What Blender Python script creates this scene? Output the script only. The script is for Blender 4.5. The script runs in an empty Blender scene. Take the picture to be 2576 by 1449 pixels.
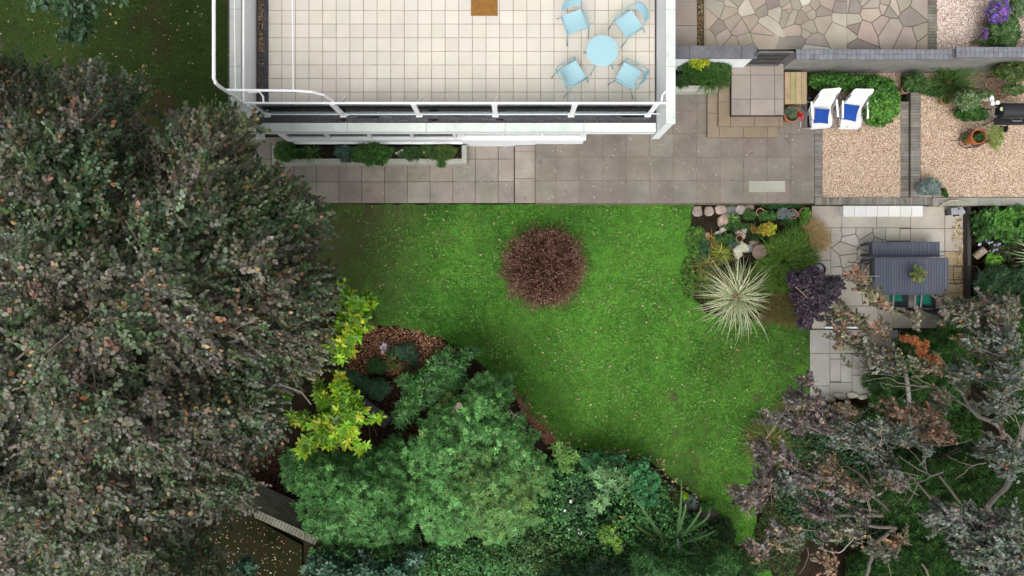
import bpy, math, random
import numpy as np
from mathutils import Vector

# ------------------------------------------------------------------ camera, sky, sun, exposure
H = 18.75            # camera height above the lawn (m)
F = 1776.0           # focal length in units of a 2576 wide picture
scene = bpy.context.scene
cam_d = bpy.data.cameras.new("camera")
cam = bpy.data.objects.new("camera", cam_d)
scene.collection.objects.link(cam)
cam.location = (0, 0, H)
cam.rotation_euler = (0, 0, 0)
cam_d.sensor_width = 36.0
cam_d.lens = 36.0 * F / 2576.0
cam_d.clip_start = 0.1
cam_d.clip_end = 500
scene.camera = cam

SUN_EL, SUN_AZ = math.radians(58), math.radians(195)     # azimuth clockwise from +Y
world = bpy.data.worlds.new("World")
scene.world = world
world.use_nodes = True
wn, wl = world.node_tree.nodes, world.node_tree.links
sky = wn.new("ShaderNodeTexSky")
sky.sky_type = 'NISHITA'
sky.sun_disc = False
sky.sun_elevation = SUN_EL
sky.sun_rotation = SUN_AZ
sky.air_density = 1.0
sky.dust_density = 6.0
sky.ozone_density = 1.0
hs = wn.new("ShaderNodeHueSaturation")
hs.inputs["Saturation"].default_value = 0.10           # cloud cover: nearly grey sky
wl.new(sky.outputs[0], hs.inputs["Color"])
bg = wn["Background"]
wl.new(hs.outputs[0], bg.inputs[0])
bg.inputs[1].default_value = 0.15
sun_d = bpy.data.lights.new("sun", 'SUN')
sun_d.energy = 0.8
sun_d.angle = math.radians(50)
sun_d.color = (1.0, 0.965, 0.91)
sun = bpy.data.objects.new("sun", sun_d)
scene.collection.objects.link(sun)
sd = Vector((math.sin(SUN_AZ) * math.cos(SUN_EL), math.cos(SUN_AZ) * math.cos(SUN_EL), math.sin(SUN_EL)))
sun.rotation_euler = sd.to_track_quat('Z', 'Y').to_euler()
scene.view_settings.view_transform = 'Standard'
scene.view_settings.look = 'None'
scene.view_settings.gamma = 1.0
scene.view_settings.exposure = 0.34

R = np.random.default_rng(7)
random.seed(5)
COL = scene.collection

# ------------------------------------------------------------------ measuring: survey point (u, v) seen from above at height z -> metres
def P(u, v, z=0.0):
    k = (H - z) / F
    return ((u - 1288.0) * k, (724.5 - v) * k, z)
def PX(u, z): return (u - 1288.0) * (H - z) / F
def PY(v, z): return (724.5 - v) * (H - z) / F
CROPS = {'t1': (800, 0, 2.337), 't2': (1800, 0, 2.337), 't3': (2600, 0, 3.22), 't4': (3000, 150, 2.23), 't5': (3400, 0, 1.811),
         't6': (2600, 750, 2.414), 't7': (3100, 780, 2.542), 'b0': (0, 0, 1.811), 'b4': (1050, 1050, 1.811), 'b5': (1150, 1600, 2.2296),
         'b6': (2000, 1600, 2.229), 'b7': (2900, 1200, 2.342), 'b8': (2900, 1650, 2.342)}
def cv(k, *pts):
    x0, y0, s = CROPS[k]
    out = [((x0 + a / s) * 0.644, (y0 + b / s) * 0.644) for a, b in pts]
    return out if len(out) > 1 else out[0]

def tag(o, label=None, cat=None, group=None, kind=None):
    if label: o["label"] = label
    if cat: o["category"] = cat
    if group: o["group"] = group
    if kind: o["kind"] = kind
    return o
def empty(name, loc=(0, 0, 0), rz=0.0):
    o = bpy.data.objects.new(name, None)
    o.location = loc; o.rotation_euler = (0, 0, rz)
    o.empty_display_size = 0.2
    COL.objects.link(o)
    return o
def copy_tree(o, parent=None):
    c = o.copy(); COL.objects.link(c)
    if parent is not None: c.parent = parent
    for ch in list(o.children): copy_tree(ch, c)
    return c

# ------------------------------------------------------------------ noise in numpy
def _hash(ix, iy, s):
    h = (ix.astype(np.int64) * 374761393 + iy.astype(np.int64) * 668265263 + s * 974634777) & 0x7fffffff
    h = ((h ^ (h >> 13)) * 1274126177) & 0x7fffffff
    return ((h ^ (h >> 16)) & 0xffff) / 65535.0
def vnoise(x, y, s=0):
    x = np.asarray(x, float); y = np.asarray(y, float)
    ix = np.floor(x); iy = np.floor(y); fx = x - ix; fy = y - iy
    fx = fx * fx * (3 - 2 * fx); fy = fy * fy * (3 - 2 * fy)
    a = _hash(ix, iy, s); b = _hash(ix + 1, iy, s); c = _hash(ix, iy + 1, s); d = _hash(ix + 1, iy + 1, s)
    return (a * (1 - fx) + b * fx) * (1 - fy) + (c * (1 - fx) + d * fx) * fy
def fbm(x, y, s=0):
    return 0.55 * vnoise(x, y, s) + 0.3 * vnoise(x * 2.1, y * 2.1, s + 9) + 0.15 * vnoise(x * 4.3, y * 4.3, s + 17)

# ------------------------------------------------------------------ materials
MATS = {}
def _mat(name):
    m = bpy.data.materials.new(name); m.use_nodes = True
    nt = m.node_tree
    return m, nt, nt.nodes, nt.links, nt.nodes["Principled BSDF"]
def _noise(n, l, coord, scale, detail=4, rough=0.6):
    t = n.new("ShaderNodeTexNoise"); t.inputs["Scale"].default_value = scale
    t.inputs["Detail"].default_value = detail; t.inputs["Roughness"].default_value = rough
    l.new(coord, t.inputs["Vector"]); return t.outputs["Fac"]
def _ramp(n, l, fac, stops):
    r = n.new("ShaderNodeValToRGB"); e = r.color_ramp.elements
    while len(e) < len(stops): e.new(0.5)
    for i, (p, c) in enumerate(stops):
        e[i].position = p; e[i].color = (c[0], c[1], c[2], 1)
    l.new(fac, r.inputs[0]); return r.outputs[0]
def _mul(n, l, a, b, mode='MULTIPLY', fac=1.0):
    m = n.new("ShaderNodeMix"); m.data_type = 'RGBA'; m.blend_type = mode
    m.inputs[0].default_value = fac if not hasattr(fac, 'links') else 1
    if hasattr(fac, 'links'): l.new(fac, m.inputs[0])
    for s, x in ((6, a), (7, b)):
        if isinstance(x, tuple): m.inputs[s].default_value = (*x, 1)
        else: l.new(x, m.inputs[s])
    return m.outputs[2]
def surf(name, col=None, rough=0.7, amt=0.25, scale=3.0, fine=40.0, bump=0.3, spec=0.3, metal=0.0, spots=None, stain=None, bumpd=0.01):
    """general procedural surface; col None = per-piece colour attribute"""
    if name in MATS: return MATS[name]
    m, nt, n, l, b = _mat(name)
    tc = n.new("ShaderNodeNewGeometry").outputs["Position"]
    if col is None:
        a = n.new("ShaderNodeAttribute"); a.attribute_name = "Col"; base = a.outputs["Color"]
    else:
        rgb = n.new("ShaderNodeRGB"); rgb.outputs[0].default_value = (*col, 1); base = rgb.outputs[0]
    big = _noise(n, l, tc, scale, 5)
    fin = _noise(n, l, tc, fine, 3)
    lo, hi = 1 - amt, 1 + amt
    c1 = _ramp(n, l, big, [(0.3, (lo, lo, lo)), (0.7, (hi, hi, hi))])
    c2 = _ramp(n, l, fin, [(0.3, (1 - amt * .6,) * 3), (0.7, (1 + amt * .6,) * 3)])
    c = _mul(n, l, _mul(n, l, base, c1), c2)
    if stain:
        s = _ramp(n, l, _noise(n, l, tc, stain[2], 6, .7), [(stain[1], (0, 0, 0)), (stain[1] + .15, (1, 1, 1))])
        c = _mul(n, l, c, stain[0], 'MIX', s)
    if spots:
        v = n.new("ShaderNodeTexVoronoi"); v.inputs["Scale"].default_value = spots[1]; l.new(tc, v.inputs["Vector"])
        nz = _noise(n, l, tc, 1.3, 2)
        ma = n.new("ShaderNodeMath"); ma.operation = 'MULTIPLY'; l.new(nz, ma.inputs[0]); ma.inputs[1].default_value = spots[2]
        lt = n.new("ShaderNodeMath"); lt.operation = 'LESS_THAN'; l.new(v.outputs["Distance"], lt.inputs[0]); l.new(ma.outputs[0], lt.inputs[1])
        c = _mul(n, l, c, spots[0], 'MIX', lt.outputs[0])
    l.new(c, b.inputs["Base Color"])
    b.inputs["Roughness"].default_value = rough
    b.inputs["Specular IOR Level"].default_value = spec
    b.inputs["Metallic"].default_value = metal
    if bump:
        bp = n.new("ShaderNodeBump"); bp.inputs["Strength"].default_value = bump; bp.inputs["Distance"].default_value = bumpd
        l.new(fin, bp.inputs["Height"]); l.new(bp.outputs[0], b.inputs["Normal"])
    MATS[name] = m
    return m
def leafmat(name="leaf", rough=0.55, spec=0.22, trans=0.18):
    if name in MATS: return MATS[name]
    m, nt, n, l, b = _mat(name)
    a = n.new("ShaderNodeAttribute"); a.attribute_name = "Col"
    tc = n.new("ShaderNodeNewGeometry").outputs["Position"]
    v = _ramp(n, l, _noise(n, l, tc, 30, 2), [(0.3, (.82, .82, .82)), (0.7, (1.15, 1.15, 1.15))])
    c = _mul(n, l, a.outputs["Color"], v)
    l.new(c, b.inputs["Base Color"])
    b.inputs["Roughness"].default_value = rough
    b.inputs["Specular IOR Level"].default_value = spec
    t = n.new("ShaderNodeBsdfTranslucent"); l.new(c, t.inputs["Color"])
    mx = n.new("ShaderNodeMixShader"); mx.inputs[0].default_value = trans
    l.new(b.outputs[0], mx.inputs[1]); l.new(t.outputs[0], mx.inputs[2])
    l.new(mx.outputs[0], n["Material Output"].inputs["Surface"])
    MATS[name] = m
    return m
def ground(name, stops, scale, stops2, scale2, bump=0.6, bscale=60, patch=None, mid=None):
    m, nt, n, l, b = _mat(name)
    tc = n.new("ShaderNodeNewGeometry").outputs["Position"]
    c = _ramp(n, l, _noise(n, l, tc, scale, 6, .65), stops)
    c2 = _ramp(n, l, _noise(n, l, tc, scale2, 4, .7), stops2)
    c = _mul(n, l, c, c2)
    if mid: c = _mul(n, l, c, _ramp(n, l, _noise(n, l, tc, 4.5, 5, .75), mid))
    if patch:
        f = _ramp(n, l, _noise(n, l, tc, patch[1], 5, .6), [(patch[2], (0, 0, 0)), (patch[2] + .12, (1, 1, 1))])
        c = _mul(n, l, c, patch[0], 'MIX', f)
    l.new(c, b.inputs["Base Color"]); b.inputs["Roughness"].default_value = .95
    b.inputs["Specular IOR Level"].default_value = .1
    bp = n.new("ShaderNodeBump"); bp.inputs["Strength"].default_value = bump; bp.inputs["Distance"].default_value = .03
    l.new(_noise(n, l, tc, bscale, 4, .7), bp.inputs["Height"]); l.new(bp.outputs[0], b.inputs["Normal"])
    return m
def gravel_mat(name, cols, scale=45):
    m, nt, n, l, b = _mat(name)
    tc = n.new("ShaderNodeNewGeometry").outputs["Position"]
    v = n.new("ShaderNodeTexVoronoi"); v.inputs["Scale"].default_value = scale; l.new(tc, v.inputs["Vector"])
    sp = n.new("ShaderNodeSeparateColor"); l.new(v.outputs["Color"], sp.inputs[0])
    c = _ramp(n, l, sp.outputs[0], [(i / (len(cols) - 1), k) for i, k in enumerate(cols)])
    d = _ramp(n, l, v.outputs["Distance"], [(0.35, (1, 1, 1)), (0.75, (.35, .3, .26))])
    g = _ramp(n, l, _noise(n, l, tc, 1.6, 6, .7), [(.35, (.8, .78, .75)), (.65, (1.1, 1.1, 1.1))])
    c = _mul(n, l, _mul(n, l, c, d), g)
    l.new(c, b.inputs["Base Color"]); b.inputs["Roughness"].default_value = .85
    bp = n.new("ShaderNodeBump"); bp.inputs["Strength"].default_value = .8; bp.inputs["Distance"].default_value = .015; bp.invert = True
    l.new(v.outputs["Distance"], bp.inputs["Height"]); l.new(bp.outputs[0], b.inputs["Normal"])
    return m
def glass_mat(name, tint=(.72, .86, .82), refl=.12):
    m, nt, n, l, b = _mat(name)
    t = n.new("ShaderNodeBsdfTransparent"); t.inputs[0].default_value = (*tint, 1)
    g = n.new("ShaderNodeBsdfGlossy"); g.inputs["Roughness"].default_value = .03
    lw = n.new("ShaderNodeFresnel"); lw.inputs[0].default_value = 1.5
    ad = n.new("ShaderNodeMath"); ad.operation = 'ADD'; ad.inputs[1].default_value = refl; l.new(lw.outputs[0], ad.inputs[0])
    mx = n.new("ShaderNodeMixShader"); l.new(ad.outputs[0], mx.inputs[0]); l.new(t.outputs[0], mx.inputs[1]); l.new(g.outputs[0], mx.inputs[2])
    l.new(mx.outputs[0], n["Material Output"].inputs["Surface"])
    n.remove(b)
    return m

# ------------------------------------------------------------------ mesh builder
class MB:
    def __init__(s): s.v = []; s.f = []; s.c = []; s.col = (1, 1, 1)
    def _add(s, vs, fs, col=None):
        o = len(s.v); s.v += [tuple(p) for p in vs]
        s.f += [tuple(i + o for i in f) for f in fs]
        s.c += [col or s.col] * len(vs)
    def box(s, c, size, rz=0, col=None, rx=0):
        hx, hy, hz = size[0] / 2, size[1] / 2, size[2] / 2
        vs = []
        cr, sr = math.cos(rz), math.sin(rz); cx_, sx_ = math.cos(rx), math.sin(rx)
        for x, y, z in ((-hx, -hy, -hz), (hx, -hy, -hz), (hx, hy, -hz), (-hx, hy, -hz), (-hx, -hy, hz), (hx, -hy, hz), (hx, hy, hz), (-hx, hy, hz)):
            y, z = y * cx_ - z * sx_, y * sx_ + z * cx_
            vs.append((c[0] + x * cr - y * sr, c[1] + x * sr + y * cr, c[2] + z))
        s._add(vs, [(0, 3, 2, 1), (4, 5, 6, 7), (0, 1, 5, 4), (1, 2, 6, 5), (2, 3, 7, 6), (3, 0, 4, 7)], col)
        return s
    def b2(s, x0, x1, y0, y1, z0, z1, col=None):
        return s.box(((x0 + x1) / 2, (y0 + y1) / 2, (z0 + z1) / 2), (abs(x1 - x0), abs(y1 - y0), abs(z1 - z0)), 0, col)
    def prism(s, poly, z0, z1, col=None, chamfer=0.0):
        a = sum(poly[i][0] * poly[(i + 1) % len(poly)][1] - poly[(i + 1) % len(poly)][0] * poly[i][1] for i in range(len(poly)))
        if a < 0: poly = poly[::-1]
        n = len(poly)
        rings = [[(x, y, z0) for x, y in poly]]
        if chamfer > 0:
            rings.append([(x, y, z1 - chamfer) for x, y in poly])
            cx = sum(p[0] for p in poly) / n; cy = sum(p[1] for p in poly) / n
            top = []
            for x, y in poly:
                d = math.hypot(cx - x, cy - y) or 1
                top.append((x + (cx - x) / d * chamfer * 1.3, y + (cy - y) / d * chamfer * 1.3, z1))
            rings.append(top)
        else: rings.append([(x, y, z1) for x, y in poly])
        vs = [p for r in rings for p in r]; fs = []
        for k in range(len(rings) - 1):
            for i in range(n):
                j = (i + 1) % n; fs.append((k * n + i, k * n + j, (k + 1) * n + j, (k + 1) * n + i))
        fs.append(tuple(range((len(rings) - 1) * n, len(rings) * n)))
        fs.append(tuple(range(n - 1, -1, -1)))
        s._add(vs, fs, col); return s
    def tube(s, pts, r, seg=8, col=None, cap=True):
        pts = [Vector(p) for p in pts]; n = len(pts)
        rr = r if isinstance(r, (list, tuple)) else [r] * n
        vs = []; up = Vector((0, 0, 1))
        prev = None
        for i, p in enumerate(pts):
            d = (pts[min(i + 1, n - 1)] - pts[max(i - 1, 0)])
            d = d.normalized() if d.length > 1e-9 else Vector((0, 0, 1))
            if prev is None:
                a = d.cross(up)
                if a.length < 1e-3: a = d.cross(Vector((1, 0, 0)))
            else: a = prev - d * prev.dot(d)
            if a.length < 1e-6: a = d.orthogonal()
            a.normalize(); prev = a; b = d.cross(a)
            for k in range(seg):
                t = 2 * math.pi * k / seg
                vs.append(p + (a * math.cos(t) + b * math.sin(t)) * rr[i])
        fs = []
        for i in range(n - 1):
            for k in range(seg):
                k2 = (k + 1) % seg
                fs.append((i * seg + k, i * seg + k2, (i + 1) * seg + k2, (i + 1) * seg + k))
        if cap: fs.append(tuple(range(seg - 1, -1, -1))); fs.append(tuple(range((n - 1) * seg, n * seg)))
        s._add(vs, fs, col); return s
    def lathe(s, prof, c, seg=28, col=None, axis=None):
        """prof: list of (r, z)"""
        vs = []; fs = []
        for r, z in prof:
            for k in range(seg):
                t = 2 * math.pi * k / seg
                vs.append((c[0] + r * math.cos(t), c[1] + r * math.sin(t), c[2] + z))
        for i in range(len(prof) - 1):
            for k in range(seg):
                k2 = (k + 1) % seg
                fs.append((i * seg + k, i * seg + k2, (i + 1) * seg + k2, (i + 1) * seg + k))
        fs.append(tuple(range(seg - 1, -1, -1))); fs.append(tuple(range((len(prof) - 1) * seg, len(prof) * seg)))
        s._add(vs, fs, col); return s
    def blob(s, c, size, seed=0, col=None, sub=5, rough=.25, rz=0, flat=0.0):
        rs = np.random.default_rng(seed); ph = rs.random(6) * 6
        vs = []; fs = []; nu, nv = sub * 2 + 2, sub + 1
        cr, sr = math.cos(rz), math.sin(rz)
        for j in range(nv + 1):
            th = math.pi * j / nv
            for i in range(nu):
                p = 2 * math.pi * i / nu
                k = 1 + rough * (math.sin(2 * p + ph[0]) * .4 + math.sin(3 * p + ph[1]) * .35 + math.cos(2 * th + p + ph[2]) * .4) * math.sin(th)
                k *= 1 + rough * .3 * (rs.random() - .5)
                x, y, z = math.sin(th) * math.cos(p) * k, math.sin(th) * math.sin(p) * k, math.cos(th)
                if flat: z = max(-1, min(1, z * (1 + flat)))
                x, y, z = x * size[0], y * size[1], z * size[2]
                vs.append((c[0] + x * cr - y * sr, c[1] + x * sr + y * cr, c[2] + z))
        for j in range(nv):
            for i in range(nu):
                i2 = (i + 1) % nu
                fs.append((j * nu + i, (j + 1) * nu + i, (j + 1) * nu + i2, j * nu + i2))
        s._add(vs, fs, col); return s
    def build(s, name, mat, parent=None, smooth=False, bevel=0):
        me = bpy.data.meshes.new(name)
        assert s.v, name
        me.from_pydata(s.v, [], s.f)
        ca = me.color_attributes.new("Col", 'FLOAT_COLOR', 'POINT')
        arr = np.ones((len(s.v), 4), np.float32); arr[:, :3] = np.array(s.c, np.float32)
        ca.data.foreach_set("color", arr.ravel())
        me.materials.append(mat)
        if smooth: me.shade_smooth()
        me.update()
        o = bpy.data.objects.new(name, me); COL.objects.link(o)
        if parent is not None: o.parent = parent
        if bevel:
            md = o.modifiers.new("bevel", 'BEVEL'); md.width = bevel; md.segments = 2; md.limit_method = 'ANGLE'
        return o

# ------------------------------------------------------------------ foliage (vectorised)
T_OVAL = (np.array([(0, 0, 0), (.3, -.5, .05), (.72, -.4, .03), (1, 0, -.08), (.72, .4, .03), (.3, .5, .05)], float), [(0, 1, 2, 3), (0, 3, 4, 5)])
T_LANCE = (np.array([(0, 0, 0), (.45, -.5, .05), (1, 0, -.1), (.45, .5, .05)], float), [(0, 1, 2), (0, 2, 3)])
T_LOBED = (np.array([(0, 0, 0), (.25, -.55, .05), (.45, -.32, 0), (.72, -.42, .03), (1, 0, -.1), (.72, .42, .03), (.45, .32, 0), (.25, .55, .05)], float), [(0, 1, 2, 4), (2, 3, 4), (0, 4, 6, 7), (4, 5, 6)])
def nrm(a): return a / np.maximum(np.linalg.norm(a, axis=1, keepdims=True), 1e-9)
def leaves(name, base, dirs, nor, L, W, cols, mat, tmpl=T_OVAL, parent=None):
    N = len(base); tv, tf = tmpl; m = len(tv)
    dirs = nrm(dirs); nor = nrm(nor - dirs * np.sum(nor * dirs, 1, keepdims=True)); side = np.cross(nor, dirs)
    L = np.broadcast_to(L, (N,)); W = np.broadcast_to(W, (N,))
    V = (base[:, None, :] + dirs[:, None, :] * (tv[None, :, 0:1] * L[:, None, None]) + side[:, None, :] * (tv[None, :, 1:2] * W[:, None, None])
         + nor[:, None, :] * (tv[None, :, 2:3] * L[:, None, None])).reshape(-1, 3)
    tot = np.array([len(f) for f in tf]); flat = np.concatenate([np.array(f) for f in tf])
    loops = (flat[None, :] + (np.arange(N) * m)[:, None]).ravel()
    starts = np.concatenate([[0], np.cumsum(np.tile(tot, N))[:-1]])
    me = bpy.data.meshes.new(name)
    me.vertices.add(N * m); me.vertices.foreach_set("co", V.astype(np.float32).ravel())
    me.loops.add(len(loops)); me.loops.foreach_set("vertex_index", loops.astype(np.int32))
    me.polygons.add(N * len(tf)); me.polygons.foreach_set("loop_start", starts.astype(np.int32))
    me.update(calc_edges=True)
    ca = me.color_attributes.new("Col", 'FLOAT_COLOR', 'POINT')
    cc = np.ones((N, m, 4), np.float32); cc[:, :, :3] = np.clip(cols, 0, 1)[:, None, :]
    ca.data.foreach_set("color", cc.ravel())
    me.materials.append(mat)
    o = bpy.data.objects.new(name, me); COL.objects.link(o)
    if parent is not None: o.parent = parent
    return o
def in_poly(u, v, poly):
    c = np.zeros(u.shape, bool); n = len(poly)
    for i in range(n):
        x1, y1 = poly[i]; x2, y2 = poly[(i + 1) % n]
        if y1 == y2: continue
        c ^= ((y1 > v) != (y2 > v)) & (u < (x2 - x1) * (v - y1) / (y2 - y1) + x1)
    return c
def edge_d(u, v, poly):
    d = np.full(u.shape, 1e9); n = len(poly)
    for i in range(n):
        x1, y1 = poly[i]; x2, y2 = poly[(i + 1) % n]; dx, dy = x2 - x1, y2 - y1
        t = np.clip(((u - x1) * dx + (v - y1) * dy) / max(dx * dx + dy * dy, 1e-9), 0, 1)
        d = np.minimum(d, np.hypot(u - x1 - t * dx, v - y1 - t * dy))
    return d
def ell(u, v, ru, rv=None, rot=0, n=18, jit=.12, seed=0):
    rv = rv or ru; rs = np.random.default_rng(seed + int(u) * 7 + int(v)); out = []
    for i in range(n):
        t = 2 * math.pi * i / n; k = 1 + jit * (rs.random() * 2 - 1)
        a, b = ru * k * math.cos(t), rv * k * math.sin(t)
        out.append((u + a * math.cos(rot) - b * math.sin(rot), v + a * math.sin(rot) + b * math.cos(rot)))
    return out
def crown(poly, n, z0, rise, D, namp=.3, ns=40, depth=.3, ragged=8, seed=0, gaps=0.0, clump=0.0, cs=8.0):
    """n points in the crown above an outline; returns (u,v,z,edge)"""
    us = [p[0] for p in poly]; vs = [p[1] for p in poly]
    U = []; V = []; E = []; got = 0
    ragged = min(ragged, .3 * float(edge_d(np.array([np.mean(us)]), np.array([np.mean(vs)]), poly)[0]) + .5); it = 0
    while got < n:
        u = R.uniform(min(us), max(us), n); v = R.uniform(min(vs), max(vs), n)
        k = in_poly(u, v, poly); u, v = u[k], v[k]
        it += 1
        if len(u) == 0: continue
        e = edge_d(u, v, poly)
        k = np.full(len(e), it > 60) | (e > ragged * 5.5 * (fbm(u / (ragged * 1.6 + 1), v / (ragged * 1.6 + 1), seed + 3) - .38))
        if gaps: k &= fbm(u / ns * 1.3, v / ns * 1.3, seed + 31) > gaps
        U.append(u[k]); V.append(v[k]); E.append(e[k]); got += k.sum()
    u = np.concatenate(U)[:n]; v = np.concatenate(V)[:n]; e = np.concatenate(E)[:n]
    t = np.clip(e / D, 0, 1)
    z = z0 + rise * np.sqrt(np.maximum(0, 1 - (1 - t) ** 2))
    z += namp * 2.2 * (fbm(u / ns, v / ns, seed) - .5) * (.35 + .65 * t)
    z -= depth * np.minimum(R.exponential(.6, n), 3)
    if clump: z -= clump * (fbm(u / cs, v / cs, seed + 41) < .44) * R.uniform(.4, 1.1, n)
    return u, v, np.maximum(z, .02), e
def toW(u, v, z):
    k = (H - z) / F
    return np.stack([(u - 1288.0) * k, (724.5 - v) * k, z], 1)
def pal(palette, n, jit=.22):
    w = np.array([p[0] for p in palette], float); w /= w.sum()
    i = R.choice(len(palette), n, p=w)
    c = np.array([p[1] for p in palette])[i]
    return c * (1 + jit * R.normal(size=(n, 1)).clip(-1.8, 1.8)) * (1 + .05 * R.normal(size=(n, 3)))
def zoned(palette, zones, u, v, jit):
    c = pal(palette, len(u), jit)
    c = c * (.72 + .56 * fbm(u / 9, v / 9, 55))[:, None]
    for (zu, zv, zr, p2) in zones or []:
        k = R.random(len(u)) < 1.25 * np.exp(-((u - zu) ** 2 + (v - zv) ** 2) / zr ** 2)
        c[k] = pal(p2, int(k.sum()), jit)
    return c
def rvec(n, s=1.0): return R.normal(size=(n, 3)) * s
UP = np.array([0, 0, 1.0])
def f_scatter(name, poly, n, z0, rise, D, L, W, palette, mat, tmpl=T_OVAL, parent=None, zones=None, tilt=.4, jit=.22, **kw):
    u, v, z, e = crown(poly, n, z0, rise, D, **kw)
    p = toW(u, v, z); a = R.uniform(0, 6.283, n)
    d = np.stack([np.cos(a), np.sin(a), -.15 + .3 * R.normal(size=n)], 1)
    s = 1 + .25 * R.normal(size=n).clip(-2, 2)
    return leaves(name, p, d, UP + rvec(n, tilt), L * s, W * s, zoned(palette, zones, u, v, jit), mat, tmpl, parent)
def f_rosette(name, poly, n, k, z0, rise, D, L, W, palette, mat, tmpl=T_LANCE, parent=None, zones=None, tilt=.35, el=.45, jit=.2, **kw):
    u, v, z, e = crown(poly, n, z0, rise, D, **kw)
    p = toW(u, v, z); ax = nrm(UP + rvec(n, tilt))
    t1 = nrm(np.cross(ax, np.array([.3, .9, .2]))); t2 = np.cross(ax, t1)
    c = zoned(palette, zones, u, v, jit)
    ph = R.uniform(0, 6.283, n)[:, None] + np.arange(k)[None] * (6.283 / k) + R.normal(size=(n, k)) * .25
    ee = el + .25 * R.normal(size=(n, k))
    rad = np.cos(ph)[..., None] * t1[:, None] + np.sin(ph)[..., None] * t2[:, None]
    d = rad * np.cos(ee)[..., None] + ax[:, None] * np.sin(ee)[..., None]
    nn = ax[:, None] * np.cos(ee)[..., None] - rad * np.sin(ee)[..., None]
    s = (1 + .2 * R.normal(size=(n, 1)).clip(-2, 2)) * (1 + .15 * R.normal(size=(n, k)).clip(-2, 2))
    cc = c[:, None, :] * (1 + .14 * R.normal(size=(n, k, 1)))
    N = n * k
    return leaves(name, (p[:, None] + rad * .006).reshape(N, 3), d.reshape(N, 3), nn.reshape(N, 3) + rvec(N, .15), (L * s).ravel(), (W * s).ravel(), cc.reshape(N, 3), mat, tmpl, parent)
def sprays(p, az, m, length, L, W, cols, name, mat, tmpl=T_OVAL, parent=None, tilt=.3, droop=-.1, ang=.9, twig=None, orange=0.0):
    """p (n,3) spray roots, az (n,) heading; m leaves alternate along a twig"""
    n = len(p)
    d = np.stack([np.cos(az), np.sin(az), droop + .25 * R.normal(size=n)], 1); d = nrm(d)
    nr = nrm(UP + rvec(n, tilt)); nr = nrm(nr - d * np.sum(nr * d, 1, keepdims=True)); sd_ = np.cross(nr, d)
    t = (np.arange(m) + 1) / m
    sgn = np.where(np.arange(m) % 2 == 0, 1.0, -1.0)
    an = ang * (1 - .75 * t) + 0 * t
    ln = length * (1 + .25 * R.normal(size=n).clip(-2, 2))
    base = p[:, None] + d[:, None] * (t[None, :, None] * ln[:, None, None]) + nr[:, None] * (.02 * R.normal(size=(n, m, 1)))
    a2 = (an * sgn)[None] + .25 * R.normal(size=(n, m))
    dd = d[:, None] * np.cos(a2)[..., None] + sd_[:, None] * np.sin(a2)[..., None] + nr[:, None] * (.2 * R.normal(size=(n, m, 1)))
    s = (1 + .2 * R.normal(size=(n, m)).clip(-2, 2))
    cc = cols[:, None, :] * (1 + .2 * R.normal(size=(n, m, 1)).clip(-2, 2)) * (1 + .05 * R.normal(size=(n, m, 3)))
    if orange:
        k = R.random((n, m)) < np.where(R.random(n) < .16, orange * 5, orange * .12)[:, None]
        cc[k] = np.array([(.42, .17, .06), (.36, .22, .06), (.45, .3, .12), (.4, .2, .12)])[R.integers(0, 4, int(k.sum()))]
    N = n * m
    o = leaves(name, base.reshape(N, 3), dd.reshape(N, 3), np.repeat(nr, m, 0) + rvec(N, tilt * .9), (L * s).ravel(), (W * s).ravel(), cc.reshape(N, 3), mat, tmpl, parent)
    if twig is not None:
        for i in R.choice(n, min(n, twig[1]), replace=False):
            q = p[i]; twig[0].tube([q - d[i] * ln[i] * 1.2 - np.array([0, 0, .05]), q + nr[i] * .01, q + d[i] * ln[i] + nr[i] * .012], [.007, .005, .002], 4, twig[2], cap=False)
    return o
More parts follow.
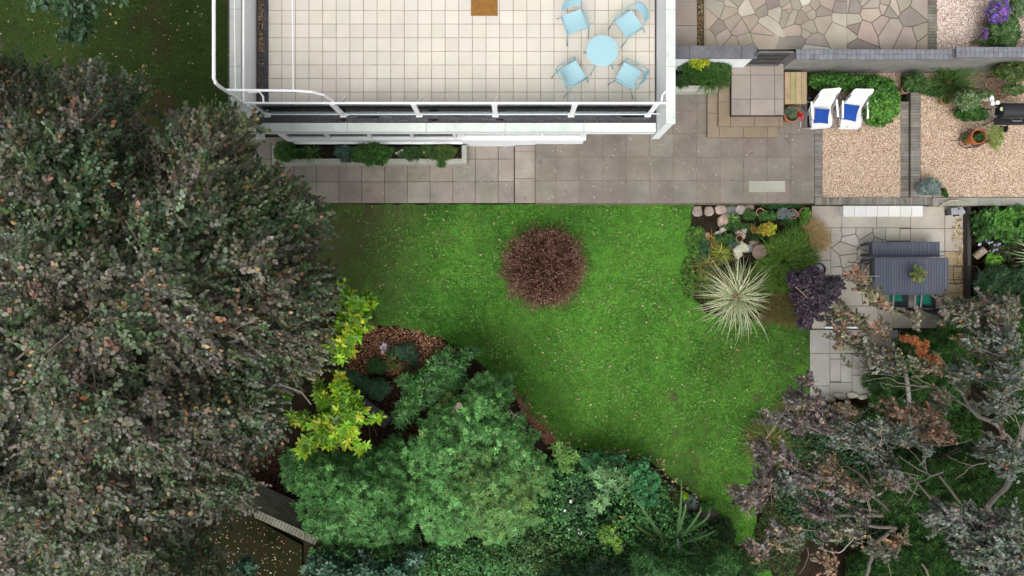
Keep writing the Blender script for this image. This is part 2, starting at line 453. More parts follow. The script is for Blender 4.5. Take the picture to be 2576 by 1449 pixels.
def blades(name, base, az, L, W, lift, droop, cols, mat, seg=4, parent=None, curl=.25):
    """strap leaves / grass blades, arching out from base (n,3)"""
    n = len(base); L = np.broadcast_to(L, (n,)); W = np.broadcast_to(W, (n,)); lift = np.broadcast_to(lift, (n,)); droop = np.broadcast_to(droop, (n,))
    h = np.stack([np.cos(az), np.sin(az), np.zeros(n)], 1); sd_ = np.stack([-np.sin(az), np.cos(az), np.zeros(n)], 1)
    ts = np.linspace(0, 1, seg + 1); vs = []
    cur = curl * R.normal(size=n)
    p = base.copy(); prev = 0
    for i, t in enumerate(ts):
        if i:
            e = lift - (lift + droop) * ((t + prev) / 2) ** 1.2
            hh = h * np.cos(cur * t)[:, None] + sd_ * np.sin(cur * t)[:, None]
            p = p + (hh * np.cos(e)[:, None] + UP * np.sin(e)[:, None]) * (L * (t - prev))[:, None]
        prev = t
        w = W * (1 - t ** 2.2) * (.6 + .4 * min(1, t * 4)) * .5 + .0006
        vs.append(p - sd_ * w[:, None]); vs.append(p + sd_ * w[:, None])
    V = np.stack(vs, 1); m = 2 * (seg + 1)
    tf = [(2 * i, 2 * i + 1, 2 * i + 3, 2 * i + 2) for i in range(seg)]
    me = bpy.data.meshes.new(name)
    me.vertices.add(n * m); me.vertices.foreach_set("co", V.reshape(-1, 3).astype(np.float32).ravel())
    flat = np.array(tf).ravel(); loops = (flat[None] + (np.arange(n) * m)[:, None]).ravel()
    me.loops.add(len(loops)); me.loops.foreach_set("vertex_index", loops.astype(np.int32))
    me.polygons.add(n * seg); me.polygons.foreach_set("loop_start", (np.arange(n * seg) * 4).astype(np.int32))
    me.update(calc_edges=True)
    ca = me.color_attributes.new("Col", 'FLOAT_COLOR', 'POINT')
    cc = np.ones((n, m, 4), np.float32); cc[:, :, :3] = np.clip(cols, 0, 1)[:, None]
    ca.data.foreach_set("color", cc.ravel()); me.materials.append(mat)
    o = bpy.data.objects.new(name, me); COL.objects.link(o)
    if parent is not None: o.parent = parent
    return o
def clump(name, label, cat, u, v, z, rad, n, L, palette, W=.012, lift=1.15, droop=.5, group=None, ru=None, rv=None, seg=4, mat=None, curl=.25):
    """a grass-like plant rooted round (u, v)"""
    root = empty(name, P(u, v, z))
    a = R.uniform(0, 6.283, n); r = rad * np.sqrt(R.random(n))
    base = np.stack([r * np.cos(a) * (ru or 1), r * np.sin(a) * (rv or 1), np.zeros(n)], 1)
    az = a + R.normal(size=n) * .7
    o = blades("leaves", base, az, L * (1 + .25 * R.normal(size=n).clip(-2, 2)), W, lift + .25 * R.normal(size=n), droop + .3 * R.normal(size=n), pal(palette, n, .2), mat or leafmat(), seg, root, curl)
    cr = MB(); cr.blob((0, 0, .03), (max(rad * .7, .03), max(rad * .7, .03), .07), 3, (.12, .09, .05), rough=.3); cr.build("root_crown", surf("soil_c", None, .95, .3, 8, 60), root)
    tag(root, label, cat, group)
    return root
print("helpers ok")
def adopt(root, *kids):
    for k in kids:
        k.parent = root; k.location = (-root.location[0], -root.location[1], -root.location[2])
def ppoly(pts, z): return [P(u, v, z)[:2] for u, v in pts]
def rect_uv(u0, v0, u1, v1): return [(u0, v0), (u1, v0), (u1, v1), (u0, v1)]
def dense(pts, step=14, jit=5, seed=0):
    rs = np.random.default_rng(seed); out = []
    for i in range(len(pts)):
        a, b = pts[i], pts[(i + 1) % len(pts)]; k = max(1, int(math.hypot(b[0] - a[0], b[1] - a[1]) / step))
        for j in range(k):
            t = j / k; out.append((a[0] + (b[0] - a[0]) * t + jit * (rs.random() - .5) * 2, a[1] + (b[1] - a[1]) * t + jit * (rs.random() - .5) * 2))
    return out
def sheet(name, poly_xy, z, mat, thick=0.3, kind='structure'):
    m = MB(); m.prism(poly_xy, z - thick, z); o = m.build(name, mat); return tag(o, kind=kind)
def J(c, a=.08, b=.03):
    k = 1 + a * (random.random() * 2 - 1); return tuple(max(0, x * k * (1 + b * (random.random() * 2 - 1))) for x in c)

# ================================================================== GROUND
G0 = (.09, .11, .05)
m_ground = ground("ground_mat", [(.35, (.035, .05, .016)), (.65, (.06, .06, .026))], 1.2, [(.3, (.7, .7, .7)), (.7, (1.3, 1.3, 1.3))], 25)
m_lawn = ground("lawn_mat", [(.30, (.036, .09, .018)), (.45, (.052, .16, .022)), (.58, (.08, .24, .03)), (.70, (.125, .32, .045))], .62,
                [(.30, (.45, .52, .45)), (.5, (1, 1, 1)), (.70, (1.55, 1.4, 1.35))], 16, bump=.9, bscale=55, patch=((.085, .10, .04), 1.3, .57), mid=[(.36, (.62, .66, .62)), (.5, (1, 1, 1)), (.64, (1.4, 1.32, 1.3))])
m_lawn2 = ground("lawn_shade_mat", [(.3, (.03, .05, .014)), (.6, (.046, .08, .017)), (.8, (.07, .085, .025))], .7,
                 [(.3, (.55, .6, .55)), (.55, (1, 1, 1)), (.75, (1.35, 1.3, 1.3))], 24, bump=.9, bscale=55, patch=((.055, .042, .022), .9, .56))  # neighbour's poorer grass, with tree shade also mixed into its dark colours
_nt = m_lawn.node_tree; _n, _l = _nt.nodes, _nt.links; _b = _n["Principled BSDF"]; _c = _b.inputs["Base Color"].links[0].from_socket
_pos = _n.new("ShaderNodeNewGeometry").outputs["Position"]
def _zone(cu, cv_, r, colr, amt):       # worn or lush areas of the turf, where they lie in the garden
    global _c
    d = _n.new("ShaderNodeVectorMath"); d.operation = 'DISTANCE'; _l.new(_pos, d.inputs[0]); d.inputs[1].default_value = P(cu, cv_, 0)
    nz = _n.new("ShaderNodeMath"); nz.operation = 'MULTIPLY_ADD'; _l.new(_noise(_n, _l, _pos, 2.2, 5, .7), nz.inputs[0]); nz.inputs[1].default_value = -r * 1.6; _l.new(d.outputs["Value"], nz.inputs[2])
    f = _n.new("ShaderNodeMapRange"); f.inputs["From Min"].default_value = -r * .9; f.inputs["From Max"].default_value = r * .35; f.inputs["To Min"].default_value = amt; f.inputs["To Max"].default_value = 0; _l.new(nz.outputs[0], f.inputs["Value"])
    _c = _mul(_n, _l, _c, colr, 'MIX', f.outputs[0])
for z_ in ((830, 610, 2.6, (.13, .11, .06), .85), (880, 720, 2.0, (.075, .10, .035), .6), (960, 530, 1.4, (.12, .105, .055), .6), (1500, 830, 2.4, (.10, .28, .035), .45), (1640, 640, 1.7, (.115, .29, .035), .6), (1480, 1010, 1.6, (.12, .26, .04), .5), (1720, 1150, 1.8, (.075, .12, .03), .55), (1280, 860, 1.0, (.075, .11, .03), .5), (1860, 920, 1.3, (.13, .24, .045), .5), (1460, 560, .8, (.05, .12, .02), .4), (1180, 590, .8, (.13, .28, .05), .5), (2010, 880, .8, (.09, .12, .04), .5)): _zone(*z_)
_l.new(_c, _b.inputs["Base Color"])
m_soil = ground("soil_mat", [(.35, (.017, .013, .008)), (.65, (.034, .025, .016))], 3, [(.3, (.6, .6, .6)), (.7, (1.5, 1.4, 1.3))], 30, bump=1.0, bscale=45)
m_leafy = ground("leafy_soil_mat", [(.35, (.012, .020, .006)), (.65, (.026, .020, .009))], 2, [(.3, (.5, .5, .5)), (.7, (1.6, 1.5, 1.4))], 26, bump=1.0, bscale=45)

g = MB(); g.box((0, 0, -.6), (90, 70, .9)); tag(g.build("ground", m_ground), kind='structure')   # top at -0.15
LAWN = [(690, 513), (1735, 513), (2045, 513), (2045, 812), (2037, 990), (1990, 1030), (1960, 1060), (1925, 1120), (1920, 1200), (1900, 1290), (1925, 1400), (1960, 1500),
        (1900, 1470), (1850, 1370), (1790, 1275), (1700, 1215), (1640, 1165), (1560, 1150), (1480, 1135), (1400, 1115), (1340, 1060), (1285, 985), (1190, 900), (1110, 852), (1000, 822), (925, 818), (840, 790), (700, 740)]
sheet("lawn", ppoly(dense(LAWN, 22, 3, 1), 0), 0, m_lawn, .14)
sheet("soil", ppoly(dense([(690, 740), (840, 790), (925, 818), (1000, 822), (1110, 852), (1190, 900), (1285, 985), (1340, 1060), (1400, 1115), (1480, 1135), (1560, 1150), (1640, 1165), (1700, 1215),
      (1790, 1275), (1850, 1370), (1900, 1470), (1900, 1700), (760, 1700), (765, 1360), (620, 1275), (480, 1200), (300, 1100), (300, 740)], 20, 5, 2), .02), .02, m_soil, .16)
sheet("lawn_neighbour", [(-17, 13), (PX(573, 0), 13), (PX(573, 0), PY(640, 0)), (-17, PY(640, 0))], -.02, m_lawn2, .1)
sheet("soil_under_beech", [(-17, PY(640.5, 0)), (PX(689, 0), PY(640.5, 0)), (PX(689, 0), PY(1100, 0)), (-17, PY(1100, 0))], -.03, m_leafy, .1)
sheet("ground_leafy", ppoly([(-200, 1101), (470, 1215), (620, 1292), (760, 1372), (759, 1700), (-200, 1700)], 0), 0, m_leafy, .1)
sheet("soil_under_trees", ppoly(dense([(1900, 1700), (1962, 1502), (1927, 1400), (1902, 1290), (1922, 1200), (1928, 1120), (1962, 1060), (2037, 1010), (2200, 1005), (2440, 840), (2440, 516), (2800, 516), (2800, 1700)], 24, 4, 5), .012), .012, m_soil, .14)
sheet("soil_rockery", ppoly(dense([(1744, 514), (2042, 514), (2042, 806), (1960, 808), (1900, 800), (1830, 796), (1775, 785), (1742, 735), (1738, 640)], 10, 6, 4), .03), .03, m_soil, .12)

# grass blades that give the lawns their grain
def turf(name, poly, n, palette, L, z, seed):
    u, v, zz, e = crown(poly, n, z, 0, 1, 0, 50, 0, 1, seed)
    k = fbm(u / 60, v / 60, seed) + .25 * R.normal(size=n) > .3
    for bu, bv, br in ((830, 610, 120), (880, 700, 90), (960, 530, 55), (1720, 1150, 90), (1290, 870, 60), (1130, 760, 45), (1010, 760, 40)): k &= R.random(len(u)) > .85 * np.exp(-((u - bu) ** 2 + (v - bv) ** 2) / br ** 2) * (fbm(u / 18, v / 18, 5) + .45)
    u, v = u[k], v[k]; m = len(u)
    p = toW(u, v, np.full(m, z)); a = R.uniform(0, 6.283, m)
    c = pal(palette, m, .25) * (.55 + .95 * fbm(u / 55, v / 55, seed + 2))[:, None]
    o = blades(name, p, a, L * (1 + .3 * R.normal(size=m).clip(-2, 2)), .011, .85 + .3 * R.normal(size=m), .2, c, leafmat("grass_leaf", .6, .15, .35), 2)
    return tag(o, kind='stuff')
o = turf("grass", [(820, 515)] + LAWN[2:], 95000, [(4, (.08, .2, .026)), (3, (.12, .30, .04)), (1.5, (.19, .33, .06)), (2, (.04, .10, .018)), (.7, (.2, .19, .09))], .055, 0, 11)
tag(o, "short bright green mown grass of the main lawn", "grass")
o = turf("grass", [(-40, -40), (573, -40), (573, 340), (-40, 340)], 30000, [(4, (.03, .065, .012)), (2, (.05, .09, .018)), (1, (.1, .085, .035))], .045, -.02, 12)  # blade colours carry the same mixed-in tree shade
tag(o, "dark thin grass of the neighbouring lawn left of the house", "grass")

# ================================================================== PAVING
SLAB = surf("slab", None, .9, .2, 1.7, 55, .3, .2, stain=((.085, .08, .068), .62, 2.2), spots=((.48, .47, .44), 7, .17))
SLABC = surf("slab_clean", None, .9, .14, 1.6, 50, .3, .2, stain=((.17, .155, .13), .66, 3.1))
TERR = surf("terrace_tile", None, .75, .055, 1.2, 60, .15, .25, stain=((.50, .455, .40), .66, 3.0))
JOINT = surf("joint", (.05, .045, .035), .95, .4, 6, 40, .4, .1)
JOINTM = surf("joint_mortar", (.185, .155, .12), .95, .35, 6, 40, .4, .1)
def grid_paving(name, u0, v0, u1, v1, z, du, dv, uo, vo, col, gap, mat, jmat, thick=.3, skip=None, kids=True):
    """slabs on a bed. joints pass through (uo, vo) every (du, dv) metres"""
    x0, y1 = PX(u0, z), PY(v0, z); x1, y0 = PX(u1, z), PY(v1, z); xo, yo = PX(uo, z), PY(vo, z)
    b = MB(); b.b2(x0, x1, y0, y1, z - thick, z - .006); bed = tag(b.build(name, jmat), kind='structure')
    xs = sorted(set([x0, x1] + [xo + k * du for k in range(-60, 60) if x0 + .03 < xo + k * du < x1 - .03]))
    ys = sorted(set([y0, y1] + [yo + k * dv for k in range(-60, 60) if y0 + .03 < yo + k * dv < y1 - .03]))
    m = MB(); gp = gap / 2
    for i in range(len(xs) - 1):
        for j in range(len(ys) - 1):
            if skip and skip((xs[i] + xs[i + 1]) / 2, (ys[j] + ys[j + 1]) / 2): continue
            a, b_, c, d = xs[i] + gp, xs[i + 1] - gp, ys[j] + gp, ys[j + 1] - gp
            jt = lambda: (random.random() - .5) * gap * .5
            m.prism([(a + jt(), c + jt()), (b_ + jt(), c + jt()), (b_ + jt(), d + jt()), (a + jt(), d + jt())], z - .05, z + jt() * .2, J(col, .09, .03), .004)
    s = m.build("paving_slabs", mat); tag(s, kind='structure')
    s.name = name + "_slabs"; return bed
LP = (.285, .25, .215)
grid_paving("path", 606, 345, 1294, 511, .12, .6, .6, 853, 457, LP, .011, SLAB, JOINT)
grid_paving("path_side", 573, -160, 605, 511, .11, .6, .6, 573, 100, (.12, .105, .09), .01, SLAB, JOINT)
grid_paving("step", 1295, 366, 1346.5, 511, .27, 1.0, .7, 1200, 449, LP, .008, SLAB, JOINT)
PZ = .42
grid_paving("patio", 1347, 150, 2049, 511, PZ, .61, .61, 1457, 454, (.205, .18, .155), .014, SLAB, JOINTM, .5)
m = MB(); m.b2(PX(1884, PZ), PX(1975, PZ), PY(483, PZ), PY(455, PZ), PZ - .02, PZ + .006, (.36, .36, .3)); tag(m.build("paving_pale_slab", SLABC), kind='structure')
# entrance steps
for (u0, v0, u1, v1, z, nm) in ((1780, 224, 1957, 345, .565, "bottom"), (1808, 200, 1970, 317, .70, "middle")):
    m = MB(); x0, x1 = PX(u0, z), PX(u1, z); ya, yb = PY(v0, z), PY(v1, z)
    ys = np.arange(yb, ya, .62).tolist() + [ya]
    for i in range(len(ys) - 1):
        m.prism([(x0, ys[i] + .004), (x0 + .30, ys[i] + .004), (x0 + .30, ys[i + 1] - .004), (x0, ys[i + 1] - .004)], PZ, z, J((.235, .185, .135), .07), .006)
    xs = np.arange(x0 + .304, x1, .62).tolist() + [x1]
    for i in range(len(xs) - 1):
        m.prism([(xs[i] + .004, yb), (xs[i + 1] - .004, yb), (xs[i + 1] - .004, ya), (xs[i] + .004, ya)], PZ, z - .002, J((.235, .185, .135), .07), .006)
    o = m.build("steps", SLABC); tag(o, kind='structure')
LZ = .85
grid_paving("landing", 1840, 160, 1972, 290, LZ, .61, .61, 1948.5, 249, (.29, .25, .22), .01, SLABC, JOINT, LZ - PZ - .002, None)
# upper terrace behind the garden wall
UZ = .88
grid_paving("path_upper", 1690, -160, 1754, 150, UZ, .9, .62, 1690, 64, (.3, .26, .225), .01, SLABC, JOINT, .5)
m = MB(); m.b2(PX(1755, UZ), PX(1774, UZ), PY(122, UZ), PY(-160, UZ), UZ - .4, UZ - .1); tag(m.build("drain_channel", JOINT), kind='structure')
m = MB(); m.b2(PX(1771.5, UZ), PX(1775, UZ), PY(122, UZ), PY(-160, UZ), UZ - .1, UZ - .002, (.3, .25, .2)); tag(m.build("drain_edge", SLABC), kind='structure')
def clip(poly, nx, ny, d):
    out = []
    for i in range(len(poly)):
        a, b = poly[i], poly[(i + 1) % len(poly)]; da, db = a[0] * nx + a[1] * ny - d, b[0] * nx + b[1] * ny - d
        if da <= 0: out.append(a)
        if (da < 0) != (db < 0) and da != db: t = da / (da - db); out.append((a[0] + (b[0] - a[0]) * t, a[1] + (b[1] - a[1]) * t))
    return out
def voronoi(x0, x1, y0, y1, n, seed, gap, relax=1):
    rs = np.random.default_rng(seed); pts = np.stack([rs.uniform(x0, x1, n), rs.uniform(y0, y1, n)], 1); cells = []
    for it in range(relax + 1):
        cells = []
        for i in range(n):
            poly = [(x0, y0), (x1, y0), (x1, y1), (x0, y1)]
            dd = np.hypot(*(pts - pts[i]).T); order = np.argsort(dd)[1:18]
            for j in order:
                dx, dy = pts[j] - pts[i]; L = math.hypot(dx, dy); mx, my = (pts[i] + pts[j]) / 2
                poly = clip(poly, dx / L, dy / L, (mx * dx + my * dy) / L - gap / 2)
                if len(poly) < 3: break
            cells.append(poly)
        if it < relax: pts = np.array([(np.mean([p[0] for p in c]), np.mean([p[1] for p in c])) if len(c) > 2 else pts[i] for i, c in enumerate(cells)]) * .6 + pts * .4
    return [c for c in cells if len(c) > 2]
def crazy(name, u0, v0, u1, v1, z, n, seed, pal_, gap=.014, thick=.4):
    x0, x1, y0, y1 = PX(u0, z), PX(u1, z), PY(v1, z), PY(v0, z)
    b = MB(); b.b2(x0, x1, y0, y1, z - thick, z - .008); tag(b.build(name, surf('joint_crazy', (.11, .09, .065), .95, .5, 5, 30)), kind='structure')
    m = MB()
    for c in voronoi(x0, x1, y0, y1, n, seed, gap, 0): m.prism(c, z - .03, z + random.uniform(-.003, .003), J(random.choice(pal_), .1, .04), .004)
    o = m.build(name + "_stones", SLABC); tag(o, kind='structure')
YS = (.36, .28, .17)
GB = [(.33, .28, .225), (.29, .25, .205), (.38, .33, .27), (.32, .275, .23), (.25, .215, .185), (.35, .29, .235)]
crazy("terrace_upper", 1775.5, -160, 2130, 124, UZ, 105, 3, GB * 3 + [(.5, .48, .43), (.42, .38, .31)] + GB + [YS])
crazy("terrace_upper_east", 2130.5, -160, 2334, 124, UZ, 50, 5, GB * 2 + [(.38, .31, .2), (.36, .32, .25)] + GB + [YS], .02)
# brick on edge strips and gravel
BRK = surf("grey_brick", None, .9, .25, 2.5, 40, .4, .2, stain=((.07, .075, .05), .6, 3.5))
def bricks(name, u0, v0, u1, v1, z, across, col=(.2, .185, .165), thick=.2, bw=.075, struct=True, parent=None):
    x0, x1, y0, y1 = PX(u0, z), PX(u1, z), PY(v1, z), PY(v0, z); m = MB()
    b = MB(); b.b2(x0 + .002, x1 - .002, y0 + .002, y1 - .002, z - thick, z - .007, (.075, .07, .055)); 
    s0 = len(b.v)
    if across:   # courses counted along y
        y = y0
        while y < y1 - .01:
            y2 = min(y + bw, y1); b.prism([(x0, y + .004), (x1, y + .004), (x1, y2 - .004), (x0, y2 - .004)], z - .05, z + random.uniform(-.004, .003), J(col, .22, .05), .003); y = y2
    else:
        x = x0
        while x < x1 - .01:
            x2 = min(x + bw, x1); b.prism([(x + .004, y0), (x2 - .004, y0), (x2 - .004, y1), (x + .004, y1)], z - .05, z + random.uniform(-.004, .003), J(col, .22, .05), .003); x = x2
    o = b.build(name, BRK, parent)
    if struct: tag(o, kind='structure')
    return o
bricks("brick_edging", 2050, 325, 2068.5, 495, PZ + .01, True)
bricks("brick_edging_gravel", 2266, 255, 2289, 495, PZ + .01, True, (.19, .17, .15))
o = bricks("low_brick_wall", 2292, 232, 2315, 495, PZ + .12, True, (.215, .2, .175), .25, struct=False)
tag(o, "low mossy wall of bricks on edge between the two lower gravel beds", "brick kerb")
bricks("brick_edging_upper", 2335, -160, 2357, 124, UZ + .01, True, (.17, .16, .13))
m_gr = gravel_mat("gravel_mat", [(.5, .35, .24), (.66, .5, .38), (.42, .28, .19), (.76, .66, .54), (.58, .42, .31), (.33, .2, .13), (.68, .56, .46)])
m_gr2 = gravel_mat("gravel_pink_mat", [(.5, .33, .27), (.78, .68, .62), (.4, .25, .2), (.82, .72, .66), (.62, .45, .38), (.3, .18, .14)], 34)
sheet("gravel_bed_left", [(PX(2069, PZ), PY(496, PZ)), (PX(2265.5, PZ), PY(496, PZ)), (PX(2265.5, PZ), PY(170, PZ)), (PX(2069, PZ), PY(170, PZ))], PZ, m_gr)
sheet("gravel_bed_right", [(PX(2315.5, PZ), PY(496, PZ)), (PX(2800, PZ), PY(496, PZ)), (PX(2800, PZ), PY(170, PZ)), (PX(2315.5, PZ), PY(170, PZ))], PZ, m_gr)
sheet("soil_hedge", [(PX(2031, PZ), PY(322, PZ)), (PX(2068, PZ), PY(322, PZ)), (PX(2068, PZ), PY(170, PZ)), (PX(2031, PZ), PY(170, PZ))], PZ + .008, m_soil, .2)
sheet("gravel_upper", [(PX(2357.5, UZ), PY(125, UZ)), (PX(2800, UZ), PY(125, UZ)), (PX(2800, UZ), PY(-160, UZ)), (PX(2357.5, UZ), PY(-160, UZ))], UZ - .01, m_gr2)
def pebbles(name, label, u0, v0, u1, v1, z, n, cols, s=.012):
    u = R.uniform(u0, u1, n); v = R.uniform(v0, v1, n); p = toW(u, v, np.full(n, z)); a = R.uniform(0, 6.28, n)
    o = leaves(name, p, np.stack([np.cos(a), np.sin(a), .15 * R.normal(size=n)], 1), UP + rvec(n, .25), s * R.uniform(1.2, 2.6, n), s * R.uniform(1, 2, n), pal(cols, n, .15), surf("pebble", None, .8, .1, 20, 80, .2, .3), T_OVAL)
    return tag(o, label, "gravel", kind='stuff')
PC = [(2, (.58, .42, .30)), (2, (.72, .57, .43)), (1, (.85, .75, .62)), (1, (.4, .22, .12)), (1, (.5, .33, .22))]
pebbles("pebbles", "tan pea gravel in the bed beside the grey patio", 2070, 230, 2264, 495, PZ + .006, 14000, PC)
pebbles("pebbles", "tan pea gravel in the bed holding the orange pot", 2317, 232, 2600, 495, PZ + .006, 20000, PC)
pebbles("pebbles", "pinkish gravel in the upper bed beside the purple flowers", 2358, -20, 2520, 124, UZ + .002, 9000, [(2, (.6, .45, .38)), (2, (.8, .72, .66)), (1, (.4, .25, .2))], .016)
# retaining wall between patio level and the sunken dining patio
m = bricks("retaining_wall", 2050, 496, 2345, 514.5, PZ + .02, False, (.22, .205, .18), .5, .062, struct=False)
tag(m, "low retaining wall topped with grey bricks on edge above the dining patio", "wall")
m = MB()
x = PX(2346, .45)
while x < 15: m.prism([(x + .003, PY(517, .45)), (x + .597, PY(517, .45)), (x + .597, PY(497, .45)), (x + .003, PY(497, .45))], -.1, .45, J((.27, .26, .23), .06), .006); x += .6
tag(m.build("retaining_wall", SLABC), "low retaining wall topped with plain grey concrete slabs below the right gravel bed", "wall")
# dining patio and the lower flags
DZ = .15
x0, x1, y0, y1 = PX(2042, DZ), PX(2436, DZ), PY(827, DZ), PY(516, DZ)
b = MB(); b.b2(x0, x1, y0, y1, -.15, DZ - .008); tag(b.build("dining_patio", JOINT), kind='structure')
m = MB()
CS = (.44, .405, .345); OR = (.42, .33, .20)
def flag(u0, v0, u1, v1, col=CS, z=DZ, mm=None):
    gp = .006; (mm or m).prism([(PX(u0, z) + gp, PY(v1, z) + gp), (PX(u1, z) - gp, PY(v1, z) + gp), (PX(u1, z) - gp, PY(v0, z) - gp), (PX(u0, z) + gp, PY(v0, z) - gp)], z - .05, z + random.uniform(-.003, .003), J(col, .06, .02), .004)
for r in ((2042, 518, 2118, 573), (2118, 518, 2205, 573), (2205, 518, 2291, 573), (2291, 518, 2377, 575), (2377, 518, 2436, 575), (2042, 573, 2090, 655), (2291, 575, 2377, 632), (2377, 575, 2436, 632),
          (2264, 575, 2291, 606), (2228, 573, 2264, 606), (2042, 655, 2090, 735), (2090, 693, 2170, 770), (2170, 693, 2280, 770), (2042, 735, 2090, 827), (2090, 770, 2209, 826), (2209, 770, 2296, 826), (2296, 770, 2436, 826), (2280, 693, 2377, 770)): flag(*r)
for r in ((2377, 632, 2436, 668), (2377, 668, 2436, 704), (2377, 704, 2436, 737), (2377, 737, 2436, 770)): flag(*r, col=OR)
for c in voronoi(PX(2090.5, DZ), PX(2227.5, DZ), PY(692.5, DZ), PY(573.5, DZ), 26, 9, .016): m.prism(c, DZ - .05, DZ, J((.42, .395, .35), .08), .004)
for c in voronoi(PX(2228, DZ), PX(2376.5, DZ), PY(692.5, DZ), PY(633, DZ), 10, 10, .016): m.prism(c, DZ - .05, DZ, J((.42, .395, .35), .08), .004)
tag(m.build("dining_patio_slabs", SLABC), kind='structure')
m = MB(); b = MB(); b.b2(PX(2037, .012), PX(2260, .012), PY(1003, .012), PY(828, .012), -.15, .016); tag(b.build("lower_patio", surf("moss_joint", (.055, .06, .03), .95, .4, 6, 40)), kind='structure')
LC = (.36, .345, .32)
for r in ((2037, 829, 2088, 889), (2088, 829, 2180, 889), (2180, 829, 2260, 889), (2037, 889, 2088, 971), (2037, 971, 2088, 1000), (2088, 889, 2115, 903), (2088, 903, 2115, 960), (2115, 890, 2144, 918), (2115, 918, 2144, 962),
          (2144, 889, 2200, 944), (2200, 889, 2260, 944), (2088, 962, 2144, 1000), (2144, 944, 2200, 1000), (2200, 944, 2260, 1000)): flag(*r, col=LC, z=.024)
tag(m.build("lower_patio_slabs", SLABC), kind='structure')
m = MB()
for i, (u, v, a, b_) in enumerate(((2088, 1004, 15, 8), (2112, 996, 17, 9), (2141, 993, 16, 9), (2170, 997, 13, 7), (2194, 1014, 11, 8))):
    x, y, _ = P(u, v, 0); m.blob((x, y, .04), (a / 95, b_ / 95, .07), i, J((.5, .47, .38), .1), 6, .2, -.2 + .1 * i)
tag(m.build("stone_edging", surf("rock", None, .9, .3, 6, 40, .5)), "curved row of pale rough stones edging the lower flags", "stone edging")

# ================================================================== HOUSE
WHITE = surf("white_render", (.80, .82, .84), .8, .04, 1.0, 60, .15, .25)
COPE = surf("coping_stone", None, .85, .12, 2.2, 40, .25, .2, stain=((.48, .50, .46), .6, 1.8))
FRAME = surf("white_frame", (.86, .87, .88), .4, .02, 1, 30, 0, .4)
PIPE = surf("white_pipe", (.88, .89, .92), .35, .02, 1, 30, 0, .4)
BITU = surf("bitumen", None, .45, .35, 3, 18, .8, .5, stain=((.05, .05, .055), .55, 6), bumpd=.03)
GLASS = glass_mat("rail_glass", (.84, .93, .90), .16)
WGLASS = glass_mat("window_glass", (.35, .42, .38), .15)
BLIND = surf("blind", (.72, .78, .78), .8, .03, 2, 30, 0)
house = tag(empty("house", (0, 4, 0)), "white rendered house with a tiled roof terrace and stone coping", "house")
def hpart(mb, name, mat, parent=None, **k):
    o = mb.build(name, mat, None, **k)
    if parent is None: adopt(house, o)
    else: o.parent = parent
    return o
XL, XR, YN = -5.72, 3.227, 11.5
m = MB(); m.b2(XL, 1.82, 3.74, 3.95, .05, 1.0); m.b2(XL, -5.64, 3.74, 3.95, 1.0, 2.7); m.b2(1.72, 1.82, 3.74, 3.95, 1.0, 2.7); m.b2(XL, 1.82, 3.74, 3.95, 2.7, 2.83)
m.b2(XL, -5.5, 3.952, YN, .05, 2.83); m.b2(1.62, 1.82, 3.952, 5.2, .05, 2.83); m.b2(1.822, 3.2, 5.0, 5.2, .05, 2.83); m.b2(3.0, 3.2, 5.202, YN, .05, 2.83); m.b2(-5.72, -1.25, 3.74, 3.95, .05, .56)
hpart(m, "wall", WHITE)
m = MB(); m.b2(-5.56, 3.2, 3.66, YN, 2.83, 2.955, (.2, .2, .2)); hpart(m, "roof_slab", WHITE)
m = MB(); m.b2(-5.71, 3.22, 3.665, YN, 2.957, 2.972, (.045, .045, .055))
for i in range(26):
    x = random.uniform(-5.3, 3); m.box((x, random.uniform(3.7, 4.05), 2.978), (random.uniform(.3, 1.1), .035, .01), random.uniform(-.05, .05), J((.06, .06, .075), .4))
for i in range(8): m.box((random.uniform(-5.66, -5.5), random.uniform(4, 7), 2.978), (.04, random.uniform(.3, 1), .01), 0, J((.05, .05, .07), .4))
m.b2(-5.71, 3.22, 3.86, 3.885, 2.974, 3.0, (.035, .035, .045)); m.b2(-5.60, -5.565, 4.1, YN, 2.974, 2.99, (.04, .04, .05))
hpart(m, "roof_membrane", BITU)
# roof tiles, every tile with its own joint
pitch = 34.25 / 112.76; ZT = 3.0
m = MB(); m.b2(-5.435, 3.19, PY(268, 3), YN, 2.974, ZT - .012, (.37, .30, .22)); hpart(m, "tile_bedding", surf("tile_joint", None, .9, .3, 3, 30))
m = MB(); xo = PX(708.9, 3); yo = PY(26.2, 3)
xs = [-5.435] + [xo + k * pitch for k in range(0, 40) if xo + k * pitch < 3.1] + [3.19]
ys = [PY(268, 3)] + [yo + k * pitch for k in range(-6, 30) if yo + k * pitch > PY(262, 3)] + [YN]
ys = sorted(ys); ys = [y for i, y in enumerate(ys) if i == 0 or y - ys[i - 1] > .06]
for i in range(len(xs) - 1):
    for j in range(len(ys) - 1):
        a, b_, c, d = xs[i] + .007, xs[i + 1] - .007, ys[j] + .007, ys[j + 1] - .007
        m.prism([(a, c), (b_, c), (b_, d), (a, d)], ZT - .02, ZT + random.uniform(-.0015, .0015), J((.605, .56, .495), .045, .02), .003)
hpart(m, "terrace_tiles", TERR)
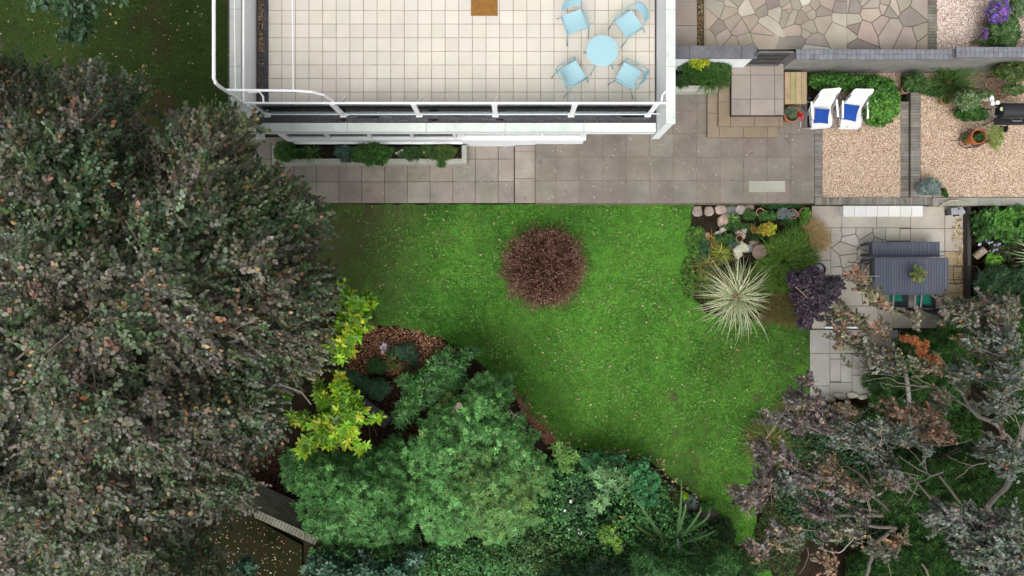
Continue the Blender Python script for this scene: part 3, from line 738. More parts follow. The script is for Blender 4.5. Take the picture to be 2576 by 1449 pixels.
# coping and parapets
m = MB(); x = -5.55
for w in (1.9, 1.75, 1.75, 1.75, 1.70): 
    m.prism([(x + .003, 3.47), (min(x + w, 3.2) - .003, 3.47), (min(x + w, 3.2) - .003, 3.664), (x + .003, 3.664)], 2.99, 3.08, J((.62, .68, .64), .04), .006); x += w
hpart(m, "front_coping", COPE)
m = MB(); m.b2(-5.56, 3.2, 3.475, 3.659, 2.8, 2.988); hpart(m, "fascia", WHITE)
for nm, xa, xb, ca, cb in (("parapet", -5.92, XL, -5.90, -5.665), ("parapet", XR, 3.40, 3.215, 3.415)):
    m = MB(); m.b2(xa, xb, 3.45, YN, 2.4, 3.94); hp = hpart(m, nm, WHITE)
    m = MB(); y = 3.43
    while y < YN:
        m.prism([(ca, y + .003), (cb, y + .003), (cb, y + 1.197), (ca, y + 1.197)], 3.942, 4.0, J((.60, .62, .60) if ca > 0 else (.42, .43, .40), .05), .005); y += 1.2
    c = m.build("coping", COPE); c.parent = hp
# windows
def window(x0, x1, z0, kinds, sill_y, sill_x0, sill_x1):
    xs = np.linspace(x0, x1, len(kinds) + 1)
    fr = MB(); fr.b2(x0, x1, 3.75, 3.83, z0, z0 + .06); fr.b2(x0, x1, 3.75, 3.83, 2.64, 2.7)
    for x in xs: fr.b2(x - .035, x + .035, 3.752, 3.828, z0 + .062, 2.638)
    f = hpart(fr, "window", FRAME)
    s = MB(); s.b2(sill_x0, sill_x1, sill_y, 3.80, z0 - .06, z0 - .002); so = s.build("sill", FRAME); so.parent = f
    for i, k in enumerate(kinds):
        g_ = MB(); g_.b2(xs[i] + .04, xs[i + 1] - .04, 3.785, 3.793, z0 + .063, 2.637); go = g_.build("pane", WGLASS if k else GLASS); go.parent = f
        if not k: b2 = MB(); b2.b2(xs[i] + .04, xs[i + 1] - .04, 3.84, 3.85, z0 + .05, 2.65); bo = b2.build("blind", BLIND); bo.parent = f
window(-5.62, -1.42, .62, [1, 0, 0, 1], 3.70, -5.64, -1.26)
window(-1.20, 1.70, 1.13, [0, 0, 0], 3.69, -1.25, 1.85)
m = MB(); m.b2(-5.45, 1.6, 4.3, 4.32, .2, 2.8); hpart(m, "interior_wall", surf("dark_room", (.06, .065, .06), .9))
# debris in gutters
def debris(name, label, u0, v0, u1, v1, z, n, cols, s=.03):
    u = R.uniform(u0, u1, n); v = R.uniform(v0, v1, n); p = toW(u, v, np.full(n, z)); a = R.uniform(0, 6.28, n)
    o = leaves(name, p, np.stack([np.cos(a), np.sin(a), .3 * R.normal(size=n)], 1), UP + rvec(n, .5), s * R.uniform(.7, 1.6, n), s * .6 * R.uniform(.7, 1.4, n), pal(cols, n, .3), leafmat(), T_OVAL)
    return tag(o, label, "fallen leaves", kind='stuff')
DC = [(3, (.3, .17, .07)), (2, (.45, .3, .14)), (2, (.1, .07, .04)), (1, (.12, .14, .05)), (1, (.5, .42, .3))]
debris("leaf_litter", "dead leaves and moss lying in the black roof gutter", 650, -10, 662, 130, 2.995, 420, DC)
debris("leaf_litter", "dead leaves lying in the black roof gutter at its lower end", 652, 130, 661, 262, 2.992, 130, DC)
debris("leaf_litter", "dead leaves filling the narrow drain channel beside the crazy paving", 1756, -10, 1770, 116, UZ - .08, 500, DC)
debris("leaf_litter", "thin line of leaf crumbs along the front roof edge", 690, 303, 1640, 307, 2.985, 160, DC, .02)

# glass balustrade
bal = tag(empty("glass_balustrade", (0, 3.865, 2.97)), "glass balustrade with white handrail along the front roof edge", "balustrade")
YB = 3.865
m = MB(); m.tube([(-5.60, YB, 4.0), (3.33, YB, 4.0)], .024, 10); m.tube([(3.12, YB, 4.0), (3.14, YB + .16, 4.0), (3.2, YB + .24, 3.98), (3.30, YB + .26, 3.96)], .018, 8)
o = m.build("handrail", PIPE); adopt(bal, o)
for pts_, r_ in (([(-5.5, 4.08, 4.0), (-5.28, 4.1, 4.0), (-5.2, 4.0, 4.0), (-5.19, YB, 4.0)], .02), ([(-5.7, 3.72, 3.6), (-5.46, 3.72, 3.6)], .01), ([(3.0, 3.8, 3.35), (3.22, 3.8, 3.35)], .01), ([(3.0, 3.95, 3.7), (3.22, 3.95, 3.7)], .01)):
    m = MB(); m.tube(pts_, r_, 8); adopt(bal, m.build("wall_bracket", PIPE))
m = MB(); m.b2(-5.46, 3.03, YB - .014, YB + .014, 3.03, 3.055); o = m.build("bottom_rail", PIPE); adopt(bal, o)
PXS = [-5.46, -3.77, -2.07, -.37, 1.32, 3.03]
for i, x in enumerate(PXS):
    m = MB(); m.b2(x - .055, x + .055, YB - .03, YB - .018, 2.975, 3.97); m.b2(x - .07, x + .07, YB - .05, YB + .05, 2.973, 2.985)
    o = m.build("post", FRAME); adopt(bal, o)
    if 0 < i < 5:
        m = MB(); m.tube([(x, YB + .03, 3.7), (x + .0, 4.2, 3.05), (x + .04, 4.24, 3.03), (x + .03, 4.27, 3.004)], .014, 6); o = m.build("stay", FRAME); adopt(bal, o)
    if i < 5:
        m = MB(); m.b2(x + .075, PXS[i + 1] - .075, YB - .006, YB + .006, 3.075, 3.96); o = m.build("glass_panel", GLASS); adopt(bal, o)
# left parapet handrail
pr = tag(empty("parapet_rail", (-5.6, 4, 4)), "long white handrail running up the left parapet", "handrail")
m = MB(); m.tube([(-5.60, 3.87, 4.02), (-5.60, YN, 4.02)], .022, 8); o = m.build("rail", PIPE); adopt(pr, o)
for y in (4.6, 6.2, 7.8):
    m = MB(); m.tube([(-5.60, y, 4.0), (-5.70, y, 3.9)], .012, 6); o = m.build("bracket", PIPE); adopt(pr, o)
# clothes line frame
cl = tag(empty("clothes_line", (-5.5, 3.9, 3.0)), "tall white tubular clothes line frame at the left corner of the roof", "clothes line")
ax, ay = PX(650, 3), PY(285, 3)
m = MB(); m.tube([(ax, ay, 3.0), (ax, ay, 5.12), (ax - .005, ay + .02, 5.26), (ax - .01, ay + .09, 5.33), (ax - .01, YN, 5.33)], .034, 10); m.lathe([(.07, 0), (.07, .012), (.04, .015)], (ax, ay, 2.975), 12)
o = m.build("frame_tube", PIPE); adopt(cl, o)
zb = 4.82; by = PY(230, zb); bx0 = ax; bx1 = PX(868, 3); byy = PY(283, 3)
m = MB(); m.tube([(PX(566, zb), ay + .01, zb), (bx1 - .55, ay + .0, zb - .02), (bx1 - .25, ay - .0, zb - .1), (bx1 - .08, ay, zb - .32), (bx1 - .02, ay, zb - .7), (bx1, ay, 3.02)], .026, 10); m.box((bx1 + .02, ay + .02, 2.985), (.14, .14, .02))
o = m.build("cross_tube", PIPE); adopt(cl, o)
for i, (u1, u2) in enumerate(((586, 592), (733, 737.5))):
    xa, xb = PX(u2, zb), PX(u1 - 1, zb)
    m = MB(); m.tube([(xa, ay + .02, zb), (xa + (xb - xa) * .6, ay + 2.2, zb - .02), (xb, YN, zb)], .009, 6); o = m.build("line", PIPE); adopt(cl, o)

# doormat
m = MB(); m.b2(PX(1185, 3), PX(1251.5, 3), PY(40, 3), PY(-45, 3), 3.003, 3.022)
o = m.build("doormat", surf("coir", (.26, .125, .03), .95, .2, 12, 150, .8)); tag(o, "brown coir doormat lying on the pale roof tiles", "doormat")

# ================================================================== PLANTER under the window
pl = tag(empty("planter", (-3, 3.5, .12)), "long concrete planter box under the front windows", "planter")
z = .50; y0, y1 = PY(411.5, z), 3.69; x0, x1 = PX(684, z), PX(1174, z)
CONC = surf("concrete", (.40, .40, .35), .9, .15, 2.5, 40, .3, .2, stain=((.2, .22, .15), .6, 3))
m = MB(); m.b2(x0, x1, y0, y0 + .13, .12, z); m.b2(x1 - .13, x1, y0 + .132, y1, .12, z - .001); m.b2(x0, x0 + .1, y0 + .132, y1, .12, z - .001)
o = m.build("box", CONC, bevel=.008); adopt(pl, o)
m = MB(); m.b2(x0 + .1, x1 - .13, y0 + .13, y1, .14, z - .1); o = m.build("soil", m_soil); adopt(pl, o)

# ================================================================== WALLS by the entrance
BLU = surf("blue_brick", None, .55, .2, 5, 50, .3, .4, stain=((.32, .32, .34), .66, 7))
DGW = surf("dark_slab", (.125, .125, .14), .7, .25, 2, 40, .3, .35, spots=((.42, .42, .44), 16, .22))
def wallface(name, col, mort, sx=.22):
    m, nt, n, l, b = _mat(name)
    tc = n.new("ShaderNodeNewGeometry").outputs["Position"]; mp = n.new("ShaderNodeMapping"); mp.inputs["Rotation"].default_value = (math.radians(90), 0, 0); l.new(tc, mp.inputs[0])
    br = n.new("ShaderNodeTexBrick"); br.inputs["Scale"].default_value = 1; br.inputs["Brick Width"].default_value = sx; br.inputs["Row Height"].default_value = .075; br.inputs["Mortar Size"].default_value = .006
    br.inputs["Color1"].default_value = (*col, 1); br.inputs["Color2"].default_value = (col[0] * .8, col[1] * .8, col[2] * .8, 1); br.inputs["Mortar"].default_value = (*mort, 1)
    l.new(mp.outputs[0], br.inputs["Vector"])
    c = _mul(n, l, br.outputs["Color"], _ramp(n, l, _noise(n, l, tc, 2, 5), [(.3, (.75, .75, .72)), (.7, (1.2, 1.2, 1.2))]))
    l.new(c, b.inputs["Base Color"]); b.inputs["Roughness"].default_value = .9; return m
WZ = 1.62
w1 = tag(empty("slab_topped_wall", (5, 5.9, PZ)), "short white wall with dark slate slab coping beside the house", "wall")
yc0, yc1 = PY(147, WZ), PY(115, WZ)
m = MB(); m.b2(3.42, PX(1897, WZ), yc0 + .03, yc1 - .03, .1, WZ - .05); o = m.build("wall_body", WHITE); adopt(w1, o)
m = MB(); x = 3.44
for w in (.87, 1.26, .4):
    x2 = min(x + w, PX(1905.5, WZ)); m.prism([(x + .003, yc0), (x2 - .003, yc0), (x2 - .003, yc1), (x + .003, yc1)], WZ - .048, WZ, (1, 1, 1), .006); x += w
    if x > PX(1905, WZ): break
o = m.build("coping", DGW); adopt(w1, o)
# gate
GZ = 1.9; gt = tag(empty("metal_gate", (PX(1950, GZ), PY(131, GZ), LZ)), "black metal slatted gate between the two wall ends at the landing", "gate")
gx0, gx1, gy = PX(1908, GZ), PX(1997, GZ), PY(131, GZ)
BLK = surf("black_metal", (.03, .03, .035), .45, .15, 10, 60, .05, .5)
DGR = surf("weathered_slat", (.075, .07, .065), .7, .35, 12, 60, .2, .3)
m = MB(); m.b2(gx0, gx1, gy - .02, gy + .02, GZ - .03, GZ, ); m.b2(gx0, gx1, gy - .02, gy + .02, LZ + .04, LZ + .08); m.b2(gx0, gx0 + .03, gy - .018, gy + .018, LZ + .04, GZ - .03); m.b2(gx1 - .03, gx1, gy - .018, gy + .018, LZ + .04, GZ - .03)
o = m.build("gate_frame", DGW); adopt(gt, o)
for k in range(9):
    zz = LZ + .14 + k * .105
    m = MB(); m.box(((gx0 + gx1) / 2, gy, zz), (gx1 - gx0 - .07, .012, .07), 0, (.5, .5, .5), math.radians(25)); o = m.build("slat", BLK if k % 2 else DGR); adopt(gt, o)
# blue brick walls
def brickwall(label, u0, u1, va, vb, z, endz):
    r = tag(empty("brick_wall", (PX(u0, z), PY(vb, z), PZ)), label, "wall")
    x0, x1, y0, y1 = PX(u0, z), PX(u1, z), PY(vb, z), PY(va, z)
    m = MB(); m.b2(x0, x1, y0 + .03, y1 - .03, endz, z - .07); o = m.build("wall_face", wallface("wall_brick" + str(int(u0)), (.235, .225, .215), (.3, .29, .27))); adopt(r, o)
    m = MB(); m.b2(x0, x1, y0 + .012, y1 - .012, z - .068, z - .01, (.1, .1, .1)); w = .112; x = x0; ym = (y0 + y1) / 2
    while x < x1 - .02:
        x2 = min(x + w, x1); c = (.17, .175, .20)
        m.prism([(x + .003, y0), (x2 - .003, y0), (x2 - .003, ym - .004), (x + .003, ym - .004)], z - .066, z, J(c, .14), .004)
        m.prism([(x + .003, ym + .004), (x2 - .003, ym + .004), (x2 - .003, y1), (x + .003, y1)], z - .066, z, J(c, .14), .004); x = x2
    o = m.build("brick_coping", BLU); adopt(r, o); return r
brickwall("long grey brick wall with blue brick coping behind the white loungers", 2003, 2398, 124, 149, 1.62, .1)
brickwall("grey brick wall section at the right edge with higher blue brick coping", 2406, 2760, 118, 144, 1.78, .1)

# planter right of house
p2 = tag(empty("planter", (4.5, 5.2, PZ)), "short concrete planter between the house and the entrance steps", "planter")
z = .72; m = MB(); m.b2(PX(1690, z), PX(1806, z), PY(229.5, z), PY(215, z), PZ, z); m.b2(PX(1795, z), PX(1806, z), PY(214.9, z), PY(160, z), PZ, z - .001); o = m.build("box", CONC); adopt(p2, o)
m = MB(); m.b2(PX(1690, .65), PX(1794, .65), PY(214.5, .65), PY(150, .65), PZ + .01, .65); o = m.build("soil", m_soil); adopt(p2, o)
# timber bench beside landing
WOOD = surf("pale_timber", None, .8, .18, 5, 45, .3, .2)
tb = tag(empty("timber_bench", (PX(2000, 1), PY(220, 1), PZ)), "small bench of pale weathered planks beside the entrance landing", "bench")
z = .86; x0, x1, y0, y1 = PX(1974, z), PX(2030, z), PY(261, z), PY(181, z); k = (x1 - x0) / 4
for i in range(4):
    m = MB(); m.prism([(x0 + k * i + .004, y0), (x0 + k * (i + 1) - .004, y0), (x0 + k * (i + 1) - .004, y1), (x0 + k * i + .004, y1)], z - .03, z, J((.38, .28, .17) if i != 1 else (.31, .28, .14), .08), .004); o = m.build("plank", WOOD); adopt(tb, o)
m = MB(); m.b2(x0 + .04, x1 - .04, y0 + .03, y0 + .07, PZ, z - .031, (.25, .2, .13)); m.b2(x0 + .04, x1 - .04, y1 - .07, y1 - .03, PZ, z - .031, (.25, .2, .13)); m.b2(x1 - .07, x1 - .03, y0 + .071, y1 - .071, PZ + .02, z - .031, (.25, .2, .13)); o = m.build("frame", WOOD); adopt(tb, o)

# bottom left garden wall
def obl_wall(label, pa, pb, z, w, face_col):
    a = Vector(P(*pa, z)[:2]); b = Vector(P(*pb, z)[:2]); d = (b - a).normalized(); nn = Vector((-d.y, d.x)); L = (b - a).length
    r = tag(empty("garden_wall", (a.x, a.y, 0)), label, "wall")
    m = MB(); q = [a + nn * .02, b + nn * .02, b + nn * (w - .02), a + nn * (w - .02)]; m.prism([(p.x, p.y) for p in q], -.1, z - .1)
    wm, nt, n, l, b_ = _mat("garden_wall_face"); geo = n.new("ShaderNodeNewGeometry").outputs["Position"]; mp = n.new("ShaderNodeMapping"); mp.inputs["Rotation"].default_value = (0, 0, -math.atan2(d.y, d.x)); l.new(geo, mp.inputs[0])
    sx = n.new("ShaderNodeSeparateXYZ"); l.new(mp.outputs[0], sx.inputs[0]); cx = n.new("ShaderNodeCombineXYZ"); l.new(sx.outputs[0], cx.inputs[0]); l.new(sx.outputs[2], cx.inputs[1])
    br = n.new("ShaderNodeTexBrick"); br.inputs["Scale"].default_value = 1; br.inputs["Brick Width"].default_value = .225; br.inputs["Row Height"].default_value = .075; br.inputs["Mortar Size"].default_value = .008
    br.inputs["Color1"].default_value = (*face_col, 1); br.inputs["Color2"].default_value = tuple(c * .7 for c in face_col) + (1,); br.inputs["Mortar"].default_value = (.06, .055, .045, 1)
    l.new(cx.outputs[0], br.inputs["Vector"]); l.new(_mul(n, l, br.outputs["Color"], _ramp(n, l, _noise(n, l, geo, 2.5, 5), [(.3, (.7, .75, .62)), (.7, (1.2, 1.2, 1.2))])), b_.inputs["Base Color"]); b_.inputs["Roughness"].default_value = .95
    adopt(r, m.build("wall_face", wm))
    m = MB(); t = 0
    while t < L:
        p0 = a + d * (t + .004); p1 = a + d * (t + .076); p2 = p1 + nn * w; p3 = p0 + nn * w
        m.prism([(p.x, p.y) for p in (p0, p1, p2, p3)], z - .098, z + random.uniform(-.003, .003), J((.2, .19, .15), .15), .004); t += .08
    adopt(r, m.build("brick_coping", BRK))
obl_wall("mossy grey brick garden wall beside the beech at the lower left", (560, 1266), (790, 1370), 1.55, .2, (.46, .44, .38))
print("structure ok")
# ================================================================== FURNITURE
BLUE = surf("pale_blue_paint", (.31, .50, .555), .45, .04, 2, 30, 0, .4)
BLUEF = surf("blue_tube", (.22, .40, .46), .4, .05, 2, 30, 0, .5)
def blue_chair(label, cu, cvv, fx, fy):
    z = 3.45; x, y, _ = P(cu, cvv, z)
    r = tag(empty("garden_chair", (x, y, 3.003), math.atan2(-fx, fy)), label, "chair", "pale blue metal chairs round the bistro table")
    m = MB(); n = 8                       # seat sheet, dipped a little
    for i in range(n):
        a, b = -.215 + .43 * i / n, -.215 + .43 * (i + 1) / n
        za, zb_ = .435 + .25 * (a / .43) ** 2 * .3, .435 + .25 * (b / .43) ** 2 * .3
        m._add([(-.215, a, za), (.215, a, za), (.215, b, zb_), (-.215, b, zb_), (-.215, a, za - .008), (.215, a, za - .008), (.215, b, zb_ - .008), (-.215, b, zb_ - .008)], [(0, 1, 2, 3), (7, 6, 5, 4), (0, 4, 5, 1), (2, 6, 7, 3), (1, 5, 6, 2), (3, 7, 4, 0)])
    m.build("seat", BLUE, r)
    m = MB()                             # curved slotted back
    for k in range(4):
        z0, z1 = .56 + k * .064, .56 + k * .064 + .058
        for i in range(8):
            t0, t1 = -1 + i / 4, -1 + (i + 1) / 4
            y0_, y1_ = -.245 - .05 * (1 - t0 * t0), -.245 - .05 * (1 - t1 * t1); s0, s1 = -(z0 - .5) * .22, -(z1 - .5) * .22
            m._add([(t0 * .19, y0_ + s0, z0), (t1 * .19, y1_ + s0, z0), (t1 * .19, y1_ + s1, z1), (t0 * .19, y0_ + s1, z1), (t0 * .19, y0_ + s0 + .006, z0), (t1 * .19, y1_ + s0 + .006, z0), (t1 * .19, y1_ + s1 + .006, z1), (t0 * .19, y0_ + s1 + .006, z1)], [(0, 1, 2, 3), (7, 6, 5, 4), (3, 2, 6, 7), (0, 4, 5, 1)])
    m.build("backrest", BLUE, r)
    m = MB()
    for s in (-1, 1):
        m.tube([(s * .25, .30, 0), (s * .25, .22, .42), (s * .25, .20, .60), (s * .255, .14, .65), (s * .26, -.16, .66), (s * .24, -.24, .70), (s * .19, -.315, .80), (s * .10, -.35, .84), (0, -.36, .845)], .011, 7)
        m.tube([(s * .26, -.34, 0), (s * .24, -.20, .42), (s * .235, .2, .43)], .011, 7)
        m.tube([(s * .19, -.30, .55), (s * .20, -.33, .79)], .009, 6)
    m.tube([(-.235, -.20, .425), (.235, -.20, .425)], .010, 6); m.tube([(-.24, .2, .425), (.24, .2, .425)], .010, 6)
    m.build("frame", BLUEF, r, smooth=True)
blue_chair("pale blue metal chair at the upper left of the round table, nearest the brown mat", 1446, 55, 80, -225)
blue_chair("pale blue metal chair upper right of the round table, its slotted back by the wall", 1582, 60, -135, -96)
blue_chair("pale blue metal chair at the lower left of the round table", 1440, 186, 115, 70)
blue_chair("pale blue metal chair at the lower right of the round table near the railing corner", 1581, 190, -135, 75)
x, y, _ = P(1515, 127, 3.71)
r = tag(empty("bistro_table", (x, y, 3.003)), "round pale blue metal table on the roof terrace", "table")
m = MB(); m.lathe([(.325, .690), (.336, .694), (.338, .700), (.336, .707), (.330, .709), (.0005, .708)], (0, 0, 0), 48); m.build("tabletop", BLUE, r)
for k in range(4):
    a = math.pi / 4 + k * math.pi / 2 + .3; m = MB(); m.tube([(math.cos(a) * .10, math.sin(a) * .10, .68), (math.cos(a) * .2, math.sin(a) * .2, .4), (math.cos(a) * .37, math.sin(a) * .37, 0)], .011, 7); m.build("leg", BLUEF, r)
m = MB(); m.tube([(.2 * math.cos(t), .2 * math.sin(t), .4) for t in np.linspace(0, 6.283, 25)], .008, 6); m.build("ring", BLUEF, r)

# white reclining loungers
CLOTH = surf("white_cloth", (.70, .70, .69), .85, .05, 4, 90, .2, .1)
TUBE = surf("grey_tube", (.42, .43, .45), .35, .1, 5, 30, 0, .5, .6)
ARM = surf("white_plastic", (.85, .86, .88), .4, .02, 2, 30, 0, .4)
NAVY = surf("blue_fabric", (.018, .065, .30), .85, .15, 8, 120, .4, .1)
def lounger(label, cu, cvv, rz):
    z = .85; x, y, _ = P(cu, cvv, z)
    r = tag(empty("reclining_chair", (x, y, PZ), rz), label, "chair", "white reclining garden chairs")
    prof = [(-.40, .30, .25), (-.36, .40, .26), (-.22, .425, .265), (.0, .40, .26), (.10, .44, .255), (.18, .60, .25), (.25, .76, .235), (.30, .88, .22), (.315, .92, .25), (.34, .99, .258), (.38, 1.07, .245), (.40, 1.09, .2)]
    m = MB(); vs = []; 
    for (yy, zz, w) in prof:
        for t in (-1, -.5, 0, .5, 1): vs.append((t * w, yy, zz - .02 * (1 - t * t)))
    fs = [(i * 5 + j, i * 5 + j + 1, (i + 1) * 5 + j + 1, (i + 1) * 5 + j) for i in range(len(prof) - 1) for j in range(4)]
    vs2 = [(a, b - .012, c - .015) for a, b, c in vs]; n = len(vs)
    rim = []
    L_ = len(prof)
    for i in range(L_ - 1):
        for j in (0, 4): a, b = i * 5 + j, (i + 1) * 5 + j; rim.append((a, b, b + n, a + n) if j == 0 else (b, a, a + n, b + n))
    for (i) in (0, L_ - 1):
        for j in range(4): a, b = i * 5 + j, i * 5 + j + 1; rim.append((a, a + n, b + n, b))
    m._add(vs + vs2, fs + [tuple(k + n for k in f[::-1]) for f in fs] + rim); m.build("fabric_seat", CLOTH, r, smooth=False)
    m = MB()
    for s in (-1, 1):
        m.tube([(s * .29, -.34, .40), (s * .29, .05, .40), (s * .27, .27, .78), (s * .23, .38, 1.04)], .013, 7)
        m.tube([(s * .31, -.30, 0.01), (s * .31, .05, .40), (s * .31, .18, .62)], .013, 7)
        m.tube([(s * .33, .34, 0.01), (s * .33, .02, .35), (s * .32, -.22, .60)], .013, 7)
    m.tube([(-.36, .36, .02), (.36, .36, .02)], .013, 7); m.tube([(-.34, -.32, .02), (.34, -.32, .02)], .013, 7); m.tube([(-.4, .3, .03), (-.45, .26, .03), (-.36, -.1, .03), (-.40, -.28, .03)], .013, 7)
    m.build("frame", TUBE, r, smooth=True)
    for s in (-1, 1):
        m = MB(); m.box((s * .315, .0, .635), (.048, .44, .022), 0); m.build("armrest", ARM, r, bevel=.008)
        m = MB(); m.lathe([(.028, -.01), (.03, .012), (.001, .014)], (s * .315, -.17, .63), 12); m.build("hinge", TUBE, r)
lounger("left white reclining garden chair, beside the flower pot, with a blue cushion", 2066, 280, math.radians(5))
lounger("right white reclining garden chair, beside the green hedge, with a blue cushion", 2142, 281, math.radians(-1))
def cushion(name, label, cu, cvv, z, s, rz, mat, h=.07, group=None, tilt=0):
    x, y, _ = P(cu, cvv, z); m = MB(); n = 9; vs = []; fs = []
    for side in (1, -1):
        for i in range(n):
            for j in range(n):
                a, b = -1 + 2 * i / (n - 1), -1 + 2 * j / (n - 1)
                k = (1 - a * a) * (1 - b * b); pin = 1 - .08 * (1 - b * b) * abs(a) ** 3 ; pin2 = 1 - .08 * (1 - a * a) * abs(b) ** 3
                vs.append((a * s * pin / 2, b * s * pin2 / 2, side * h * (k ** .45) + .004 * side + .006 * math.sin(5 * a + 3 * b)))
    for sd2 in (0, 1):
        o = sd2 * n * n
        for i in range(n - 1):
            for j in range(n - 1):
                f = (o + i * n + j, o + (i + 1) * n + j, o + (i + 1) * n + j + 1, o + i * n + j + 1); fs.append(f if sd2 == 0 else f[::-1])
    for i in range(n - 1):
        N2 = n * n
        for a, b in (((i) * n, (i + 1) * n), ((i + 1) * n + n - 1, i * n + n - 1), (i + 1, i), ((n - 1) * n + i, (n - 1) * n + i + 1)): fs.append((a, b, b + N2, a + N2))
    m._add(vs, fs); o = m.build(name, mat, smooth=True); o.location = (x, y, z); o.rotation_euler = (tilt, 0, rz)
    return tag(o, label, "cushion", group)
cushion("cushion", "square royal blue cushion on the left white reclining chair", 2067, 292, .93, .37, math.radians(-3), NAVY, .06, "blue cushions on the reclining chairs", .15)
cushion("cushion", "square royal blue cushion on the right white reclining chair, by the hedge", 2138, 283, .95, .40, math.radians(-10), NAVY, .06, "blue cushions on the reclining chairs", .2)

# dining bench and table
SLATE = surf("grey_slat", None, .55, .06, 3, 60, .1, .4)
DKM = surf("dark_frame", (.035, .037, .045), .5, .1, 5, 50, .05, .4)
def slat_top(r, x0, x1, y0, y1, z, n, t=.035):
    m = MB(); e = .028; c = (.075, .085, .115)
    m.b2(x0, x1, y0, y0 + e, z - t, z, c); m.b2(x0, x1, y1 - e, y1, z - t, z, c); m.b2(x0, x0 + e, y0 + e + .001, y1 - e - .001, z - t, z, c); m.b2(x1 - e, x1, y0 + e + .001, y1 - e - .001, z - t, z, c)
    m.b2(x0 + e + .001, x1 - e - .001, y0 + e + .001, y1 - e - .001, z - t, z - .018, (.02, .02, .025))
    w = (x1 - x0 - 2 * e) / n
    for i in range(n): m.b2(x0 + e + w * i + .005, x0 + e + w * (i + 1) - .005, y0 + e + .006, y1 - e - .006, z - .017, z - .003, J((.088, .10, .135), .08))
    adopt(r, m.build("tabletop" if "table" in r.name else "seat", SLATE))
def legs(r, pts, z0, z1, s=.05):
    for x, y in pts: m = MB(); m.b2(x - s / 2, x + s / 2, y - s / 2, y + s / 2, z0, z1); adopt(r, m.build("leg", DKM))
z = .62; x0, x1, y0, y1 = PX(2194, z), PX(2364, z), PY(646, z), PY(608, z)
r = tag(empty("garden_bench", ((x0 + x1) / 2, (y0 + y1) / 2, DZ)), "slatted dark grey bench without back along the dining table", "bench"); slat_top(r, x0, x1, y0, y1, z, 24); legs(r, [(x0 - .05, y0 + .06), (x0 - .05, y1 - .06), (x1 - .06, y0 + .06), (x1 - .06, y1 - .06)], DZ, z - .04)
m = MB(); m.b2(x0 - .16, x0 - .001, y1 - .045, y1 - .005, z - .12, z - .08); m.b2(x0 - .16, x0 - .001, y0 + .005, y0 + .045, z - .12, z - .08); m.b2(x0 - .03, x0 - .002, y0 + .047, y1 - .047, z - .10, z - .04); adopt(r, m.build("frame", DKM))
z = .90; x0, x1, y0, y1 = PX(2200, z), PX(2386, z), PY(741.5, z), PY(648, z)
r = tag(empty("dining_table", ((x0 + x1) / 2, (y0 + y1) / 2, DZ)), "long slatted dark grey garden table with a small plant on it", "table"); slat_top(r, x0, x1, y0, y1, z, 27); legs(r, [(x0 + .05, y0 + .05), (x0 + .05, y1 - .05), (x1 - .05, y0 + .05), (x1 - .05, y1 - .05)], DZ, z - .037, .06)
m = MB(); m.b2(x0 - .22, x0 - .001, y1 - .05, y1 - .01, z - .16, z - .12); m.b2(x0 - .04, x0 - .002, y0 + .01, y1 - .052, z - .15, z - .05); adopt(r, m.build("frame", DKM))
# wire chairs
WIRE = surf("black_wire", (.02, .02, .022), .5, .1, 5, 50, 0, .4)
def wire_chair(label, cu, cvv, rz):
    z = .62; x, y, _ = P(cu, cvv, z); r = tag(empty("wire_chair", (x, y, DZ), rz), label, "chair", "black wire chairs at the table ends")
    m = MB()
    for i in range(10):
        t = -.2 + .4 * i / 9; m.tube([(t, .22, .43), (t, 0, .42), (t, -.18, .43), (t * 1.0, -.24, .55), (t * .95, -.29, .82)], .0055, 4)
    m.build("wire_seat", WIRE, r)
    m = MB(); m.tube([(-.215, .23, .43), (.215, .23, .43), (.22, -.19, .435), (-.22, -.19, .435), (-.215, .23, .43)], .011, 6); m.tube([(-.21, -.2, .44), (-.21, -.30, .82), (-.1, -.33, .86), (.1, -.33, .86), (.21, -.30, .82), (.21, -.2, .44)], .011, 6)
    m.tube([(-.22, .02, .42), (-.1, .03, .415), (.1, .03, .415), (.22, .02, .42)], .010, 6); m.build("frame", WIRE, r)
    for sx, sy in ((-1, 1), (1, 1), (-1, -1), (1, -1)): m = MB(); m.tube([(sx * .2, sy * .19, .43), (sx * .25, sy * .26, 0)], .011, 6); m.build("leg", WIRE, r)
wire_chair("black wire chair at the left end of the dining table, under the leafy branch", 2178, 683, math.radians(-94))
wire_chair("black wire chair at the right end of the dining table", 2405, 692, math.radians(92))
CHAR = surf("charcoal_fabric", (.035, .037, .045), .85, .15, 6, 120, .3, .15)
GRN = surf("green_fabric", (.012, .13, .085), .85, .15, 6, 120, .4, .15)
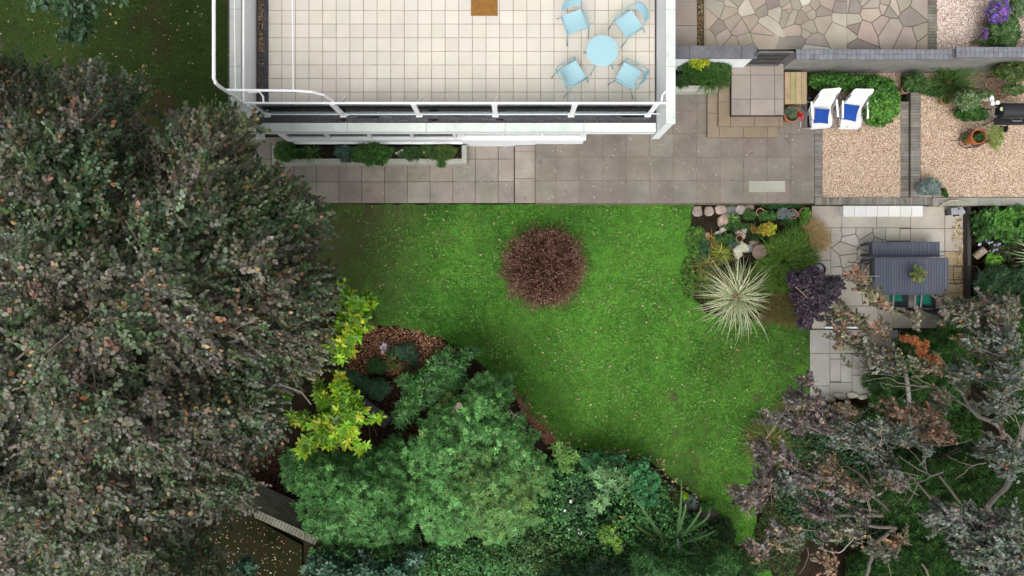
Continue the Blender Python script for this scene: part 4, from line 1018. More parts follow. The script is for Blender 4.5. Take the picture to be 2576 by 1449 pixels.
def arm_chair(label, cu, cvv, rz):
    z = .55; x, y, _ = P(cu, cvv, z); r = tag(empty("garden_armchair", (x, y, DZ), rz), label, "chair", "charcoal armchairs below the dining table")
    m = MB(); m.box((0, .05, .42), (.46, .48, .025), 0); m.build("seat", CHAR, r, bevel=.01)
    m = MB(); n = 8
    for i in range(n):
        t0, t1 = -1 + 2 * i / n, -1 + 2 * (i + 1) / n
        for a, b in (((.45, -.19), (.66, -.24)), ((.66, -.24), (.86, -.31)), ):
            q0, q1 = -.05 * (1 - t0 * t0), -.05 * (1 - t1 * t1)
            m._add([(t0 * .25, a[1] + q0, a[0]), (t1 * .25, a[1] + q1, a[0]), (t1 * .25, b[1] + q1, b[0]), (t0 * .25, b[1] + q0, b[0]), (t0 * .25, a[1] + q0 + .02, a[0]), (t1 * .25, a[1] + q1 + .02, a[0]), (t1 * .25, b[1] + q1 + .02, b[0]), (t0 * .25, b[1] + q0 + .02, b[0])], [(0, 1, 2, 3), (7, 6, 5, 4), (3, 2, 6, 7), (0, 4, 5, 1)])
    m.build("backrest", CHAR, r)
    for s in (-1, 1):
        m = MB(); m.box((s * .275, .03, .63), (.04, .46, .02), 0); m.build("armrest", surf("grey_arm", (.2, .2, .21), .5, .05, 3, 30, 0), r)
        m = MB(); m.tube([(s * .27, .26, 0), (s * .275, .24, .62)], .013, 6); m.tube([(s * .26, -.26, 0), (s * .26, -.18, .44), (s * .26, -.19, .62)], .013, 6); m.build("frame", DKM, r)
arm_chair("charcoal armchair with a green cushion below the table, partly under leaves", 2262, 755, math.radians(-3))
arm_chair("charcoal armchair with a green cushion below the table, nearest its right corner", 2331, 757, math.radians(-5))
cushion("cushion", "green cushion on the left charcoal armchair, mostly under the table edge", 2253, 742, .68, .36, .05, GRN, .06, "green cushions on the armchairs", 0)
cushion("cushion", "green cushion on the charcoal armchair nearest the table's right corner", 2324, 748, .68, .40, -.03, GRN, .06, "green cushions on the armchairs", 0)

# white tiled bench, lanterns
z = .38; x0, x1, y0, y1 = PX(2121, z), PX(2322, z), PY(545, z), PY(517.5, z)
r = tag(empty("tiled_shelf", ((x0 + x1) / 2, y1, DZ)), "low white tiled shelf against the retaining wall of the dining patio", "shelf")
m = MB(); m.b2(x0 + .02, x1 - .01, y0 + .02, y1, DZ, z - .022); adopt(r, m.build("base", WHITE)); m = MB(); w = (x1 - x0) / 7
for i in range(7): m.prism([(x0 + w * i + .005, y0), (x0 + w * (i + 1) - .005, y0), (x0 + w * (i + 1) - .005, y1), (x0 + w * i + .005, y1)], z - .02, z, J((.70, .69, .67), .04), .003)
adopt(r, m.build("tiled_top", surf("white_tile", None, .5, .04, 3, 40, 0, .4)))
for lab, u_, v_, a in (("small grey lantern beside the dead leaves under the retaining wall, the left one", 2399, 532, .1), ("small grey lantern beside the dead leaves under the retaining wall, tilted, the right one", 2416, 533, .6)):
    x, y, _ = P(u_, v_, .4); r = tag(empty("lantern", (x, y, DZ), a), lab, "lantern", "grey lanterns by the retaining wall")
    m = MB(); m.box((0, 0, .29), (.17, .17, .012)); m.box((0, 0, .302), (.10, .10, .012)); m.build("lid", surf("grey_lid", (.32, .33, .36), .4, .05, 3, 30, 0, .5), r, bevel=.004)
    m = MB(); 
    for sx in (-1, 1):
        for sy in (-1, 1): m.box((sx * .065, sy * .065, .145), (.012, .012, .27))
    m.box((0, 0, .006), (.15, .15, .012)); m.build("cage", DKM, r)
    m = MB(); m.box((0, 0, .14), (.115, .115, .24)); m.build("pane", GLASS, r)
m = MB(); pts = [P(2362, 521, .5), P(2375, 511, .5), P(2392, 504, .5), P(2411, 504, .5), P(2430, 510, .49), P(2447, 514, .48)]
m.tube([(a, b, c) for a, b, c in pts], [.022, .02, .02, .018, .014, .008], 7); q = pts[1]; m.tube([q, (q[0] - .1, q[1] + .06, q[2])], [.014, .005], 6)
tag(m.build("branch", surf("bleached_wood", (.42, .36, .26), .9, .2, 8, 50)), "bleached bare stick lying on the slab-topped retaining wall", "stick")

# timber edging on the right of the dining patio
m = MB(); z = .34; m.b2(PX(2434, z), PX(2443, z), PY(757, z), PY(520, z), -.1, z, (.06, .055, .05)); tag(m.build("timber_edging", WOOD), "dark timber sleeper edging the right side of the dining patio", "timber edging")
for lab, (u_, v_), a, s in (("pale cut log lying among plants right of the dining patio", (2467, 636), .9, .13), ("grey cut stump among plants, lower one right of the dining patio", (2464, 731), 2.2, .11)):
    x, y, _ = P(u_, v_, .3); m = MB(); m.tube([(x - s * math.cos(a), y - s * math.sin(a), .2), (x + s * math.cos(a), y + s * math.sin(a), .36)], [.10, .095], 12, (.32, .25, .18)); tag(m.build("log", WOOD), lab, "log")
# black tub and box
x, y, _ = P(2060, 678, .35); r = tag(empty("water_tub", (x, y, DZ)), "round black tub holding pale water beside the purple smoke bush", "tub")
m = MB(); m.lathe([(.14, 0), (.165, .22), (.175, .23), (.165, .235), (.15, .225), (.13, .12)], (0, 0, 0), 28); m.build("tub", BLK, r); m = MB(); m.lathe([(.146, .17), (.146, .175)], (0, 0, 0), 28); m.build("water", surf("still_water", (.25, .3, .34), .05, .05, 3, 10, 0, .9), r)
r = tag(empty("fire_box", (*P(2108, 801, .5)[:2], DZ)), "low black box with dark red rusty panels beneath the purple bush", "fire box")
def quad3(m, pts, t=.012, col=None):
    p = [Vector(q) for q in pts]; n_ = (p[1] - p[0]).cross(p[3] - p[0]).normalized() * t; m._add(list(p) + [q - n_ for q in p], [(0, 1, 2, 3), (7, 6, 5, 4), (0, 4, 5, 1), (1, 5, 6, 2), (2, 6, 7, 3), (3, 7, 4, 0)], col)
m = MB(); A, B, C_, D_ = P(2079, 805, .30), P(2138, 821, .30), P(2150, 790, .62), P(2100, 778, .62)
m.b2(PX(2084, .3), PX(2150, .3), PY(819, .3), PY(785, .3), DZ, .28); adopt(r, m.build("body", BLK))
RED = surf("rusty_red", (.115, .025, .018), .7, .3, 6, 50, .2, .3)
m = MB(); quad3(m, [P(2092, 795, .31), P(2140, 816, .31), P(2150, 788, .56), P(2108, 779, .56)]); adopt(r, m.build("red_panel", RED))
m = MB(); quad3(m, [P(2078, 800, .32), P(2093, 817, .32), P(2112, 817, .33), P(2090, 794, .34)]); quad3(m, [P(2084, 806, .36), P(2088, 803, .36), P(2125, 817, .36), P(2120, 820, .36)]); adopt(r, m.build("lid", DKM))
m = MB(); m.b2(PX(2076, .2), PX(2160, .2), PY(826.5, .2), PY(822, .2), DZ, .2); tag(m.build("edging_board", WHITE), "white board edge below the dark red box at the patio step", "board")

# pots
TER = surf("terracotta", (.36, .14, .065), .85, .18, 5, 40, .2, .2)
TERP = surf("terracotta_pale", (.42, .24, .15), .9, .2, 5, 40, .2, .2)
def pot(label, u, v, z0, h, r_, mat=None, lean=(0, 0), name="plant_pot", square=False):
    x, y, _ = P(u, v, z0 + h); r = tag(empty(name, (x, y, z0)), label, "plant pot")
    m = MB(); m.lathe([(r_ * .62, 0), (r_ * .9, h * .82), (r_, h * .82), (r_ * 1.02, h), (r_ * .88, h), (r_ * .86, h * .84)], (0, 0, 0), 4 if square else 26); m.build("pot", mat or TER, r)
    m = MB(); m.lathe([(r_ * .85, h * .8), (r_ * .86, h * .85)], (0, 0, 0), 20); m.build("soil", m_soil, r); r.rotation_euler = (lean[0], lean[1], 0); return r
LF = leafmat(); GLS = leafmat("glossy_leaf", .38, .5, .25)
pot("large terracotta pot with red flowers beside the landing steps", 1993, 287, PZ, .36, .20)
pot("small terracotta pot on the hedge corner, above the two brick edgings", 2280, 224, PZ, .30, .11, TERP)
pot("big orange terracotta pot standing on a black wire stand in the gravel", 2463, 343, PZ, .52, .19, surf("terracotta_bright", (.42, .13, .05), .8, .12, 5, 40, .2, .2))
x, y, _ = P(2445, 346, .6); r = tag(empty("pot_stand", (x, y, PZ)), "black wire ring stand around the big orange pot", "plant stand")
m = MB(); c0 = P(2463, 343, .94)
for zz, rr in ((.25, .23), (.03, .20)): m.tube([(c0[0] - x + rr * math.cos(t), c0[1] - y + rr * math.sin(t), zz) for t in np.linspace(0, 6.283, 25)], .008, 5)
for k in range(8): a = k * .785; m.tube([(c0[0] - x + .23 * math.cos(a), c0[1] - y + .23 * math.sin(a), .25), (c0[0] - x + .2 * math.cos(a), c0[1] - y + .2 * math.sin(a), .0)], .006, 5)
m.tube([(c0[0] - x - .22, c0[1] - y, .2), (c0[0] - x - .42, c0[1] - y - .03, .02)], .007, 5); m.build("wire_ring", WIRE, r)
pot("shallow orange pot half hidden behind the pale shrub by the right gravel bed", 2380, 250, PZ, .22, .13, TERP)
pot("terracotta pot in the rockery beside the small patio edge, holding bright green leaves", 2025, 538, .05, .25, .165, TERP)
pot("terracotta pot in the rockery with a silver plant", 1995, 538, .05, .2, .13, TERP)
pot("terracotta pot in the rockery behind the dark soil, below the patio wall", 1913, 534, .05, .2, .11, TERP)
pot("small round terracotta pot in the middle of the rockery among white rocks", 1861, 600, .08, .18, .09, TERP)
pot("square orange pot with strappy leaves in the bark mulch", *cv('b4', (885, 665)), .05, .22, .15, TER, square=True)
# watering can
x, y, _ = P(2010, 250, .7); r = tag(empty("watering_can", (x, y, PZ)), "dark green watering can standing behind the left reclining chair", "watering can")
GC = surf("green_plastic", (.012, .05, .042), .4, .1, 4, 30, 0, .5)
m = MB(); m.lathe([(.11, 0), (.12, .02), (.115, .2), (.09, .25), (.075, .25), (.07, .21)], (0, 0, 0), 22); m.build("body", GC, r)
m = MB(); m.tube([(.1, 0, .08), (.2, .02, .2), (.26, .03, .28)], [.022, .016, .014], 8); m.lathe([(.03, 0), (.035, .02)], (.27, .03, .27), 12); m.build("spout", GC, r)
m = MB(); m.tube([(-.1, 0, .05), (-.17, 0, .12), (-.16, 0, .24), (-.06, 0, .30), (.05, 0, .28)], .012, 7); m.build("handle", GC, r)

# barbecue
r = tag(empty("barbecue", (P(2556, 278, 1.1)[0], P(2556, 278, 1.1)[1], PZ)), "black barrel barbecue with chrome handle at the right edge of the gravel", "barbecue")
z = 1.12; yb = PY(278, z + .05); xl, xr = PX(2514, z), PX(2620, z); rad = .19
BBQ = surf("black_enamel", (.018, .019, .023), .35, .1, 3, 30, 0, .5)
m = MB(); m.tube([(xl, yb, z), (xl + .012, yb, z), (xl + .014, yb, z), (xr, yb, z)], [rad * .9, rad, rad, rad], 28); adopt(r, m.build("barrel", BBQ, smooth=False))
m = MB(); m.tube([(xl + .3, yb - .2, z + .03), (xl + .3, yb - .26, z + .05), (xl + .52, yb - .26, z + .05), (xl + .52, yb - .2, z + .03)], .011, 7); adopt(r, m.build("lid_handle", surf("chrome", (.6, .6, .6), .25, .05, 3, 30, 0, .5, .9)))
m = MB(); m.tube([(xl - .001, yb + .12, z - .08), (xl - .12, yb + .11, z - .08), (xl - .13, yb - .1, z - .08), (xl - .001, yb - .11, z - .08)], .010, 7); m.tube([(xl - .07, yb + .11, z - .08), (xl - .07, yb - .1, z - .08)], .008, 6); adopt(r, m.build("side_handle", TUBE))
m = MB(); m.lathe([(.05, 0), (.05, .004)], (xl - .02, yb + .02, z + .12), 16); adopt(r, m.build("gauge", surf("gauge", (.5, .48, .3), .3, .05, 3, 30, 0)))
for dx in (.12, .75):
    for sy in (-1, 1): m = MB(); m.tube([(xl + dx, yb + sy * .12, z - .12), (xl + dx - .06, yb + sy * .2, PZ + .02)], .014, 6); adopt(r, m.build("leg", BBQ))
m = MB(); m.b2(xl + .1, xl + .9, yb - .27, yb - .1, z - .35, z - .33); adopt(r, m.build("front_shelf", BBQ))
for dx in (.3, .42): m = MB(); m.tube([(xl + dx, yb - .36, PZ + .3), (xl + dx + .03, yb - .36, PZ + .3)], .085, 16); adopt(r, m.build("wheel", BBQ))
for lab, u_, v_ in (("small white pot on the end of the barbecue, the left one", 2500, 259), ("small white pot on the end of the barbecue, the right one", 2512, 257)):
    x, y, _ = P(u_, v_, 1.2); m = MB(); m.lathe([(.04, 0), (.052, .07), (.055, .075), (.045, .08), (.03, .078)], (x, y, 1.1), 16); tag(m.build("white_pot", surf("white_glaze", (.7, .69, .64), .4, .05, 3, 30, 0)), lab, "pot", "white pots by the barbecue")
# trellis
r = tag(empty("trellis", (*P(2500, 222, .9)[:2], PZ)), "brown diamond lattice trellis leaning by the brick wall", "trellis"); TRW = surf("brown_wood", (.17, .10, .065), .85, .2, 6, 40)
c = Vector(P(2500, 222, .9)); m = MB(); w, h = .44, .5
ex = Vector((1, 0, .0)); ey = Vector((0, .85, .5))
for k in range(-6, 7):
    for sgn in (1, -1):
        pts = []
        for t in np.linspace(-1, 1, 25):
            a, b = k * .09 + t * .5, sgn * t * .5
            if abs(a) <= w / 2 and abs(b) <= h / 2: pts.append(c + ex * a + ey * b + Vector((0, 0, .006 * sgn)))
        if len(pts) > 1: m.tube([pts[0], pts[-1]], .009, 4)
adopt(r, m.build("lattice", TRW)); m = MB()
for a, b in (((-.5, -.5), (.5, -.5)), ((.5, -.5), (.5, .5)), ((.5, .5), (-.5, .5)), ((-.5, .5), (-.5, -.5))): m.tube([c + ex * a[0] * w + ey * a[1] * h, c + ex * b[0] * w + ey * b[1] * h], .016, 4)
m.tube([c + ex * .22 + ey * .25, c + ex * .22 - ey * .5], .018, 4); adopt(r, m.build("frame", TRW))
m = MB(); a, b = P(2478, 252, .8), P(2590, 226, .95); m.tube([a, b], .03, 6); tag(m.build("timber_pole", TRW), "brown timber rail slanting behind the barbecue", "pole")
# rocks of the rockery
ROCK = surf("rock", None, .9, .3, 6, 40, .5)
def rocks(name, label, lst, cat, group):
    for i, (u_, v_, a, b_, h, rz, c, lab) in enumerate(lst):
        x, y, _ = P(u_, v_, h); m = MB(); rs_ = np.random.default_rng(i + 3)
        if name == "stepping_stone":
            a /= 125; b_ /= 125; pts_ = []
            for k_ in range(9):
                t_ = k_ * .698 + rs_.random() * .3; q_ = (abs(math.cos(t_)) ** 5 + abs(math.sin(t_)) ** 5) ** -.2 * (.92 + .16 * rs_.random()); pts_.append((a * q_ * math.cos(t_), b_ * q_ * math.sin(t_)))
            m.prism(pts_, -.06, h * .7, c, .015)
        else: m.blob((0, 0, 0), (a / 110, b_ / 110, h), i + 3, c, 5, .35, rz, .6)
        o = m.build(name, ROCK); o.location = (x, y, .03); tag(o, lab, cat, group)
GR = (.30, .25, .22)
rocks("stepping_stone", "", [(1754, 531, 17, 17, .05, .3, GR, "first stepping stone on the lawn below the patio edge, farthest left"), (1784, 531, 15, 16, .05, .2, GR, "second stepping stone on the lawn, square and grey-brown"), (1814, 527, 18, 15, .08, -.2, (.36, .29, .25), "third stone in the row, pinkish and rough"),
    (1840, 532, 19, 19, .04, .1, (.15, .15, .14), "dark flat stone fourth in the row below the patio"), (1864, 528, 18, 15, .08, .0, (.34, .30, .28), "speckled pale stone fifth in the row below the patio"), (1886, 523, 14, 10, .06, .1, (.3, .24, .2), "small brownish stone last in the row beside the pot")], "stone", "stones in a row below the patio")
WR = (.56, .53, .46)
rocks("rock", "", [(1821, 554, 20, 20, .10, .7, (.38, .28, .22), "large pink-brown rock below the row of stones"), (1819, 577, 10, 9, .08, .3, WR, "small white rock under the large pink-brown rock"), (1806, 588, 12, 7, .08, 0, WR, "small white rock left of the rockery pot"), (1872, 581, 10, 9, .08, 1, WR, "white rock right above the small round pot"),
    (1864, 589, 18, 12, .12, -.5, (.36, .30, .22), "long brown rock leaning on the small round pot"), (1870, 621, 22, 16, .16, -.5, (.5, .47, .36), "cream rock left of the round brown disc"), (1857, 631, 18, 14, .14, .5, (.55, .51, .4), "cream rock at the top of the spiky plant"), (1859, 640, 12, 11, .1, 0, (.48, .42, .32), "small tan rock below the cream rocks"),
    (1887, 624, 12, 14, .1, 0, (.24, .25, .25), "grey rock touching the round brown disc"), (1900, 611, 13, 10, .12, 0, (.3, .22, .16), "brown rock above the round brown disc"), (1777, 591, 12, 8, .07, 0, (.32, .22, .18), "reddish rock at the left of the rockery"), (1890, 570, 12, 9, .06, 0, (.34, .2, .12), "orange-brown stone beside the yellow plant"),
    (2070, 1070, 10, 26, .12, .5, (.3, .26, .2), "pale long rock under the purple leaves of the right tree"), (2010, 1218, 9, 30, .1, .35, (.32, .28, .22), "long pale stone edge under the right tree by the lawn"), (2125, 1330, 22, 18, .08, .3, (.22, .19, .16), "flat brown stone under the branches at the lower right"), (2208, 1363, 14, 12, .06, .1, (.2, .18, .16), "square grey stone under the branches at the lower right"), (1786, 1300, 26, 20, .08, .3, (.10, .075, .065), "dark brown stone beside the strappy plant at the lawn edge")], "rock", "rocks in the planted beds")
x, y, _ = P(1911, 634, .35); m = MB(); m.lathe([(.17, 0), (.19, .03), (.196, .04), (.19, .055), (.001, .058)], (0, 0, 0), 36); o = m.build("stone_disc", surf("disc", (.19, .125, .105), .8, .2, 5, 40, .2)); o.location = (x, y, .3); tag(o, "round flat brown disc lying among the rocks and grass", "disc")
# dark slatted bench in the bottom left bed
q = cv('b4', (548, 820), (870, 1055), (815, 1130), (493, 895)); z = .47
r = tag(empty("garden_bench", (*P(915, 1022, z)[:2], .02)), "dark slatted bench half hidden under the yellow-leaved shrub", "bench")
a, b, c, d = [Vector(P(u_, v_, z)) for u_, v_ in q]
for t0, t1 in ((0, .48), (.52, 1)):
    m = MB(); m.prism([(p.x, p.y) for p in (a.lerp(d, t0), b.lerp(c, t0), b.lerp(c, t1), a.lerp(d, t1))], z - .03, z, (.048, .053, .068), .004); adopt(r, m.build("board", SLATE))
for p, pp in ((a, d), (b, c)):
    q1 = p.lerp(c if p is a else d, .1); m = MB(); m.tube([(q1.x, q1.y, 0), (q1.x, q1.y, z - .031)], .03, 4); adopt(r, m.build("leg", DKM))
# apples on the neighbour's lawn
for i, (cx, cy, c, lab) in enumerate(((460, 428, (.42, .55, .05), "green apple on the dark lawn just above the beech crown"), (825, 163, (.45, .42, .08), "yellow-green apple lying on the dark lawn"), (788, 102, (.4, .26, .10), "brownish apple lying on the dark lawn, above the yellow-green one"), (218, 5, (.45, .42, .05), "yellow apple at the top edge of the dark lawn"))):
    u_, v_ = cv('b0', (cx, cy)); x, y, _ = P(u_, v_, 0); m = MB(); m.lathe([(.004, .008), (.02, .0), (.036, .02), (.04, .04), (.032, .062), (.016, .07), (.004, .064)], (0, 0, 0), 14, c); m.tube([(0, 0, .062), (.004, .002, .082)], .002, 4, (.1, .06, .03)); o = m.build("apple", surf("apple_skin", None, .4, .15, 30, 80, 0, .5), smooth=True); o.location = (x, y, -.018); tag(o, lab, "apple", "fallen apples")
print("furniture ok")
# ================================================================== PLANTS
BARK = surf("bark", (.14, .125, .105), .9, .3, 4, 40, .6, .2)
TWIG = surf("twig_bark", None, .85, .2, 10, 60, .2, .2)
SOILC = surf("soil_c", None, .95, .3, 8, 60)
def trunk(root, pts, r0, r1, mat=None, name="trunk", seg=9):
    m = MB(); n = len(pts); m.tube(pts, [r0 + (r1 - r0) * i / max(1, n - 1) for i in range(n)], seg); o = m.build(name, mat or BARK, smooth=True); adopt(root, o); return o
def stems(root, u, v, z0, z1, rad, k=9, r=.018, seed=0):
    rs = np.random.default_rng(seed + int(u)); m = MB(); x, y, _ = P(u, v, z1)
    for i in range(k):
        a = rs.random() * 6.283; q = rad * rs.random() ** .5
        m.tube([(x + .1 * math.cos(a), y + .1 * math.sin(a), z0), (x + q * .5 * math.cos(a + .3), y + q * .5 * math.sin(a + .3), z0 + (z1 - z0) * .55), (x + q * math.cos(a), y + q * math.sin(a), z1 - .05)], [r, r * .7, r * .3], 5, (.14, .11, .08))
    adopt(root, m.build("stem", TWIG))
def shrub(name, label, cat, poly, kind, n, z0, rise, D, L, W, palette, zones=None, k=7, base=0.0, group=None, mat=None, tmpl=None, stemk=9, **kw):
    cu = sum(p[0] for p in poly) / len(poly); cvv = sum(p[1] for p in poly) / len(poly); zt = z0 + rise * .6
    x, y, _ = P(cu, cvv, zt); r = tag(empty(name, (x, y, base)), label, cat, group)
    if kind == 'ros': o = f_rosette("foliage", poly, n, k, z0, rise, D, L, W, palette, mat or LF, tmpl or T_LANCE, None, zones, **kw)
    else: o = f_scatter("foliage", poly, n, z0, rise, D, L, W, palette, mat or LF, tmpl or T_OVAL, None, zones, **kw)
    adopt(r, o)
    ext = (max(p[0] for p in poly) - min(p[0] for p in poly)) / 240
    if stemk: stems(r, cu, cvv, base, max(zt, base + .08), ext, stemk, .006 + .012 * min(1, ext), int(cvv))
    return r
def spray_tree_part(root, lst, m, length, L, W, palette, seed=0, name="foliage", orange=0.0, twigs=60, tcol=(.22, .18, .15), layers=1, tmpl=T_OVAL, mat=None, tilt=.3, zj=.25, ang=.9):
    """lst: (u, v, ru, rv, rot, n, z, heading, palette or None)"""
    Pp = []; Az = []; Cc = []
    for (u, v, ru, rv, rot, n, z, hd, pl_) in lst:
        a = R.uniform(0, 6.283, n); q = np.sqrt(R.random(n)) * (1 + .1 * R.normal(size=n)); du, dv = ru * q * np.cos(a), rv * q * np.sin(a)
        uu = u + du * math.cos(rot) - dv * math.sin(rot); vv = v + du * math.sin(rot) + dv * math.cos(rot)
        keep = (fbm(uu / 15, vv / 15, seed) > .42) & (R.random(n) < .92); uu, vv = uu[keep], vv[keep]; n = len(uu)
        zz = z + zj * (1 - q[keep] ** 2) - zj * R.exponential(.7, n) + .5 * (fbm(uu / 30, vv / 30, seed + 5) - .5)
        Pp.append(toW(uu, vv, zz)); Az.append(hd + .55 * R.normal(size=n)); Cc.append(pal(pl_ or palette, n, .2))
    Pp, Az, Cc = np.concatenate(Pp), np.concatenate(Az), np.concatenate(Cc)
    tw = MB(); o = sprays(Pp, Az, m, length, L, W, Cc, name, mat or GLS, tmpl, None, tilt, -.05, ang, (tw, twigs, tcol), orange); adopt(root, o)
    if tw.v: adopt(root, tw.build("twigs", TWIG))

# ---- big copper beech filling the left side
BE = [(3, (.076, .092, .048)), (2.2, (.108, .114, .074)), (2.6, (.050, .085, .028)), (.7, (.115, .104, .082)), (1.3, (.105, .09, .044)), (.5, (.16, .175, .13))]
BZ = [(2, (.13, .108, .078)), (2, (.155, .145, .115)), (1, (.09, .085, .055)), (.25, (.22, .13, .08))]
GB_ = [(2, (.05, .095, .035)), (2, (.075, .125, .05)), (1, (.11, .15, .08))]
OL = [(3, (.10, .135, .05)), (2, (.14, .165, .07)), (1.5, (.07, .10, .04)), (.6, (.16, .13, .06))]
GRNP = [(2, (.05, .095, .04)), (1, (.08, .12, .06))]
BEECH = [(-260, 40), (-60, 100), (10, 118), (40, 165), (75, 172), (110, 155), (150, 180), (200, 168), (235, 150), (270, 195), (330, 200), (372, 190), (378, 250), (345, 300), (385, 345), (440, 292), (500, 285), (560, 268), (600, 300), (650, 300), (640, 345),
         (625, 380), (665, 430), (720, 455), (765, 468), (800, 515), (822, 560), (785, 612), (800, 655), (838, 690), (842, 730), (822, 775), (815, 830), (802, 880), (790, 930), (735, 950), (690, 1000), (712, 1060), (705, 1105), (650, 1130), (625, 1180),
         (638, 1225), (600, 1290), (540, 1312), (515, 1345), (565, 1390), (612, 1440), (640, 1600), (-260, 1600)]
bx, by_ = PX(150, 8), PY(800, 8)
beech = tag(empty("copper_beech_tree", (bx * .9, by_, -.03)), "huge copper beech tree with grey-green and bronze leaves filling the left side", "tree")
def beech_layer(n, dz, seed, orange, twigs, L=.072):
    u, v, z, e = crown(BEECH, n, 4.3, 4.2, 420, 1.4, 62, .6, 16, seed, 0.0, .55, 14.0)
    z = z - dz + .4 * (fbm(u / 28, v / 28, seed + 7) - .5)
    c = zoned(BE, [(600, 345, 130, OL), (500, 400, 90, OL), (380, 330, 80, GRNP), (690, 480, 60, OL), (270, 370, 60, GRNP), (830, 900, 90, OL), (770, 980, 70, OL)], u, v, .22)
    kz = fbm(u / 95, v / 80, 61) + .10 * R.normal(size=len(u)); k = kz > .64; c[k] = pal(BZ, int(k.sum()), .2); k = kz < .38; c[k] = pal(GB_, int(k.sum()), .2)
    patch = fbm(u / 60, v / 60, 77)[:, None]; c = c * (.82 + .36 * patch)
    p = toW(u, v, z); az = np.arctan2(p[:, 1] - by_, p[:, 0] - bx * .9) + .8 * R.normal(size=len(u))
    tw = MB(); o = sprays(p, az, 8, .30, L, L * .72, c, "foliage", GLS, T_OVAL, None, .33, -.12, .95, (tw, twigs, (.2, .165, .13)), orange); adopt(beech, o)
    if tw.v: adopt(beech, tw.build("twigs", TWIG))
beech_layer(11500, 0, 21, .028, 200)
beech_layer(4200, .55, 22, .012, 0, .09)
m = MB(); tr = (bx * .9, by_)
m.tube([(tr[0], tr[1], -.1), (tr[0] + .05, tr[1], 1.5), (tr[0] + .1, tr[1] + .1, 3.5), (tr[0], tr[1] + .1, 6.6)], [.42, .33, .26, .12], 12)
rs = np.random.default_rng(4)
for i in range(20):
    a = i * 6.283 / 20 + rs.random() * .4; l = 2.2 + 2.2 * rs.random(); z1 = 2.2 + 2.6 * rs.random(); z2 = z1 + 1.2
    l = min(l, 3.0 if math.cos(a) < 0 else 2.6)
    q = [(tr[0] + l * t * math.cos(a + .25 * t), tr[1] + l * t * math.sin(a + .25 * t), z1 + (z2 - z1) * t + .3 * math.sin(3 * t)) for t in (0, .3, .6, 1)]
    m.tube(q, [.12, .09, .06, .02], 7)
adopt(beech, m.build("trunk", BARK, smooth=True))
lim = MB()
for (pts, r0) in ((cv('b4', (90, 820), (230, 870), (300, 960)), .02), (cv('b0', (1260, 1190), (1330, 1030), (1450, 960), (1560, 900)), .028), (cv('b0', (1300, 1200), (1400, 1130), (1470, 1100)), .02), 
                  ([(195, 955), (260, 985), (262, 940)], .024), ([(258, 985), (290, 995), (330, 1000)], .018), ([(236, 935), (240, 975), (258, 985)], .014), ([(262, 985), (305, 960)], .012),
                  ([(395, 1330 - 480), (420, 880), (455, 940), (470, 960)], .02), ([(40, 905), (70, 880), (95, 850)], .018), ([(100, 960), (118, 990), (135, 1010)], .014), ([(640, 1105), (560, 1080), (500, 1060)], .016), ([(312, 1060), (318, 1120), (300, 1180)], .018), ([(300, 1600 - 620), (330, 1010), (352, 1035)], .014)):
    n_ = len(pts); lim.tube([P(u_, v_, 6.0 if u_ > 400 else (8.15 if v_ > 500 else 6.6)) for u_, v_ in pts], [r0 * (1 - .6 * i / n_) for i in range(n_)], 6, (.20, .17, .15))
adopt(beech, lim.build("branch", TWIG))
# ---- twig of another tree hanging in at the top left
AG = [(2, (.06, .14, .06)), (1, (.11, .21, .11)), (1, (.04, .09, .035))]
t2 = tag(empty("apple_tree", (-10.5, 9.5, -.1)), "grey-green leafy apple tree branch hanging in at the top left", "tree")
spray_tree_part(t2, [(200, 8, 38, 22, 0, 60, 3.6, -1.5, None), (196, 40, 26, 26, 0, 50, 3.5, -1.6, None), (192, 72, 27, 16, 0, 40, 3.4, -1.9, None), (180, -30, 120, 40, 0, 260, 4.0, -1.5, None), (172, 78, 14, 8, 0, 14, 3.4, -2.2, None)], 8, .22, .075, .05, AG, 3, twigs=12)
trunk(t2, [(-10.5, 9.5, -.1), (-10.4, 9.3, 2), (-9.6, 8.6, 3.4), (PX(198, 3.45), PY(-30, 3.45), 3.6), (PX(195, 3.4), PY(70, 3.4), 3.4)], .14, .01)

# ---- yellow-green shrubs
YG = [(3, (.24, .48, .028)), (2, (.38, .58, .035)), (2, (.14, .34, .028)), (1, (.62, .66, .05)), (1, (.10, .22, .025))]
shrub("yellow_shrub", "upper yellow-green leaved shrub at the edge of the copper beech and lawn", "shrub", cv('b4', (490, 95), (540, 85), (555, 165), (640, 175), (740, 200), (745, 262), (700, 330), (715, 440), (690, 470), (600, 520), (625, 560), (560, 600), (520, 670), (462, 660), (420, 580), (400, 540), (440, 450), (490, 350), (545, 250), (470, 180)),
      'ros', 230, 2.0, .9, 60, .15, .055, YG, k=7, mat=GLS, tmpl=T_OVAL, namp=.4, ns=25, depth=.35, ragged=4, el=.35)
shrub("yellow_shrub", "lower larger yellow-green leaved shrub overhanging the dark bench", "shrub", cv('b4', (350, 760), (400, 830), (430, 900), (470, 730), (525, 715), (545, 800), (650, 890), (660, 960), (700, 960), (710, 1010), (820, 1035), (790, 1095), (720, 1100), (700, 1060), (650, 1120), (600, 1200), (715, 1220), (700, 1280), (650, 1295), (600, 1240), (520, 1260), (400, 1280), (380, 1230), (300, 1300), (195, 1300), (220, 1200), (270, 1150), (130, 1060), (95, 1010), (240, 1030), (330, 1040), (400, 1000), (330, 920)),
      'ros', 330, 2.0, .8, 60, .155, .058, YG, k=7, mat=GLS, tmpl=T_OVAL, namp=.4, ns=25, depth=.35, ragged=4, el=.35)
